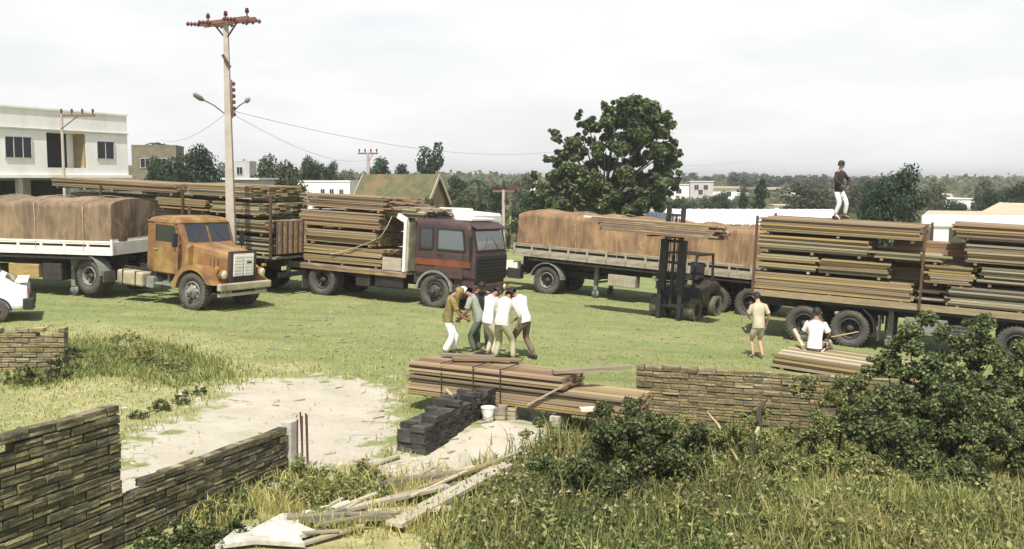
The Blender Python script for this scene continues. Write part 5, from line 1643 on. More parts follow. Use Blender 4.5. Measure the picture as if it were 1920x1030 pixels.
# ------------------------------------------------------------------ forklift
def forklift():
    pw_ = gp(1300, 602)
    hd = U30 - R(90) - R(4)
    m = frame(pw_.x, pw_.y, hd)
    m = frame(*(m @ Vector((0.0, -0.66, 0))).xy, hd)
    o = thing('forklift', 'dark forklift with tall mast lifting timber in the middle of the yard', 'forklift', m)
    D, S = M['chassis'], M['steel_dark']
    ty = tyre_mesh('forklift_tyre', 0.36, 0.27, 0.19, M['rubber_dusty'])
    rm = rim_mesh('forklift_rim', 0.19, 0.27, -1, M['rim_dark'], M['rim_dark'])
    for s in (-1, 1):
        w = link('wheel', ty, o, (0, s * 0.66, 0.36), (0, 0.2, 0 if s < 0 else math.pi)); link('rim', rm, w); link('inner_tyre', ty, w, (0, 0.28, 0))
        w = link('wheel', ty, o, (-1.85, s * 0.62, 0.34), (0, 0.6, 0 if s < 0 else math.pi)); link('rim', rm, w)
    secs = [rr(-2.42, 1.0, 0.45, 1.05, 0.2), rr(-2.3, 1.25, 0.38, 1.18, 0.25), rr(-1.95, 1.3, 0.72, 1.22, 0.2), rr(-1.3, 1.3, 0.72, 1.2, 0.15), rr(-1.28, 1.25, 0.35, 1.12, 0.1), rr(-0.35, 1.15, 0.3, 1.0, 0.1), rr(0.25, 1.05, 0.28, 0.72, 0.08)]
    MB().loft(secs).build('body', D, o)
    bevel(MB().box((-1.35, 0, 1.28), (0.5, 0.55, 0.14)).box((-1.62, 0, 1.55), (0.12, 0.5, 0.5)).build('seat', M['plastic_black'], o), 0.04)
    sw = MB().lathe([(0.17, -0.012), (0.19, 0), (0.17, 0.012), (0.15, 0)], (0, 0, 0), 16, closed=True).bar((-0.16, 0, 0), (0.16, 0, 0), 0.02).build('steering_wheel', M['plastic_black'], o, (-0.62, 0, 1.35), (R(90), R(35), 0))
    MB().tube([(-0.3, 0, 0.95), (-0.6, 0, 1.34)], 0.03, 6).build('steering_column', D, o)
    g = MB()
    for s in (-1, 1):
        g.bar((0.10, s * 0.52, 0.7), (-0.25, s * 0.52, 2.12), 0.07).bar((-1.75, s * 0.52, 1.1), (-1.62, s * 0.52, 2.12), 0.07).bar((-1.66, s * 0.52, 2.12), (-0.2, s * 0.52, 2.12), 0.07)
    for k in range(7): g.bar((-1.6 + 0.23 * k, -0.5, 2.13), (-1.6 + 0.23 * k, 0.5, 2.13), 0.035)
    g.build('overhead_guard', D, o)
    # mast: outer and inner channels, ram, chains
    for s in (-1, 1):
        MB().box((0.50, s * 0.36, 1.32), (0.20, 0.14, 2.55)).build('outer_mast', S, o)
        MB().box((0.52, s * 0.25, 2.33), (0.16, 0.11, 2.75)).build('inner_mast', S, o)
        MB().tube([(0.50, s * 0.12, 0.9), (0.50, s * 0.12, 3.4)], 0.014, 5).build('chain', M['steel_dark'], o)
        MB().box((0.3, s * 0.42, 0.5), (0.4, 0.10, 0.12)).build('mast_bracket', D, o)
        MB().box((0.66, s * 0.33, 2.86), (0.05, 0.13, 0.32)).box((1.22, s * 0.33, 2.72), (1.15, 0.13, 0.045)).build('fork', S, o)
        MB().box((0.45, s * 0.62, 1.28), (0.10, 0.12, 0.14)).build('headlight', M['lens_clear'], o)
    MB().tube([(0.47, 0, 0.4), (0.47, 0, 2.1)], 0.06, 8).tube([(0.47, 0, 2.1), (0.47, 0, 3.35)], 0.035, 8).build('lift_ram', M['steel_dark'], o)
    for z in (0.45, 1.5, 2.55):
        MB().box((0.46, 0, z), (0.08, 0.84, 0.10)).build('mast_crossbar', S, o)
    MB().box((0.53, 0, 3.40), (0.10, 0.50, 0.07)).build('mast_crossbar', S, o)
    MB().box((0.62, 0, 2.78), (0.05, 0.95, 0.12)).box((0.62, 0, 3.02), (0.05, 0.95, 0.10)).box((0.62, -0.42, 2.9), (0.05, 0.08, 0.32)).box((0.62, 0.42, 2.9), (0.05, 0.08, 0.32)).build('carriage', S, o)
    ml = m @ Matrix.Translation((1.18, -0.30, 0)) @ Matrix.Rotation(R(90), 4, 'Z')
    load(ml, 'timber_bundle', 'bundle of boards lifted high on the forklift forks', [
        (-1.9, 2.1, -0.55, 0.55, 2.75, 3.02, 'wood_brown', dict(mats=['wood_yellow', 'wood_brown', 'wood_brown'], rag=0.2)),
        (-2.2, 2.0, -0.5, 0.5, 3.0, 3.20, 'wood_brown', dict(mats=['wood_white', 'wood_brown', 'wood_yellow', 'wood_brown'], rag=0.35)),
    ], near=1, seed=77, pw=0.2, bearers=False)
    return o


forklift()

# ------------------------------------------------------------------ white car at the left edge
def car():
    pw_ = gp(-6, 605)
    hd = R(203)
    m = frame(pw_.x, pw_.y, hd)
    m = frame(*(m @ Vector((0, -0.78, 0))).xy, hd)                 # rear axle at the origin, facing +x (left in view)
    o = thing('car', 'white hatchback car with black bumper and tail spoiler, cut by the left edge', 'car', m)
    W = M['car_white']
    secs = [rr(-0.74, 1.42, 0.42, 0.80, 0.08), rr(-0.70, 1.52, 0.34, 0.92, 0.10), rr(-0.52, 1.60, 0.30, 0.96, 0.12), rr(-0.1, 1.64, 0.28, 0.95, 0.12), rr(0.9, 1.64, 0.26, 0.93, 0.12), rr(2.0, 1.62, 0.26, 0.90, 0.12), rr(2.9, 1.56, 0.30, 0.82, 0.12), rr(3.2, 1.46, 0.36, 0.72, 0.1)]
    MB().loft(secs, sm=False).build('body', W, o)
    secs = [rr(-0.46, 1.36, 0.90, 0.97, 0.03), rr(-0.12, 1.34, 0.90, 1.18, 0.08), rr(0.35, 1.28, 0.90, 1.36, 0.12), rr(0.9, 1.26, 0.9, 1.40, 0.12), rr(1.35, 1.26, 0.9, 1.36, 0.12), rr(1.75, 1.34, 0.88, 1.12, 0.08), rr(2.02, 1.38, 0.88, 0.93, 0.02)]
    cb = MB().loft(secs, sm=False).build('cabin', W, o)
    pane(o, [(-0.44, 0.56, 0.985), (-0.44, -0.56, 0.985), (0.28, -0.52, 1.345), (0.28, 0.52, 1.345)], M['glass'], 0.012, 'rear_window')
    pane(o, [(1.42, -0.56, 1.33), (1.95, -0.6, 0.98), (1.95, 0.6, 0.98), (1.42, 0.56, 1.33)][::-1], M['glass'], 0.012, 'windscreen')
    for s in (-1, 1):
        for q in ([(-0.02, 0.96), (0.62, 0.96), (0.62, 1.31), (0.32, 1.28)], [(0.70, 0.96), (1.72, 0.96), (1.36, 1.30), (0.70, 1.32)]):
            pts = [(x, s * (0.672 - 0.04 * (z - 0.96) / 0.35), z) for x, z in q]
            if s > 0: pts = pts[::-1]
            pane(o, pts, M['glass'], 0.0, 'side_window')
        MB().lathe([(0.12, -0.075), (0.27, -0.085), (0.29, -0.05), (0.29, 0.05), (0.27, 0.085), (0.12, 0.08)], (0, 0, 0), 24).build('wheel', M['rubber'], o, (0, s * 0.78, 0.29))
        ch = o.children[-1]
        MB().lathe([(0.19, -0.06), (0.17, -0.085), (0.05, -0.07), (0.0, -0.08)], (0, 0, 0), 20).build('rim', M['steel_bright'], ch, (0, 0, 0), (0, 0, 0 if s < 0 else math.pi))
        MB().lathe([(0.12, -0.075), (0.27, -0.085), (0.29, -0.05), (0.29, 0.05), (0.27, 0.085), (0.12, 0.08)], (0, 0, 0), 24).build('wheel', M['rubber'], o, (2.4, s * 0.78, 0.29))
        MB().arcband(0, 0.29, 0.31, 0.36, min(s * .76, s * .835), max(s * .76, s * .835), 0, 180, 12).build('wheel_arch', M['plastic_black'], o)
        MB().box((-0.735, s * 0.58, 0.76), (0.03, 0.28, 0.15)).build('tail_light', M['lens_red'], o)
    bevel(MB().box((-0.74, 0, 0.46), (0.26, 1.62, 0.30)).box((-0.3, -0.80, 0.36), (0.7, 0.06, 0.18)).build('bumper', M['plastic_black'], o), 0.03)
    bevel(MB().box((-0.58, 0, 1.03), (0.30, 1.42, 0.05)).box((-0.5, 0.62, 0.99), (0.12, 0.06, 0.07)).box((-0.5, -0.62, 0.99), (0.12, 0.06, 0.07)).build('spoiler', W, o), 0.015)
    MB().tube([(-0.7, -0.4, 0.24), (-0.86, -0.4, 0.23)], 0.03, 8).build('exhaust', M['steel_dark'], o)


car()

# ------------------------------------------------------------------ utility poles and wires
def utility_pole():
    p = at(434, 452, 32.4); g = gz(p.x, p.y)
    o = thing('utility_pole', 'tall tapered concrete utility pole with red insulators behind the orange truck', 'pole', Matrix.Translation((p.x, p.y, g)))
    top = at(430, 34, 32.4).z - g
    MB().loft([[Vector((sx * w, sy * w * 0.8, z)) for sx, sy in ((-1, -1), (1, -1), (1, 1), (-1, 1))] for w, z in ((0.160, -0.3), (0.068, top))]).build('shaft', M['pole_concrete'], o)
    a0 = R(-35)
    d = Vector((math.cos(a0), math.sin(a0), 0))
    n = Vector((-d.y, d.x, 0))
    for s in (-1, 1):
        MB().bar(d * -1.2 + n * s * 0.13 + Vector((0, 0, top - 0.12)), d * 1.2 + n * s * 0.13 + Vector((0, 0, top - 0.12)), 0.09, 0.12).build('crossarm', M['crossarm'], o)
        MB().bar(d * 0.55 * s + Vector((0, 0, top - 0.16)), Vector((0, 0, top - 0.65)), 0.05, 0.03).build('brace', M['rust'], o)

    def disc_string(q, v, k=4):
        mb = MB()
        v = Vector(v).normalized()
        for i in range(k):
            c = q + v * 0.13 * i
            mb.tube([c - v * 0.035, c - v * 0.02, c + v * 0.03], [0.03, 0.075, 0.035], 8)
        return mb.build('insulator', M['insulator'], o)
    tz = Vector((0, 0, top - 0.12))
    for f in (-1.12, -0.55, 0.62):
        disc_string(tz + d * f - n * 0.2, -n + Vector((0, 0, -0.1)))
    for f in (-0.75, -0.25, 0.45, 0.75, 1.05):
        disc_string(tz + d * f + n * 0.2, n + Vector((0, 0, -0.1)), 3)
    for f in (-0.85, 0.0, 1.0):
        MB().tube([tz + d * f + Vector((0, 0, 0.05)), tz + d * f + Vector((0, 0, 0.18)), tz + d * f + Vector((0, 0, 0.2)), tz + d * f + Vector((0, 0, 0.33))], [0.02, 0.025, 0.07, 0.05], 8).build('insulator', M['insulator'], o)
    zr = at(433, 215, 32.4).z - g
    for k in range(6):                                  # rack of low-voltage spools
        MB().tube([(0.19, -0.08, zr + 0.19 * k - 0.05), (0.22, -0.08, zr + 0.19 * k), (0.19, -0.08, zr + 0.19 * k + 0.05)], [0.05, 0.065, 0.05], 8).build('insulator', M['insulator'], o)
    MB().box((0.16, -0.08, zr + 0.48), (0.03, 0.04, 1.2)).build('rack', M['rust'], o)
    MB().bar((-0.1, -0.1, zr + 1.85), (0.14, -0.13, zr + 1.45), 0.05, 0.08).build('plate', M['rust'], o)
    for s, end, nm in ((-1, at(378, 186, 31.6), 0), (1, at(462, 190, 34.4), 1)):
        e = end - Vector((p.x, p.y, g))
        st = Vector((0.1 * s, 0, zr + 0.02))
        arm = MB().tube([st, st.lerp(e, 0.5) + Vector((0, 0, 0.05)), e], 0.022, 6).build('lamp_arm', M['paint_grey'], o)
        v = (e - st).normalized()
        hd = MB().tube([e - v * 0.08, e + v * 0.05, e + v * 0.28, e + v * 0.34], [0.04, 0.085, 0.075, 0.03], 10).build('lamp_head', M['paint_grey'], arm)
    return Vector((p.x, p.y, g)), top, zr, d, n


PB, PTOP, PZR, PD, PN = utility_pole()


def cable(pts, label, sag=0.6, r=0.008, group=None):
    out = []
    for a, b in zip(pts[:-1], pts[1:]):
        for i in range(13):
            t = i / 12
            q = a.lerp(b, t); q = q - Vector((0, 0, sag * 4 * t * (1 - t)))
            out.append(q)
    o = MB().tube(out, r, 4, caps=False).build('power_line', M['cable'])
    return tag(o, label, 'cable', group)


cable([PB + Vector((0.2, 0, PZR + 0.1)), at(1060, 282, 62), at(1420, 300, 95)], 'thin cable running right from the lamp bracket of the tall pole', 0.7)
cable([PB + Vector((0.2, 0, PZR - 0.02)), at(690, 300, 75)], 'thin cable dropping from the tall pole to the pole above the mossy roof', 0.6)
cable([PB + Vector((-0.1, 0, PZR)), at(300, 262, 62)], 'thin cable sloping down left from the tall pole', 0.4)


def small_pole(px, ytop, ybase, d, label, arm=0.9, both=True, r=0.09):
    p = at(px, ytop, d); g = gz(p.x, p.y); h = p.z - g
    o = thing('utility_pole', label, 'pole', Matrix.Translation((p.x, p.y, g)))
    MB().tube([(0, 0, -0.2), (0, 0, h)], [r * 1.4, r], 8).build('shaft', M['pole_concrete'], o)
    x0, x1 = (-arm, arm) if both else (-0.1, arm * 2)
    MB().box(((x0 + x1) / 2, 0, h - 0.08), (x1 - x0, 0.1, 0.11)).build('crossarm', M['crossarm'], o)
    for k in range(4):
        x = x0 + 0.1 + (x1 - x0 - 0.2) * k / 3
        MB().tube([(x, 0, h - 0.02), (x, 0, h + 0.16), (x, 0, h + 0.26)], [0.02, 0.07, 0.04], 8).build('insulator', M['insulator'], o)
    MB().bar((0, -0.06, h - 0.75), (x1 * 0.5, -0.06, h - 0.12), 0.04).build('brace', M['rust'], o)
    return o


small_pole(115, 214, 340, 52, 'slim pole with one-sided crossarm in front of the white house', 0.85, False, 0.07)
small_pole(690, 286, 370, 76, 'far pole with hanging insulators above the mossy roof', 0.75, True, 0.10)
small_pole(944, 356, 410, 58, 'short white pole with a small crossarm beside the tarpaulin trailer', 0.6, True, 0.085)

# ------------------------------------------------------------------ brick walls
def brick_meshes(mat, l, w, h, seed, n=4, ribs=3):
    out = []
    r = random.Random(seed)
    for _ in range(n):
        mb = MB()
        # hollow clay block: ribbed long faces
        mb.box((0, 0, 0), (l, w - 0.012, h))
        for s in (-1, 1):
            for k in range(ribs):
                mb.box((0, s * (w / 2 - 0.004), -h / 2 + h * (k + 0.5) / ribs), (l - 0.004, 0.008, h / ribs - 0.012 - r.uniform(0, 0.004)))
        v = [(x + r.uniform(-.004, .004), y + r.uniform(-.003, .003), z + r.uniform(-.004, .004)) for x, y, z in mb.v]
        mb.v = v
        out.append(mb.mesh('brick_' + mat, M[mat]))
    return out


def brick_wall(name, label, m, segs, mat, mortar, l=0.25, w=0.14, h=0.105, joint=0.016, seed=1, miss=0.06, cat='wall', lean=0.0):
    """segs: (length, courses) one after another from x=0"""
    r = random.Random(seed)
    o = thing(name, label, cat, m)
    bm_ = brick_meshes(mat, l, w, h, seed, ribs=2)
    pitch = h + joint
    x = 0
    core = MB()
    for (L, nc) in segs:
        core.box((x + L / 2, 0, (nc - 2) * pitch / 2 - 0.02), (L - 0.03, w - 0.045, (nc - 2) * pitch + 0.06))
        n = int(round(L / (l + joint))); step = L / n
        for c in range(nc):
            offx = 0 if c % 2 == 0 else step / 2
            top = c >= nc - 1
            for i in range(n + (1 if offx else 0)):
                cx = x + step * (i + 0.5) - offx
                half = 1.0
                if cx - step / 2 < x - 0.01 or cx + step / 2 > x + L + 0.01:
                    half = 0.46; cx = x + step * 0.25 if cx < x + L / 2 else x + L - step * 0.25
                if r.random() < (miss * 4 if top else miss * (1.0 if c == nc - 2 else 0.15)): continue
                link('brick', r.choice(bm_), o, (cx, r.uniform(-.016, .016) + lean * c, c * pitch + h / 2 + r.uniform(-.005, .005)), (r.uniform(-.03, .03), r.uniform(-.018, .018), r.uniform(-.04, .04)), (half * (step - joint * r.uniform(0.7, 1.4)) / l, 1, r.uniform(0.95, 1.02)))
        x += L
    core.build('mortar', M[mortar], o)
    return o


# left foreground wall: tall part near the camera, low part running away to the concrete post
pA = gp(541, 889)
dirA = Vector((0.40, 0.917, 0)).normalized()
hA = math.atan2(-dirA.y, -dirA.x)
mA = Matrix.Translation((pA.x - 0.12 * dirA.x, pA.y - 0.12 * dirA.y, min(gz(pA.x, pA.y), gz(pA.x - 2, pA.y - 4)) - 0.02)) @ Matrix.Rotation(hA, 4, 'Z')
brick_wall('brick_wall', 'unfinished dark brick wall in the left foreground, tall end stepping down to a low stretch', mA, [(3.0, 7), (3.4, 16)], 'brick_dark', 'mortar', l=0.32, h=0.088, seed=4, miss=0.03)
cp = thing('concrete_post', 'pale concrete post with bare reinforcing rods at the end of the low wall', 'post', Matrix.Translation((pA.x + 0.02, pA.y + 0.02, gz(pA.x, pA.y))) @ Matrix.Rotation(hA, 4, 'Z'))
bevel(MB().box((0, 0, 0.30), (0.16, 0.16, 0.9)).build('shaft', M['concrete'], cp), 0.008)
for k, (dx, dy) in enumerate(((0.0, 0.13), (-0.16, 0.10), (-0.20, 0.16), (-0.24, 0.12), (-0.22, 0.05))):
    MB().tube([(dx, dy, -0.1), (dx + 0.004, dy, 0.4), (dx + 0.01 * k, dy + 0.01, 0.78 + 0.015 * k)], 0.012, 6).build('rod', M['rust'], cp)

pC = gp(128, 700)
mC = Matrix.Translation((pC.x, pC.y, gz(pC.x, pC.y) - 0.05)) @ Matrix.Rotation(R(180), 4, 'Z')
brick_wall('brick_wall', 'short sunlit brick wall at the left edge below the white car', mC, [(3.4, 10)], 'brick', 'mortar_pale', l=0.27, h=0.082, seed=9, miss=0.05, w=0.2)

pD = at(1194, 690, 17.9)
mD = Matrix.Translation((pD.x, pD.y, gz(pD.x, pD.y) - 0.10)) @ Matrix.Rotation(R(-19), 4, 'Z')
hd_ = (pD.z - gz(pD.x, pD.y) + 0.10)
brick_wall('brick_wall', 'long sunlit brick wall behind the weeds right of the plank pile', mD, [(4.4, max(7, int(round(hd_ / 0.103)) + 1))], 'brick', 'mortar_pale', l=0.29, h=0.087, seed=12, miss=0.035, w=0.16)

# stacked dark bricks under the plank pile
def brick_stack():
    p = gp(772, 851)
    hd = math.atan2(2.05, 1.0)
    m = Matrix.Translation((p.x, p.y, gz(p.x, p.y) - 0.02)) @ Matrix.Rotation(hd, 4, 'Z')
    o = thing('brick_stack', 'stepped stack of bricks coloured dark as if in shade under the end of the plank pile', 'brick stack', m)
    l, w, h = 0.26, 0.13, 0.085
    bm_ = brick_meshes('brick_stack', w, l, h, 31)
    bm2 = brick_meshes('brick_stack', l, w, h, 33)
    r = random.Random(6)
    top = [0.48, 0.50, 0.56, 0.60, 0.58, 0.62, 0.60, 0.63, 0.66, 0.63, 0.68, 0.66, 0.62, 0.68, 0.64, 0.70, 0.66, 0.60]
    for i, t in enumerate(top):
        n = int(t / (h + 0.006))
        for c in range(n):
            for j in range(2):
                if c > n - 2 and r.random() < 0.3: continue
                if i > 2 and c < n - 3 and j == 0 and False: continue
                link('brick', r.choice(bm_), o, (0.07 + i * 0.138 + r.uniform(-.012, .012) + (0.012 if c % 2 else -0.006), 0.02 + (j - 0.5) * (l + 0.01) + r.uniform(-.014, .014), (c + 0.5) * (h + 0.005)), (r.uniform(-.02, .02), r.uniform(-.02, .02), r.uniform(-.06, .06)))


brick_stack()

# ------------------------------------------------------------------ plank piles on the ground
eL = at(763, 741, 18.2)
mE = Matrix.Translation((eL.x, eL.y, eL.z)) @ Matrix.Rotation(R(-30), 4, 'Z')
gE = eL.z - gz(eL.x, eL.y)
load(mE, 'plank_pile', 'long neat pile of brown planks on brick supports below the group of men', [
    (0.0, 4.35, 0.0, 0.95, 0.0, 0.40, 'wood_yellow', dict(mats=['wood_yellow', 'wood_brown', 'wood_yellow', 'wood_grey'], rag=0.05, th=0.04)),
    (0.0, 3.15, 0.0, 0.90, 0.41, 0.64, 'wood_brown', dict(rag=0.03, th=0.05, mats=['wood_brown', 'wood_brown', 'wood_yellow'])),
], seed=90, pw=0.19, bearers=False)
def m_at(p, h, tilt=0.0, roll=0.0):
    return Matrix.Translation(p) @ Matrix.Rotation(h, 4, 'Z') @ Matrix.Rotation(tilt, 4, 'Y') @ Matrix.Rotation(roll, 4, 'X')


def board(name, label, a, b, w, t, mat, cat='plank', group=None, roll=0.0):
    """one loose board lying from a to b"""
    a, b = Vector(a), Vector(b)
    d = b - a
    h = math.atan2(d.y, d.x); ti = -math.atan2(d.z, d.xy.length)
    o = link(name, unit_mesh(mat))
    o.matrix_world = m_at((a + b) / 2, h, ti, roll) @ Matrix.Diagonal((d.length, w, t, 1))
    return tag(o, label, cat, group)


E = lambda x, y, z: mE @ Vector((x, y, z))
board('plank', 'loose dark plank jutting off the right end of the plank pile', E(2.9, 0.2, 0.68), E(3.9, 1.15, 0.70), 0.16, 0.06, 'wood_old')
board('plank', 'thin pale stick leaning across the front of the plank pile', E(2.55, -0.06, 0.12), E(3.2, -0.02, 0.50), 0.04, 0.03, 'wood_pale')
board('plank', 'rough reddish plank lying on top of the pile near the woman in white trousers', E(0.7, 0.45, 0.665), E(1.9, 0.92, 0.68), 0.20, 0.04, 'wood_brown')
board('plank', 'short grey plank on the far edge of the pile', E(0.25, 0.75, 0.665), E(1.3, 0.95, 0.67), 0.14, 0.04, 'wood_old')
board('stick', 'long thin pale stick leaning over the dark brick stack', gp(790, 745) + Vector((0, -0.3, 0.75)), at(872, 768, 17.0), 0.035, 0.035, 'wood_pale', 'stick')
board('plank', 'white-edged board resting on the weeds at the right end of the pile', at(1088, 768, 16.2), at(1174, 764, 16.3), 0.15, 0.05, 'wood_white')
for x, lab in ((0.78, 'dark strap hanging down the front of the pile nearest its left end'), (1.45, 'long dark strap over the pile under the man in green trousers'), (2.0, 'dark strap running down to the white bucket')):
    s = MB().box((x, -0.035, 0.30), (0.02, 0.01, 0.75 if x > 1 else 0.4)).box((x, 0.3, 0.66), (0.02, 0.7, 0.012)).build('strap', M['chassis'])
    s.matrix_world = mE; tag(s, lab, 'strap')
# supports under the right half
for x, y, lab in ((3.05, 0.2, 'concrete block under the plank pile, right of the white bucket'), (4.2, 0.2, 'pale block under the far right end of the plank pile')):
    q = E(x, y, 0); g = gz(q.x, q.y)
    b = MB().box((0, 0, (q.z - g) / 2 - 0.03), (0.16, 0.5, q.z - g)).build('support_block', M['stone']); b.matrix_world = Matrix.Translation((q.x, q.y, g)) @ Matrix.Rotation(R(-30), 4, 'Z')
    tag(b, lab, 'block')
# bucket and dark crates below the pile
q = gp(915, 790)
bk = thing('bucket', 'white plastic bucket on the sand under the plank pile', 'bucket', Matrix.Translation((q.x, q.y, gz(q.x, q.y))))
MB().tube([(0, 0, 0), (0, 0, 0.22)], [0.085, 0.115], 18).build('body', M['paint_white'], bk)
MB().tube([(0, 0, 0.225), (0, 0, 0.245)], [0.122, 0.122], 18).build('rim', M['paint_white'], bk)
MB().tube([(0.115, 0, 0.2), (0.08, -0.09, 0.10), (0, -0.13, 0.07), (-0.08, -0.09, 0.10), (-0.115, 0, 0.2)], 0.006, 5).build('handle', M['steel_dark'], bk)


def crate(px, py, s, label):
    q = gp(px, py)
    o = thing('crate', label, 'crate', Matrix.Translation((q.x, q.y + 0.12, gz(q.x, q.y))) @ Matrix.Rotation(R(-14), 4, 'Z'))
    for k in range(3):
        z = 0.035 + 0.075 * k
        for sy in (-1, 1): link('slat', unit_mesh('wood_old'), o, (0, sy * 0.11, z), None, (s, 0.014, 0.06))
        for sx in (-1, 1): link('slat', unit_mesh('wood_old'), o, (sx * s / 2, 0, z), None, (0.014, 0.2, 0.06))
    MB().box((0, 0, 0.012), (s - 0.02, 0.2, 0.015)).build('bottom', M['dark'], o)
    return o


crate(940, 788, 0.17, 'small dark crate beside the white bucket')
crate(960, 788, 0.17, 'small dark crate farther from the white bucket')

# plank bed on the right, beside the trailer wheels
gG = gp(1446, 692)
mG = frame(gG.x, gG.y, R(-34))
load(mG, 'plank_pile', 'broad low pile of pale planks in front of the right trailer wheels', [
    (0.0, 3.6, 0.0, 2.1, 0.06, 0.40, 'wood_yellow', dict(mats=['wood_pale', 'wood_yellow', 'wood_grey', 'wood_yellow'], rag=0.06, th=0.075, pw=0.17)),
], seed=95, bearers=True)
Gp = lambda x, y, z: mG @ Vector((x, y, z))
pl = MB().tube([Gp(-0.15, 2.0, 0.72), Gp(0.35, 1.25, 0.44)], 0.055, 10).build('wooden_post', M['wood_pale'])
tag(pl, 'pale round post leaning on the low plank pile beside the seated man', 'post')
st = MB().tube([Gp(0.95, 1.5, 0.75), Gp(1.5, 1.9, 0.92)], 0.014, 6).build('stick', M['branch'])
tag(st, 'thin stick pointing at the trailer wheel beside the seated man', 'stick')

# ------------------------------------------------------------------ scrap boards and slab in the foreground
def G3(px, py, z): 
    q = gp(px, py); return q + Vector((0, 0, z))


SG = None
board('plank', 'thick dark beam lying uppermost among the scrap boards', G3(712, 922, 0.10), G3(930, 903, 0.16), 0.12, 0.09, 'wood_old')
board('plank', 'broad faded board slanting up to the weeds in the scrap heap', G3(738, 1000, 0.10), G3(950, 897, 0.20), 0.24, 0.05, 'wood_pale')
board('plank', 'long dark beam lowest in the scrap heap', G3(538, 992, 0.12), G3(738, 988, 0.14), 0.10, 0.09, 'wood_old')
board('plank', 'yellowish narrow board crossing the middle of the scrap heap', G3(690, 962, 0.09), G3(935, 896, 0.24), 0.09, 0.04, 'wood_yellow')
board('plank', 'grey weathered board along the middle of the scrap heap', G3(600, 978, 0.08), G3(840, 935, 0.17), 0.14, 0.04, 'wood_old')
board('plank', 'white-painted board end at the left of the scrap heap', G3(560, 978, 0.07), G3(660, 958, 0.10), 0.16, 0.03, 'wood_white')
board('plank', 'short pale board between the two dark beams', G3(690, 975, 0.10), G3(850, 972, 0.13), 0.13, 0.03, 'wood_pale')
board('plank', 'thin dark lath at the top of the scrap heap', G3(755, 905, 0.06), G3(890, 895, 0.10), 0.06, 0.03, 'wood_old')
board('plank', 'pale lath under the lowest dark beam', G3(570, 1028, 0.05), G3(680, 1000, 0.09), 0.08, 0.03, 'wood_pale')
board('plank', 'small grey board lying alone by the stack of dark bricks', G3(690, 880, 0.03), G3(745, 862, 0.05), 0.10, 0.03, 'wood_old')
lr = random.Random(5)
for i in range(16):
    px, py = lr.uniform(560, 900), 0
    py = 1000 - (px - 560) * 0.30 + lr.uniform(-22, 30)
    L2 = lr.uniform(40, 120)
    z_ = lr.uniform(0.04, 0.16)
    board('plank', 'thin weathered lath lying loose in the scrap heap', G3(px, py, z_), G3(px + L2, py - L2 * lr.uniform(0.05, 0.5), z_ + lr.uniform(0, 0.08)), lr.uniform(0.04, 0.09), 0.025, lr.choice(['wood_old', 'wood_old', 'wood_grey', 'wood_pale']), group='loose laths of the scrap heap')
sl = MB()
c4 = [G3(404, 1040, 0.05), G3(440, 1012, 0.06), G3(490, 1000, 0.06), G3(530, 982, 0.08), G3(566, 984, 0.08), G3(560, 1000, 0.07), G3(592, 1012, 0.06), G3(560, 1022, 0.06), G3(572, 1036, 0.05), G3(480, 1030, 0.05)]
nn = len(c4)
sl.add([p for p in c4] + [p + Vector((0, 0, 0.05)) for p in c4], [tuple(range(nn)), tuple(range(2 * nn - 1, nn - 1, -1))] + [(i, nn + i, nn + (i + 1) % nn, (i + 1) % nn) for i in range(nn)])
tag(sl.build('slab', M['slab']), 'bright white broken slab lying at the bottom left of the scrap boards', 'slab')

def rock(name, label, p, r, mat='stone', group=None, seed=0, flat=0.6):
    rs_ = random.Random(seed)
    mb = MB(); vs = []; n1, n2 = 7, 5
    vs = [Vector((0, 0, r * flat))]
    for i in range(1, n2):
        for k in range(n1):
            th = math.pi * i / n2; ph = 2 * math.pi * k / n1
            q = r * rs_.uniform(0.75, 1.15)
            vs.append(Vector((q * math.sin(th) * math.cos(ph), q * math.sin(th) * math.sin(ph), q * flat * math.cos(th))))
    vs.append(Vector((0, 0, -r * flat)))
    fs = [(0, 1 + k, 1 + (k + 1) % n1) for k in range(n1)]
    for i in range(n2 - 2):
        fs += [(1 + i * n1 + k, 1 + (i + 1) * n1 + k, 1 + (i + 1) * n1 + (k + 1) % n1, 1 + i * n1 + (k + 1) % n1) for k in range(n1)]
    fs += [(len(vs) - 1, 1 + (n2 - 2) * n1 + (k + 1) % n1, 1 + (n2 - 2) * n1 + k) for k in range(n1)]
    mb.add(vs, fs)
    o = mb.build(name, M[mat], None, p)
    return tag(o, label, 'rubble', group)


rr_ = random.Random(8)
for i in range(46):
    if i < 16: px, py = rr_.uniform(620, 800), rr_.uniform(855, 925)
    elif i < 26: px, py = rr_.uniform(500, 700), rr_.uniform(905, 965)
    elif i < 38: px, py = rr_.uniform(225, 520), rr_.uniform(705, 770)
    else: px, py = rr_.uniform(900, 1040), rr_.uniform(795, 850)
    q = gp(px, py)
    rock('rubble_stone', 'small pale lump of rubble on the sandy ground', q + Vector((0, 0, 0.01)), rr_.uniform(0.025, 0.075), group='rubble strewn on the sand', seed=i)

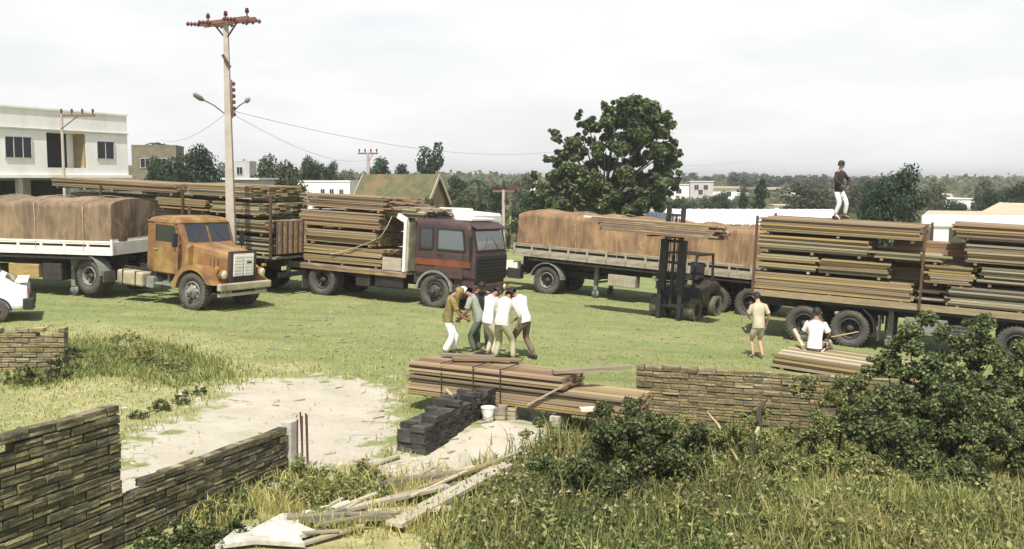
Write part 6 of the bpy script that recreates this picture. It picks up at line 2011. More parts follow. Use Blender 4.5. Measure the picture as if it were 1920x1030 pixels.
# broken branch, dark stump, bare stick
a, b, c, d_ = G3(1324, 845, 0.65), G3(1345, 850, 0.48), G3(1375, 880, 0.25), G3(1402, 902, 0.05)
tag(MB().tube([a, b, c, d_], [0.012, 0.024, 0.022, 0.014], 6).build('branch', M['branch']), 'bare pale curved branch sticking out of the weeds', 'branch')
q = gp(1408, 868)
stp = thing('tree_stump', 'dark broken stump with pale split wood in the weeds before the long wall', 'stump', Matrix.Translation(q))
MB().tube([(0, 0, -0.1), (0.02, 0, 0.14), (0.0, 0.0, 0.30), (0.05, 0, 0.38)], [0.17, 0.15, 0.11, 0.04], 9).build('trunk', M['chassis'], stp)
MB().tube([(0.04, 0, 0.30), (0.09, 0.0, 0.52), (0.13, 0, 0.62)], [0.05, 0.035, 0.02], 7).build('split', M['wood_pale'], stp)
MB().tube([(0.13, 0, 0.6), (0.10, 0, 0.78), (0.16, 0, 0.94), (0.26, 0, 1.04)], [0.04, 0.05, 0.035, 0.008], 7).build('limb', M['bark'], stp)
def wire(pts, label):
    o = MB().tube(pts, 0.0035, 4, caps=False).build('fence_wire', M['steel_dark']); tag(o, label, 'wire')


wire([G3(860, 1018, 0.30), G3(1090, 1000, 0.28), G3(1290, 985, 0.30), G3(1600, 990, 0.34)], 'lower slack wire stretched through the foreground weeds')
wire([G3(930, 975, 0.42), G3(1110, 968, 0.40), G3(1420, 950, 0.45)], 'upper slack wire stretched through the foreground weeds')

# ------------------------------------------------------------------ foreground plants
def tuft_field(n, area, hmin, hmax, seed, mats, name, label, dens=None, width=0.012, bend=0.5):
    """grass blades of two faces each, rooted on the ground"""
    r = np.random.RandomState(seed)
    x = r.uniform(area[0], area[1], n); y = r.uniform(area[2], area[3], n)
    if dens is not None:
        k = r.uniform(0, 1, n) < dens(x, y); x, y = x[k], y[k]
    m = len(x)
    z = ground_z(x, y)
    h = r.uniform(hmin, hmax, m); a = r.uniform(0, 2 * np.pi, m)
    w = width * r.uniform(0.6, 1.4, m) * (1 + h * 0.5)
    dx, dy = np.cos(a), np.sin(a); lean = r.uniform(0.1, bend, m) * h
    la = r.uniform(0, 2 * np.pi, m); lx, ly = np.cos(la) * lean, np.sin(la) * lean
    P0 = np.stack([x - dx * w, y - dy * w, z], 1); P1 = np.stack([x + dx * w, y + dy * w, z], 1)
    Q0 = np.stack([x - dx * w * 0.8 + lx * .35, y - dy * w * 0.8 + ly * .35, z + h * 0.6], 1); Q1 = np.stack([x + dx * w * 0.8 + lx * .35, y + dy * w * 0.8 + ly * .35, z + h * 0.6], 1)
    T = np.stack([x + lx, y + ly, z + h * np.sqrt(np.maximum(0.3, 1 - (lean / h) ** 2 * 0.5))], 1)
    co = np.stack([P0, P1, Q1, Q0, T], 1).reshape(-1, 3)
    i = np.arange(m) * 5
    me = raw_mesh(name, co, quads=np.stack([i, i + 1, i + 2, i + 3], 1), tris=np.stack([i + 3, i + 2, i + 4], 1), mats=mats)
    return tag(link(name, me), label, None, kind='stuff')


def sand_at(x, y):
    return np.maximum(poly_mask(x, y, SAND, 0.25), poly_mask(x, y, SAND2, 0.25))


tuft_field(110000, (-16, 16, 13, 40), 0.015, 0.05, 1, [M['grass_green']], 'field_grass', 'short grass of the yard', lambda x, y: np.clip(1 - 1.2 * sand_at(x, y), 0.02, 1) * (0.35 + 0.65 * (y < 26)), 0.010, 0.9)
TALL = ground_poly([(1420, 850), (1560, 800), (1700, 850), (1990, 800), (2200, 1250), (1380, 1250), (1480, 960)])
tuft_field(9000, (-1, 12, 8.5, 19), 0.30, 0.72, 23, [M['grass_dry']], 'dry_grass', 'tall dead stalks standing out of the foreground weeds', lambda x, y: poly_mask(x, y, WEEDS_R, 0.35) * (0.06 + 0.94 * (np.sin(x * 3.1 + 2) * np.cos(y * 2.7 - x) > 0.35)), 0.006, 0.45)
WEEDS_L = ground_poly([(60, 690), (160, 640), (300, 650), (420, 690), (390, 730), (260, 710), (140, 710), (20, 730)])
tuft_field(100000, (-1.5, 12, 8.5, 21), 0.08, 0.36, 2, [M['grass_weed']], 'weed_grass', 'green weeds and grass on the foreground bank', lambda x, y: poly_mask(x, y, WEEDS_R, 0.3), 0.009, 0.8)
tuft_field(110000, (2, 12, 8.5, 18), 0.15, 0.46, 3, [M['grass_dry']], 'dry_grass', 'tall straw-coloured grass at the lower right', lambda x, y: poly_mask(x, y, TALL, 0.35) * (0.2 + 0.8 * (np.sin(x * 2.1) * np.cos(y * 1.7 + x) > 0.0)), 0.006, 0.6)
tuft_field(60000, (-11, -3, 15, 26), 0.05, 0.20, 5, [M['grass_green']], 'weed_grass', 'rough weeds between the left walls', lambda x, y: poly_mask(x, y, WEEDS_L, 0.45) * (0.25 + 0.75 * (np.sin(x * 2.7 + 1) * np.cos(y * 2.3) > -0.2)), 0.012, 0.9)
tuft_field(26000, (-5, 0.5, 11.5, 15.5), 0.05, 0.28, 16, [M['grass_dry']], 'dry_grass', 'dry scrub around the scrap boards', lambda x, y: poly_mask(x, y, SCRUB, 0.3) * (0.15 + 0.85 * (np.sin(x * 4.1 + 1) * np.cos(y * 5.3 + x) > 0.0)), 0.007, 0.9)
tuft_field(40000, (-11, 1.5, 10, 23), 0.04, 0.16, 6, [M['grass_dry']], 'dry_grass', 'dry tufts along the edges of the sandy track', lambda x, y: np.clip(np.exp(-((sand_at(x, y) - 0.35) / 0.3) ** 2), 0, 1) * (0.2 + 0.6 * (np.sin(x * 5.1 + 1) * np.cos(y * 4.3) > 0.1)), 0.009, 0.9)


def weed_leaves(n, poly, seed, mat, name, label, hmax=0.30, size=0.07, dens=None, area=(-2, 12, 8.5, 21)):
    r = np.random.RandomState(seed)
    x = r.uniform(area[0], area[1], n); y = r.uniform(area[2], area[3], n)
    k = r.uniform(0, 1, n) < poly_mask(x, y, poly, 0.25); x, y = x[k], y[k]
    if dens is not None:
        k = r.uniform(0, 1, len(x)) < dens(x, y); x, y = x[k], y[k]
    cn = 0.5 + 0.5 * np.sin(x * 3.3 + np.sin(y * 2.7) * 1.5) * np.cos(y * 3.9 + np.cos(x * 1.9))
    m = len(x)
    p = np.repeat(np.stack([x, y, ground_z(x, y)], 1), 4, 0)
    hh = np.repeat(hmax * (0.25 + 0.75 * cn), 4) * r.uniform(0.1, 1.0, m * 4)
    p[:, 2] += hh; p[:, :2] += r.normal(0, 0.06, (m * 4, 2))
    co, q = leaf_cards(p, np.tile([0.0, -0.25, 0.9], (m * 4, 1)), size, r, 0.55)
    tag(link(name, raw_mesh(name, co, quads=q, mats=[mat])), label, None, kind='stuff')


weed_leaves(20000, WEEDS_R, 8, M['leaf_weed'], 'weed_leaves', 'broad-leaved weeds covering the foreground bank', 0.26, 0.065)
weed_leaves(2600, WEEDS_R, 9, M['leaf_dead'], 'dead_leaves', 'withered pale leaves among the foreground weeds', 0.34, 0.065)


def weed_mounds(n, poly, seed, per, area=(-2, 12, 8.5, 21)):
    """leafy mounds of weeds with shaded hollows between them"""
    r = np.random.RandomState(seed)
    x = r.uniform(area[0], area[1], n); y = r.uniform(area[2], area[3], n)
    k = poly_mask(x, y, poly, 0.15) > 0.6; x, y = x[k], y[k]
    z = ground_z(x, y)
    h = r.uniform(0.10, 0.42, len(x)); w = r.uniform(0.10, 0.28, len(x))
    cl = np.stack([x, y, z + h * 0.55, w, w, h * 0.55], 1)
    pick = np.repeat(np.arange(len(x)), per)
    d = r.normal(0, 1, (len(pick), 3)); d[:, 2] = np.abs(d[:, 2]) - 0.25; d /= np.linalg.norm(d, axis=1, keepdims=True)
    p = cl[pick, :3] + d * cl[pick, 3:] * r.uniform(0.55, 1.15, len(pick))[:, None]
    co, q = leaf_cards(p, d * 0.6 + np.array([0, -0.2, 0.5]), 0.078, r, 0.5, 0.5)
    tag(link('weed_mounds', raw_mesh('weed_mounds', co, quads=q, mats=[M['leaf_weed']])), 'leafy mounds of weeds on the foreground bank', None, kind='stuff')


weed_mounds(1900, WEEDS_R, 19, 42)


def shrub(name, label, blobs, n, leaf, mat, cat='shrub', seed=1, lean=0.35, low=False):
    """blobs: (px, py, radius in px, depth); a bush standing on the ground below them"""
    r = np.random.RandomState(seed)
    cs = [(at(a, b, d), rad * d / FPX) for a, b, rad, d in blobs]
    if low: cs = [(gp(a, b) + Vector((0, 0, rad * d / FPX * 0.35)), rad * d / FPX) for a, b, rad, d in blobs]
    cx = sum(c[0].x for c in cs) / len(cs); cy = sum(c[0].y for c in cs) / len(cs)
    g = gz(cx, cy)
    o = thing(name, label, cat, Matrix.Translation((cx, cy, g)))
    sub = []
    for c, rad in cs:
        for _ in range(17):
            v = r.normal(0, 1, 3); v /= np.linalg.norm(v); k = r.uniform(0.5, 1.22); s = rad * r.uniform(0.14, 0.40)
            zz = max(c.z - g + v[2] * k * rad * 0.9, 0.05)
            sub.append((c.x - cx + v[0] * k * rad, c.y - cy + v[1] * k * rad * 0.9, zz, s, s, s * 0.8))
    p, d = clump_points(sub, n, r, 0.4)
    p[:, 2] = np.maximum(p[:, 2], 0.02)
    co, q = leaf_cards(p, d * 0.6 + np.array([-0.05, -0.15, lean]), leaf, r, 0.6, 0.4)
    link('crown', raw_mesh('crown', co, quads=q, mats=[mat]), o)
    mb = MB()
    for c in sub[::9 if not low else 40]:
        b0 = Vector((c[0] * 0.25, c[1] * 0.25, -0.05)); e_ = Vector(c[:3])
        mb.tube([b0, b0.lerp(e_, 0.5) + Vector((0, 0, 0.06)), e_], [0.018, 0.011, 0.005], 5)
    mb.build('stems', M['bark'], o)
    return o


shrub('shrub', 'low spreading dark bush in the middle foreground below the white-edged board', [(1060, 890, 60, 14.2), (1130, 850, 75, 14.4), (1200, 860, 80, 14.0), (1270, 850, 65, 14.3), (1180, 800, 55, 15.0), (1110, 910, 70, 13.4), (1230, 810, 45, 15.2)], 30000, 0.058, M['leaf_bush'], seed=3)
shrub('shrub', 'tall dark bush in front of the trailer wheels on the right', [(1690, 690, 55, 18.5), (1750, 660, 60, 18.3), (1820, 640, 55, 18.6), (1720, 740, 60, 17.6), (1790, 720, 60, 17.8), (1660, 740, 35, 18.0), (1850, 690, 45, 18.4), (1650, 690, 28, 18.4)], 30000, 0.066, M['leaf_bush'], seed=5)
shrub('shrub', 'large dark bush at the right with shadowed hollows above the tall grass', [(1640, 790, 60, 15.2), (1710, 780, 70, 15.0), (1780, 790, 75, 14.8), (1850, 790, 65, 14.8), (1700, 850, 70, 14.2), (1790, 870, 60, 13.8), (1740, 910, 45, 13.4), (1620, 830, 40, 15.0), (1900, 810, 40, 15)], 36000, 0.060, M['leaf_bush'], seed=7)
shrub('shrub', 'loose dark bush filling the right edge of the frame', [(1880, 720, 44, 17.2), (1930, 690, 50, 17.4), (1900, 770, 46, 16.4), (1960, 760, 60, 16.2), (1840, 740, 34, 17.0), (1890, 830, 44, 14.6), (1950, 850, 60, 14.2), (2010, 740, 60, 16.8)], 26000, 0.062, M['leaf_bush'], seed=9)
shrub('shrub', 'ragged lower bush between the two larger bushes at the right', [(1560, 850, 34, 14.4), (1520, 880, 30, 13.8), (1610, 880, 40, 13.8), (1660, 900, 36, 13.4), (1450, 870, 26, 14.2)], 9000, 0.055, M['leaf_weed'], seed=10)
weed_leaves(9000, TALL, 29, M['leaf_weed'], 'weed_leaves', 'broad weeds mixed into the tall grass', 0.42, 0.075)
shrub('weed_plant', 'leafy creeper climbing the low part of the dark brick wall', [(470, 880, 36, 13.4), (430, 925, 34, 12.6), (400, 960, 38, 11.9), (440, 980, 30, 12.0), (495, 905, 28, 13.6), (380, 1000, 34, 11.3)], 5200, 0.042, M['leaf_bush'], 'weed', 11)
shrub('weed_plant', 'scrubby brown-green weeds at the foot of the concrete post', [(570, 905, 34, 13.9), (620, 920, 40, 13.5), (665, 935, 36, 13.2), (600, 950, 40, 12.9), (550, 940, 28, 13.2)], 6000, 0.038, M['leaf_weed'], 'weed', 13, low=True)
shrub('weed_plant', 'dark weeds against the right end of the short left wall', [(110, 690, 24, 19.4), (70, 710, 28, 19.0), (30, 715, 24, 19.0), (135, 660, 18, 19.9)], 3600, 0.05, M['leaf_bush'], 'weed', 15)
shrub('weed_plant', 'green weeds in the grass right of the short left wall', [(220, 665, 26, 20.5), (270, 685, 34, 19.6), (330, 700, 28, 19.0), (190, 690, 26, 19.6), (240, 640, 18, 21.4)], 4200, 0.045, M['leaf_weed'], 'weed', 17, low=True)
shrub('weed_plant', 'low weeds growing along the dark edge of the sandy track', [(300, 770, 18, 15.9), (340, 758, 18, 16.3), (260, 785, 16, 15.4), (375, 742, 14, 16.9)], 2400, 0.035, M['leaf_bush'], 'weed', 19, low=True)
shrub('weed_plant', 'thin weeds growing in front of the long wall below its left end', [(1230, 800, 22, 16.4), (1290, 815, 22, 16.0), (1350, 822, 22, 15.6), (1195, 780, 18, 17.0)], 3200, 0.042, M['leaf_weed'], 'weed', 21)
shrub('weed_plant', 'pale stalky weeds in front of the right half of the long wall', [(1440, 825, 26, 15.4), (1500, 815, 30, 15.4), (1560, 800, 28, 15.6), (1470, 850, 32, 14.8)], 4200, 0.042, M['leaf_weed'], 'weed', 23)
shrub('weed_plant', 'brown-green scrub between the concrete post and the scrap boards', [(690, 900, 26, 14.2), (640, 945, 34, 13.0), (700, 935, 30, 13.2), (580, 975, 30, 12.5), (520, 930, 26, 13.4)], 5000, 0.040, M['leaf_weed'], 'weed', 33, low=True)
shrub('weed_plant', 'tall pale weeds growing against the middle of the long wall', [(1400, 800, 22, 16.0), (1370, 825, 28, 15.4), (1330, 815, 20, 16.0), (1430, 775, 16, 16.2)], 3600, 0.045, M['leaf_weed'], 'weed', 35)
shrub('weed_plant', 'tangled weeds hiding the right end of the long wall', [(1580, 740, 34, 16.0), (1610, 720, 30, 16.4), (1550, 800, 34, 15.2), (1590, 790, 32, 15.4), (1510, 730, 24, 16.2)], 5000, 0.05, M['leaf_weed'], 'weed', 37)
shrub('weed_plant', 'dark leafy weeds climbing the middle of the low dark wall', [(455, 870, 30, 13.5), (485, 860, 24, 14.0), (430, 900, 30, 12.9), (500, 890, 22, 13.9)], 3600, 0.045, M['leaf_bush'], 'weed', 41)
shrub('weed_plant', 'dark weeds at the bottom edge in front of the low dark wall', [(330, 1010, 34, 11.2), (290, 1030, 30, 10.9), (440, 1010, 30, 11.6), (370, 1030, 36, 11.1)], 3600, 0.045, M['leaf_bush'], 'weed', 43, low=True)
shrub('weed_plant', 'weedy tuft on the sand right of the white bucket', [(1010, 800, 16, 16.2), (1035, 815, 18, 15.8), (985, 820, 12, 15.8)], 1200, 0.035, M['leaf_weed'], 'weed', 25, low=True)

def chips(n, seed):
    r = np.random.RandomState(seed)
    x = r.uniform(-12, 14, n); y = r.uniform(13, 38, n)
    mb = MB()
    for a, b in zip(x, y):
        L, w = r.uniform(0.05, 0.28), r.uniform(0.02, 0.06)
        mb.box((a, b, gz(a, b) + 0.015), (L, w, 0.015), 0, Matrix.Rotation(r.uniform(0, 3.14), 3, 'Z') @ Matrix.Rotation(r.uniform(-.15, .15), 3, 'Y'))
    tag(mb.build('wood_scraps', M['wood_old']), 'bark and wood scraps littering the yard', None, kind='stuff')


chips(520, 5)

# ------------------------------------------------------------------ people
PENDING = []


def skin_part(name, parent, pts, edges, rad, mat, sub=1, extra=None):
    """surface grown along joints; finished later in one pass"""
    me = bpy.data.meshes.new(name)
    me.from_pydata([tuple(p) for p in pts], edges, [])
    o = bpy.data.objects.new(name, me)
    col.objects.link(o)
    o.parent = parent
    md = o.modifiers.new('skin', 'SKIN'); md.use_smooth_shade = True; md.branch_smoothing = 0.4
    sv = me.skin_vertices[0].data
    for i, r_ in enumerate(rad):
        sv[i].radius = r_ if hasattr(r_, '__len__') else (r_, r_)
    sv[0].use_root = True
    if sub:
        s = o.modifiers.new('sub', 'SUBSURF'); s.levels = sub; s.render_levels = sub
    PENDING.append((o, mat, extra))
    return o


def finish_skins():
    dg = bpy.context.evaluated_depsgraph_get()
    done = []
    for o, mat, extra in PENDING:
        me = bpy.data.meshes.new_from_object(o.evaluated_get(dg))
        done.append((o, me, mat, extra))
    for o, me, mat, extra in done:
        o.modifiers.clear()
        if extra is not None:
            n0 = len(me.vertices)
            v = [tuple(p.co) for p in me.vertices] + [tuple(p) for p in extra.v]
            f = [tuple(p.vertices) for p in me.polygons] + [tuple(i + n0 for i in q) for q in extra.f]
            me = bpy.data.meshes.new(o.name); me.from_pydata(v, [], f)
            me.polygons.foreach_set('use_smooth', np.ones(len(f), bool))
        me.materials.clear(); me.materials.append(mat)
        o.data = me


def person(label, pos, heading, shirt, pants, hair='hair_black', skin='skin', bend=0.0, side=0.0, legs=None, arms=None, head_pitch=0.0, shorts=False, sleeves='short', h=1.72, flare=0.0, sit=False, shoes='shoe', cap=None, twist=0.0, z=None):
    """joints are laid out in the figure's own frame: x forward, y left, z up, feet at the origin"""
    k = h / 1.72
    root = thing('person', label, 'person', Matrix.Translation((pos[0], pos[1], gz(pos[0], pos[1]) if z is None else z)) @ Matrix.Rotation(heading, 4, 'Z') @ Matrix.Scale(k, 4))
    pel_z = 0.92 if not sit else 0.14
    pel = Vector((-0.02 - 0.12 * math.sin(bend), 0, pel_z - 0.02 * math.sin(bend)))
    t = Vector((math.sin(bend) * math.cos(side), math.sin(side), math.cos(bend) * math.cos(side))).normalized()
    lat = Vector((0, 1, 0)); lat = (lat - t * lat.dot(t)).normalized()
    lat = (Matrix.Rotation(twist, 3, t) @ lat)
    fwd = lat.cross(t)
    waist = pel + t * 0.17; chest = pel + t * 0.38; neckb = pel + t * 0.53
    hd = (t * math.cos(head_pitch) + fwd * math.sin(head_pitch)).normalized()
    hf = (fwd * math.cos(head_pitch) - t * math.sin(head_pitch)).normalized()
    neck = neckb + hd * 0.06 + hf * 0.01
    headc = neckb + hd * 0.185 + hf * 0.025
    crown = headc + hd * 0.075
    legs = legs or {}
    arms = arms or {}
    J = {}
    for s, n in ((1, 'L'), (-1, 'R')):
        J['hip' + n] = pel + Vector((0, s * 0.095, -0.05))
        foot = Vector(legs.get('foot' + n, (0.0, s * 0.12, 0.0)))
        J['ank' + n] = foot + Vector((0, 0, 0.09))
        mid = (J['hip' + n] + J['ank' + n]) / 2
        L = (J['hip' + n] - J['ank' + n]).length
        bow = math.sqrt(max(0, 0.42 ** 2 - (L / 2) ** 2)) if L < 0.84 else 0.0
        J['kne' + n] = Vector(legs['knee' + n]) if 'knee' + n in legs else mid + Vector((bow + 0.01, 0, 0))
        J['toe' + n] = foot + Vector((0.17, s * 0.03, 0.035))
        J['sho' + n] = neckb - t * 0.05 + lat * s * 0.185
        J['elb' + n] = Vector(arms['elb' + n]) if 'elb' + n in arms else J['sho' + n] + Vector((0.03, s * 0.06, -0.27))
        J['wri' + n] = Vector(arms['wri' + n]) if 'wri' + n in arms else J['elb' + n] + Vector((0.09, -s * 0.01, -0.24))
        v = (J['wri' + n] - J['elb' + n]).normalized()
        J['han' + n] = J['wri' + n] + v * 0.07
    pts = [pel, waist, chest, neckb, neck, headc, crown]
    rad = [(0.09, 0.09), (0.08, 0.08), (0.08, 0.08), (0.05, 0.05), (0.05, 0.05), (0.083, 0.098), (0.055, 0.065)]
    edges = [(i, i + 1) for i in range(6)]
    def put(p, r_, link_to):
        pts.append(p); rad.append(r_); edges.append((link_to, len(pts) - 1)); return len(pts) - 1
    nose = put(headc + hf * 0.105 - hd * 0.015, 0.018, 5)
    ext = MB()
    for n in 'LR':
        s = 1 if n == 'L' else -1
        i = put(J['hip' + n], 0.085, 0); i = put(J['kne' + n], 0.052, i); i = put(J['kne' + n].lerp(J['ank' + n], 0.3), 0.055, i); i = put(J['ank' + n], 0.036, i); put(J['toe' + n], 0.03, i)
        i = put(J['sho' + n], 0.042, 3); i = put(J['elb' + n], 0.038, i); i = put(J['wri' + n], 0.026, i); i = put(J['han' + n], (0.035, 0.018), i)
        v = (J['han' + n] - J['wri' + n]).normalized()
        u = v.cross(Vector((0, 1, 0.2)) if abs(v.y) < 0.9 else Vector((1, 0, 0))).normalized()
        pn = v.cross(u)
        for f, (o_, ln) in enumerate(((-0.027, 0.065), (-0.009, 0.078), (0.009, 0.073), (0.027, 0.056))):
            b = J['han' + n] + u * o_ + v * 0.012
            c1 = b + v * ln * 0.55 + pn * s * 0.008; c2 = b + v * ln * 0.95 + pn * s * 0.026
            ext.tube([b, c1, c2], [0.010, 0.009, 0.007], 6)
        b = J['wri' + n] + v * 0.025 + u * 0.022
        ext.tube([b, b + u * 0.035 + v * 0.02, b + u * 0.045 + v * 0.055], [0.012, 0.010, 0.008], 6)
        e0 = headc + lat * s * 0.088 - hf * 0.005                     # ear
        ext.tube([e0 - hd * 0.03, e0 + lat * s * 0.012, e0 + hd * 0.035], [0.008, 0.016, 0.01], 6)
    # lips and eye sockets stand out slightly
    ext.tube([headc + hf * 0.088 - hd * 0.058 + lat * 0.022, headc + hf * 0.094 - hd * 0.058, headc + hf * 0.088 - hd * 0.058 - lat * 0.022], [0.005, 0.009, 0.005], 6)
    skin_part('body', root, pts, edges, rad, M[skin], 1, ext)
    for s in (-1, 1):
        ec = headc + hf * 0.086 + hd * 0.018 + lat * s * 0.033
        MB().tube([ec - hf * 0.012, ec, ec + hf * 0.010], [0.010, 0.014, 0.006], 8).build('eye', M['hair_black'], root)
    # hair or cap
    hm = MB(); n1, n2 = 14, 7
    vs = []
    for i in range(n2 + 1):
        for j in range(n1):
            th = math.pi * 0.62 * i / n2; ph = 2 * math.pi * j / n1
            dcos = math.cos(ph)
            cut = 1.0 if dcos < 0.3 else 0.62
            th *= cut
            rr2 = 0.113 + 0.006 * math.sin(5 * ph + i)
            vs.append(headc + hd * (0.012 + rr2 * 1.10 * math.cos(th)) + hf * (-0.008 + rr2 * math.sin(th) * dcos) + lat * rr2 * 0.9 * math.sin(th) * math.sin(ph))
    fs = [(i * n1 + j, (i + 1) * n1 + j, (i + 1) * n1 + (j + 1) % n1, i * n1 + (j + 1) % n1) for i in range(n2) for j in range(n1)]
    hm.add(vs, fs, 0, True)
    if hair == 'hair_fair':                              # long hair falling forward
        for j in range(9):
            a = -1.9 + 3.8 * j / 8
            b = headc + hf * 0.06 * math.cos(a) + lat * 0.095 * math.sin(a) + hd * 0.02
            hm.tube([b, b - hd * 0.08 + Vector((0, 0, -0.05)), b - hd * 0.10 + Vector((0.02, 0, -0.22))], [0.04, 0.04, 0.012], 6)
    hm.build('hair' if not cap else 'cap', M[cap or hair], root)
    # shirt
    sh = MB(); secs = []
    for q, (d_, wl, df, sft) in enumerate(((-0.10, 0.170, 0.125, 0.0), (0.0, 0.168, 0.125, 0.0), (0.10, 0.158, 0.118, 0.004), (0.20, 0.158, 0.114, 0.008), (0.30, 0.172, 0.118, 0.012), (0.38, 0.190, 0.120, 0.010), (0.45, 0.196, 0.105, 0.004), (0.495, 0.165, 0.085, 0.0), (0.525, 0.095, 0.068, 0.0), (0.545, 0.070, 0.062, 0.0))):
        ring = []
        for j in range(20):
            a_ = 2 * math.pi * j / 20
            fold = 1 + 0.035 * math.sin(3 * a_ + 5.1 * q + pos[0] * 7) * (1 if q < 6 else 0.3)
            cc = (pel + Vector((0, 0, d_))) if d_ < 0 and not sit else pel + t * d_
            ring.append(cc + lat * wl * math.cos(a_) * fold + fwd * (df * math.sin(a_) * fold + sft))
        secs.append(ring)
    sh.loft(secs, sm=True, caps=False)
    for n in 'LR':
        s = 1 if n == 'L' else -1
        A, B_, C_ = J['sho' + n] - lat * s * 0.03 + t * 0.005, J['elb' + n], J['wri' + n]
        if sleeves == 'long':
            sh.tube([A, A.lerp(B_, 0.12), A.lerp(B_, 0.5), A.lerp(B_, 0.9), B_.lerp(C_, 0.1), B_.lerp(C_, 0.5), B_.lerp(C_, 0.92)], [0.062, 0.076, 0.062, 0.056, 0.054, 0.048, 0.040], 10)
        else:
            sh.tube([A, A.lerp(B_, 0.12), A.lerp(B_, 0.5), A.lerp(B_, 0.78)], [0.062, 0.078, 0.068, 0.070], 10)
    sh.build('shirt', M[shirt], root)
    # trousers
    tp = [pel + t * 0.04, pel + Vector((0, 0, -0.04))]
    tr = [(0.155, 0.12), (0.155, 0.125)]
    te = [(0, 1)]
    for n in 'LR':
        a = len(tp); tp.append(J['hip' + n] + Vector((0, 0, -0.05))); tr.append(0.105); te.append((1, a))
        if shorts:
            tp.append(J['hip' + n].lerp(J['kne' + n], 0.92)); tr.append(0.092); te.append((a, a + 1))
        else:
            tp.append(J['kne' + n]); tr.append(0.075 + flare * 0.3); te.append((a, a + 1))
            tp.append(J['kne' + n].lerp(J['ank' + n], 0.93)); tr.append(0.062 + flare); te.append((a + 1, a + 2))
    skin_part('trousers' if not shorts else 'shorts', root, tp, te, tr, M[pants], 1)
    for n in 'LR':
        s = 1 if n == 'L' else -1
        f = J['ank' + n] - Vector((0, 0, 0.09))
        yaw = Matrix.Rotation(0.15 * s, 3, 'Z')
        if shoes:
            secs = []
            for (xx, ww, zz) in ((-0.085, 0.05, 0.055), (-0.07, 0.075, 0.085), (0.0, 0.085, 0.095), (0.08, 0.092, 0.07), (0.15, 0.09, 0.05), (0.185, 0.05, 0.03)):
                secs.append([f + yaw @ q for q in rr(xx, ww, 0.002, zz, 0.02)])
            MB().loft(secs, sm=True).build('shoe', M[shoes], root)
    return root


def on_ground(px, py): q = gp(px, py); return (q.x, q.y)


V = Vector
# the group behind the plank pile
person('woman with fair hair in white flared trousers bending forward at the left of the group', on_ground(843, 668), R(5), 'cloth_olive', 'cloth_white', 'hair_fair', bend=0.20, head_pitch=0.8, h=1.74, flare=0.035,
       arms=dict(elbL=(0.22, 0.24, 1.04), wriL=(0.40, 0.16, 0.92), elbR=(0.20, -0.26, 1.04), wriR=(0.38, -0.16, 0.90)), legs=dict(footL=(0.05, 0.12, 0), footR=(-0.14, -0.10, 0)))
person('man in grey shirt, dark green trousers and pale cap bowing towards the fair-haired woman', on_ground(894, 667), R(175), 'cloth_grey', 'cloth_green', cap='cloth_white', bend=0.36, head_pitch=0.7, h=1.80,
       arms=dict(elbL=(0.22, 0.24, 1.04), wriL=(0.38, 0.14, 0.88), elbR=(0.20, -0.24, 1.04), wriR=(0.36, -0.12, 0.86)), legs=dict(footL=(0.02, 0.13, 0), footR=(-0.08, -0.12, 0)))
person('man with dark hair in a navy shirt standing deepest in the group', on_ground(905, 655), R(-95), 'cloth_dark', 'cloth_green', bend=0.15, head_pitch=0.5, h=1.74)
person('man in white long-sleeved shirt and pale trousers stooping in the middle of the group', on_ground(918, 673), R(35), 'cloth_white', 'cloth_beige', bend=0.22, head_pitch=0.8, h=1.82, sleeves='long',
       arms=dict(elbL=(0.10, 0.27, 1.06), wriL=(0.26, 0.22, 0.86), elbR=(0.06, -0.29, 1.04), wriR=(0.14, -0.28, 0.78)))
person('man in off-white shirt and khaki trousers seen from behind with legs apart', on_ground(943, 681), R(62), 'cloth_offwhite', 'cloth_khaki', bend=0.36, head_pitch=0.85, h=1.86, sleeves='long',
       arms=dict(elbL=(0.16, 0.30, 1.04), wriL=(0.34, 0.22, 0.86), elbR=(0.14, -0.34, 1.04), wriR=(0.32, -0.24, 0.84)), legs=dict(footL=(-0.02, 0.20, 0), footR=(0.02, -0.24, 0)))
person('man in white shirt and brown trousers bending left at the group\'s right end', on_ground(980, 673), R(140), 'cloth_white', 'cloth_brown', bend=0.36, head_pitch=0.85, h=1.86, sleeves='short',
       arms=dict(elbL=(0.18, 0.28, 1.02), wriL=(0.38, 0.2, 0.86), elbR=(0.16, -0.30, 1.02), wriR=(0.36, -0.2, 0.84)), legs=dict(footL=(0.16, 0.16, 0), footR=(-0.18, -0.18, 0)))
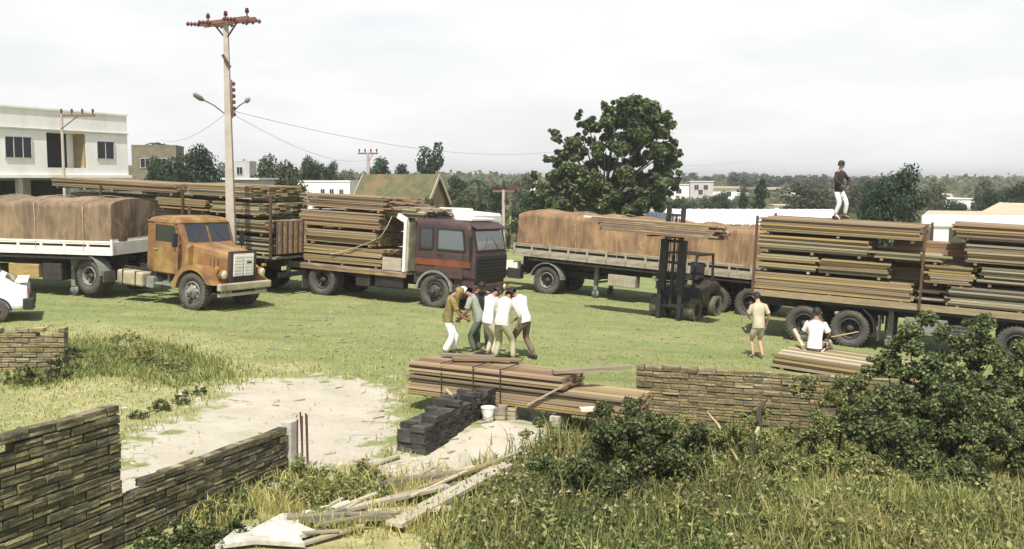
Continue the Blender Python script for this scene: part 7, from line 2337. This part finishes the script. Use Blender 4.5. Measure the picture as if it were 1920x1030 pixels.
# right-hand figures
person('man in beige shirt and shorts standing with his back turned beside the low plank pile', on_ground(1420, 673), R(105), 'cloth_beige', 'cloth_beige', skin='skin_pale', shorts=True, bend=0.06, head_pitch=0.35, h=1.70, shoes=None,
       arms=dict(elbL=(0.10, 0.24, 1.14), wriL=(0.28, 0.10, 1.05), elbR=(-0.02, -0.30, 1.12), wriR=(0.10, -0.30, 0.88)), legs=dict(footL=(0.05, 0.09, 0), footR=(-0.10, -0.10, 0)))
sp_ = Gp(0.62, 1.35, 0.40)
person('man in white shirt and pale trousers sitting on the low plank pile', (sp_.x, sp_.y), R(60), 'cloth_white', 'cloth_beige', bend=0.12, head_pitch=0.15, h=1.90, sit=True, z=sp_.z,
       legs=dict(kneeL=(0.38, 0.16, 0.20), footL=(0.55, 0.18, -0.12), kneeR=(0.36, -0.22, 0.18), footR=(0.52, -0.24, -0.12)), arms=dict(elbL=(0.10, 0.30, 0.36), wriL=(0.32, 0.28, 0.30), elbR=(0.08, -0.30, 0.36), wriR=(0.30, -0.24, 0.30)))
tp_ = m4 @ V((-0.62, 0.2, 3.59))
q_ = at(1572, 411, 30.2)
lx = m4.inverted() @ q_
tp_ = m4 @ V((lx.x, max(-0.9, min(0.9, lx.y)), 3.59))
person('man in dark shirt and white trousers standing on top of the timber load', (tp_.x, tp_.y), R(-60), 'cloth_dark', 'cloth_white', bend=0.05, head_pitch=0.1, h=1.68, z=tp_.z, twist=0.3, sleeves='long',
       arms=dict(elbL=(0.02, 0.38, 1.18), wriL=(0.12, 0.24, 0.98), elbR=(0.08, -0.26, 1.16), wriR=(0.2, -0.12, 1.0)), legs=dict(footL=(0.06, 0.20, 0), footR=(-0.02, -0.15, 0)))
finish_skins()

# ------------------------------------------------------------------ thin haze over the whole place
hz, HN, HL, hb = new_mat('haze')
HN.remove(hb)
pv = HN.new('ShaderNodeVolumePrincipled')
pv.inputs['Color'].default_value = (0.95, 0.965, 0.97, 1)
pv.inputs['Density'].default_value = 0.0006
pv.inputs['Anisotropy'].default_value = 0.2
HL.new(pv.outputs[0], HN['Material Output'].inputs['Volume'])
tag(MB().box((0, 1700, 7), (5400, 4200, 24)).build('haze', hz), kind='stuff')
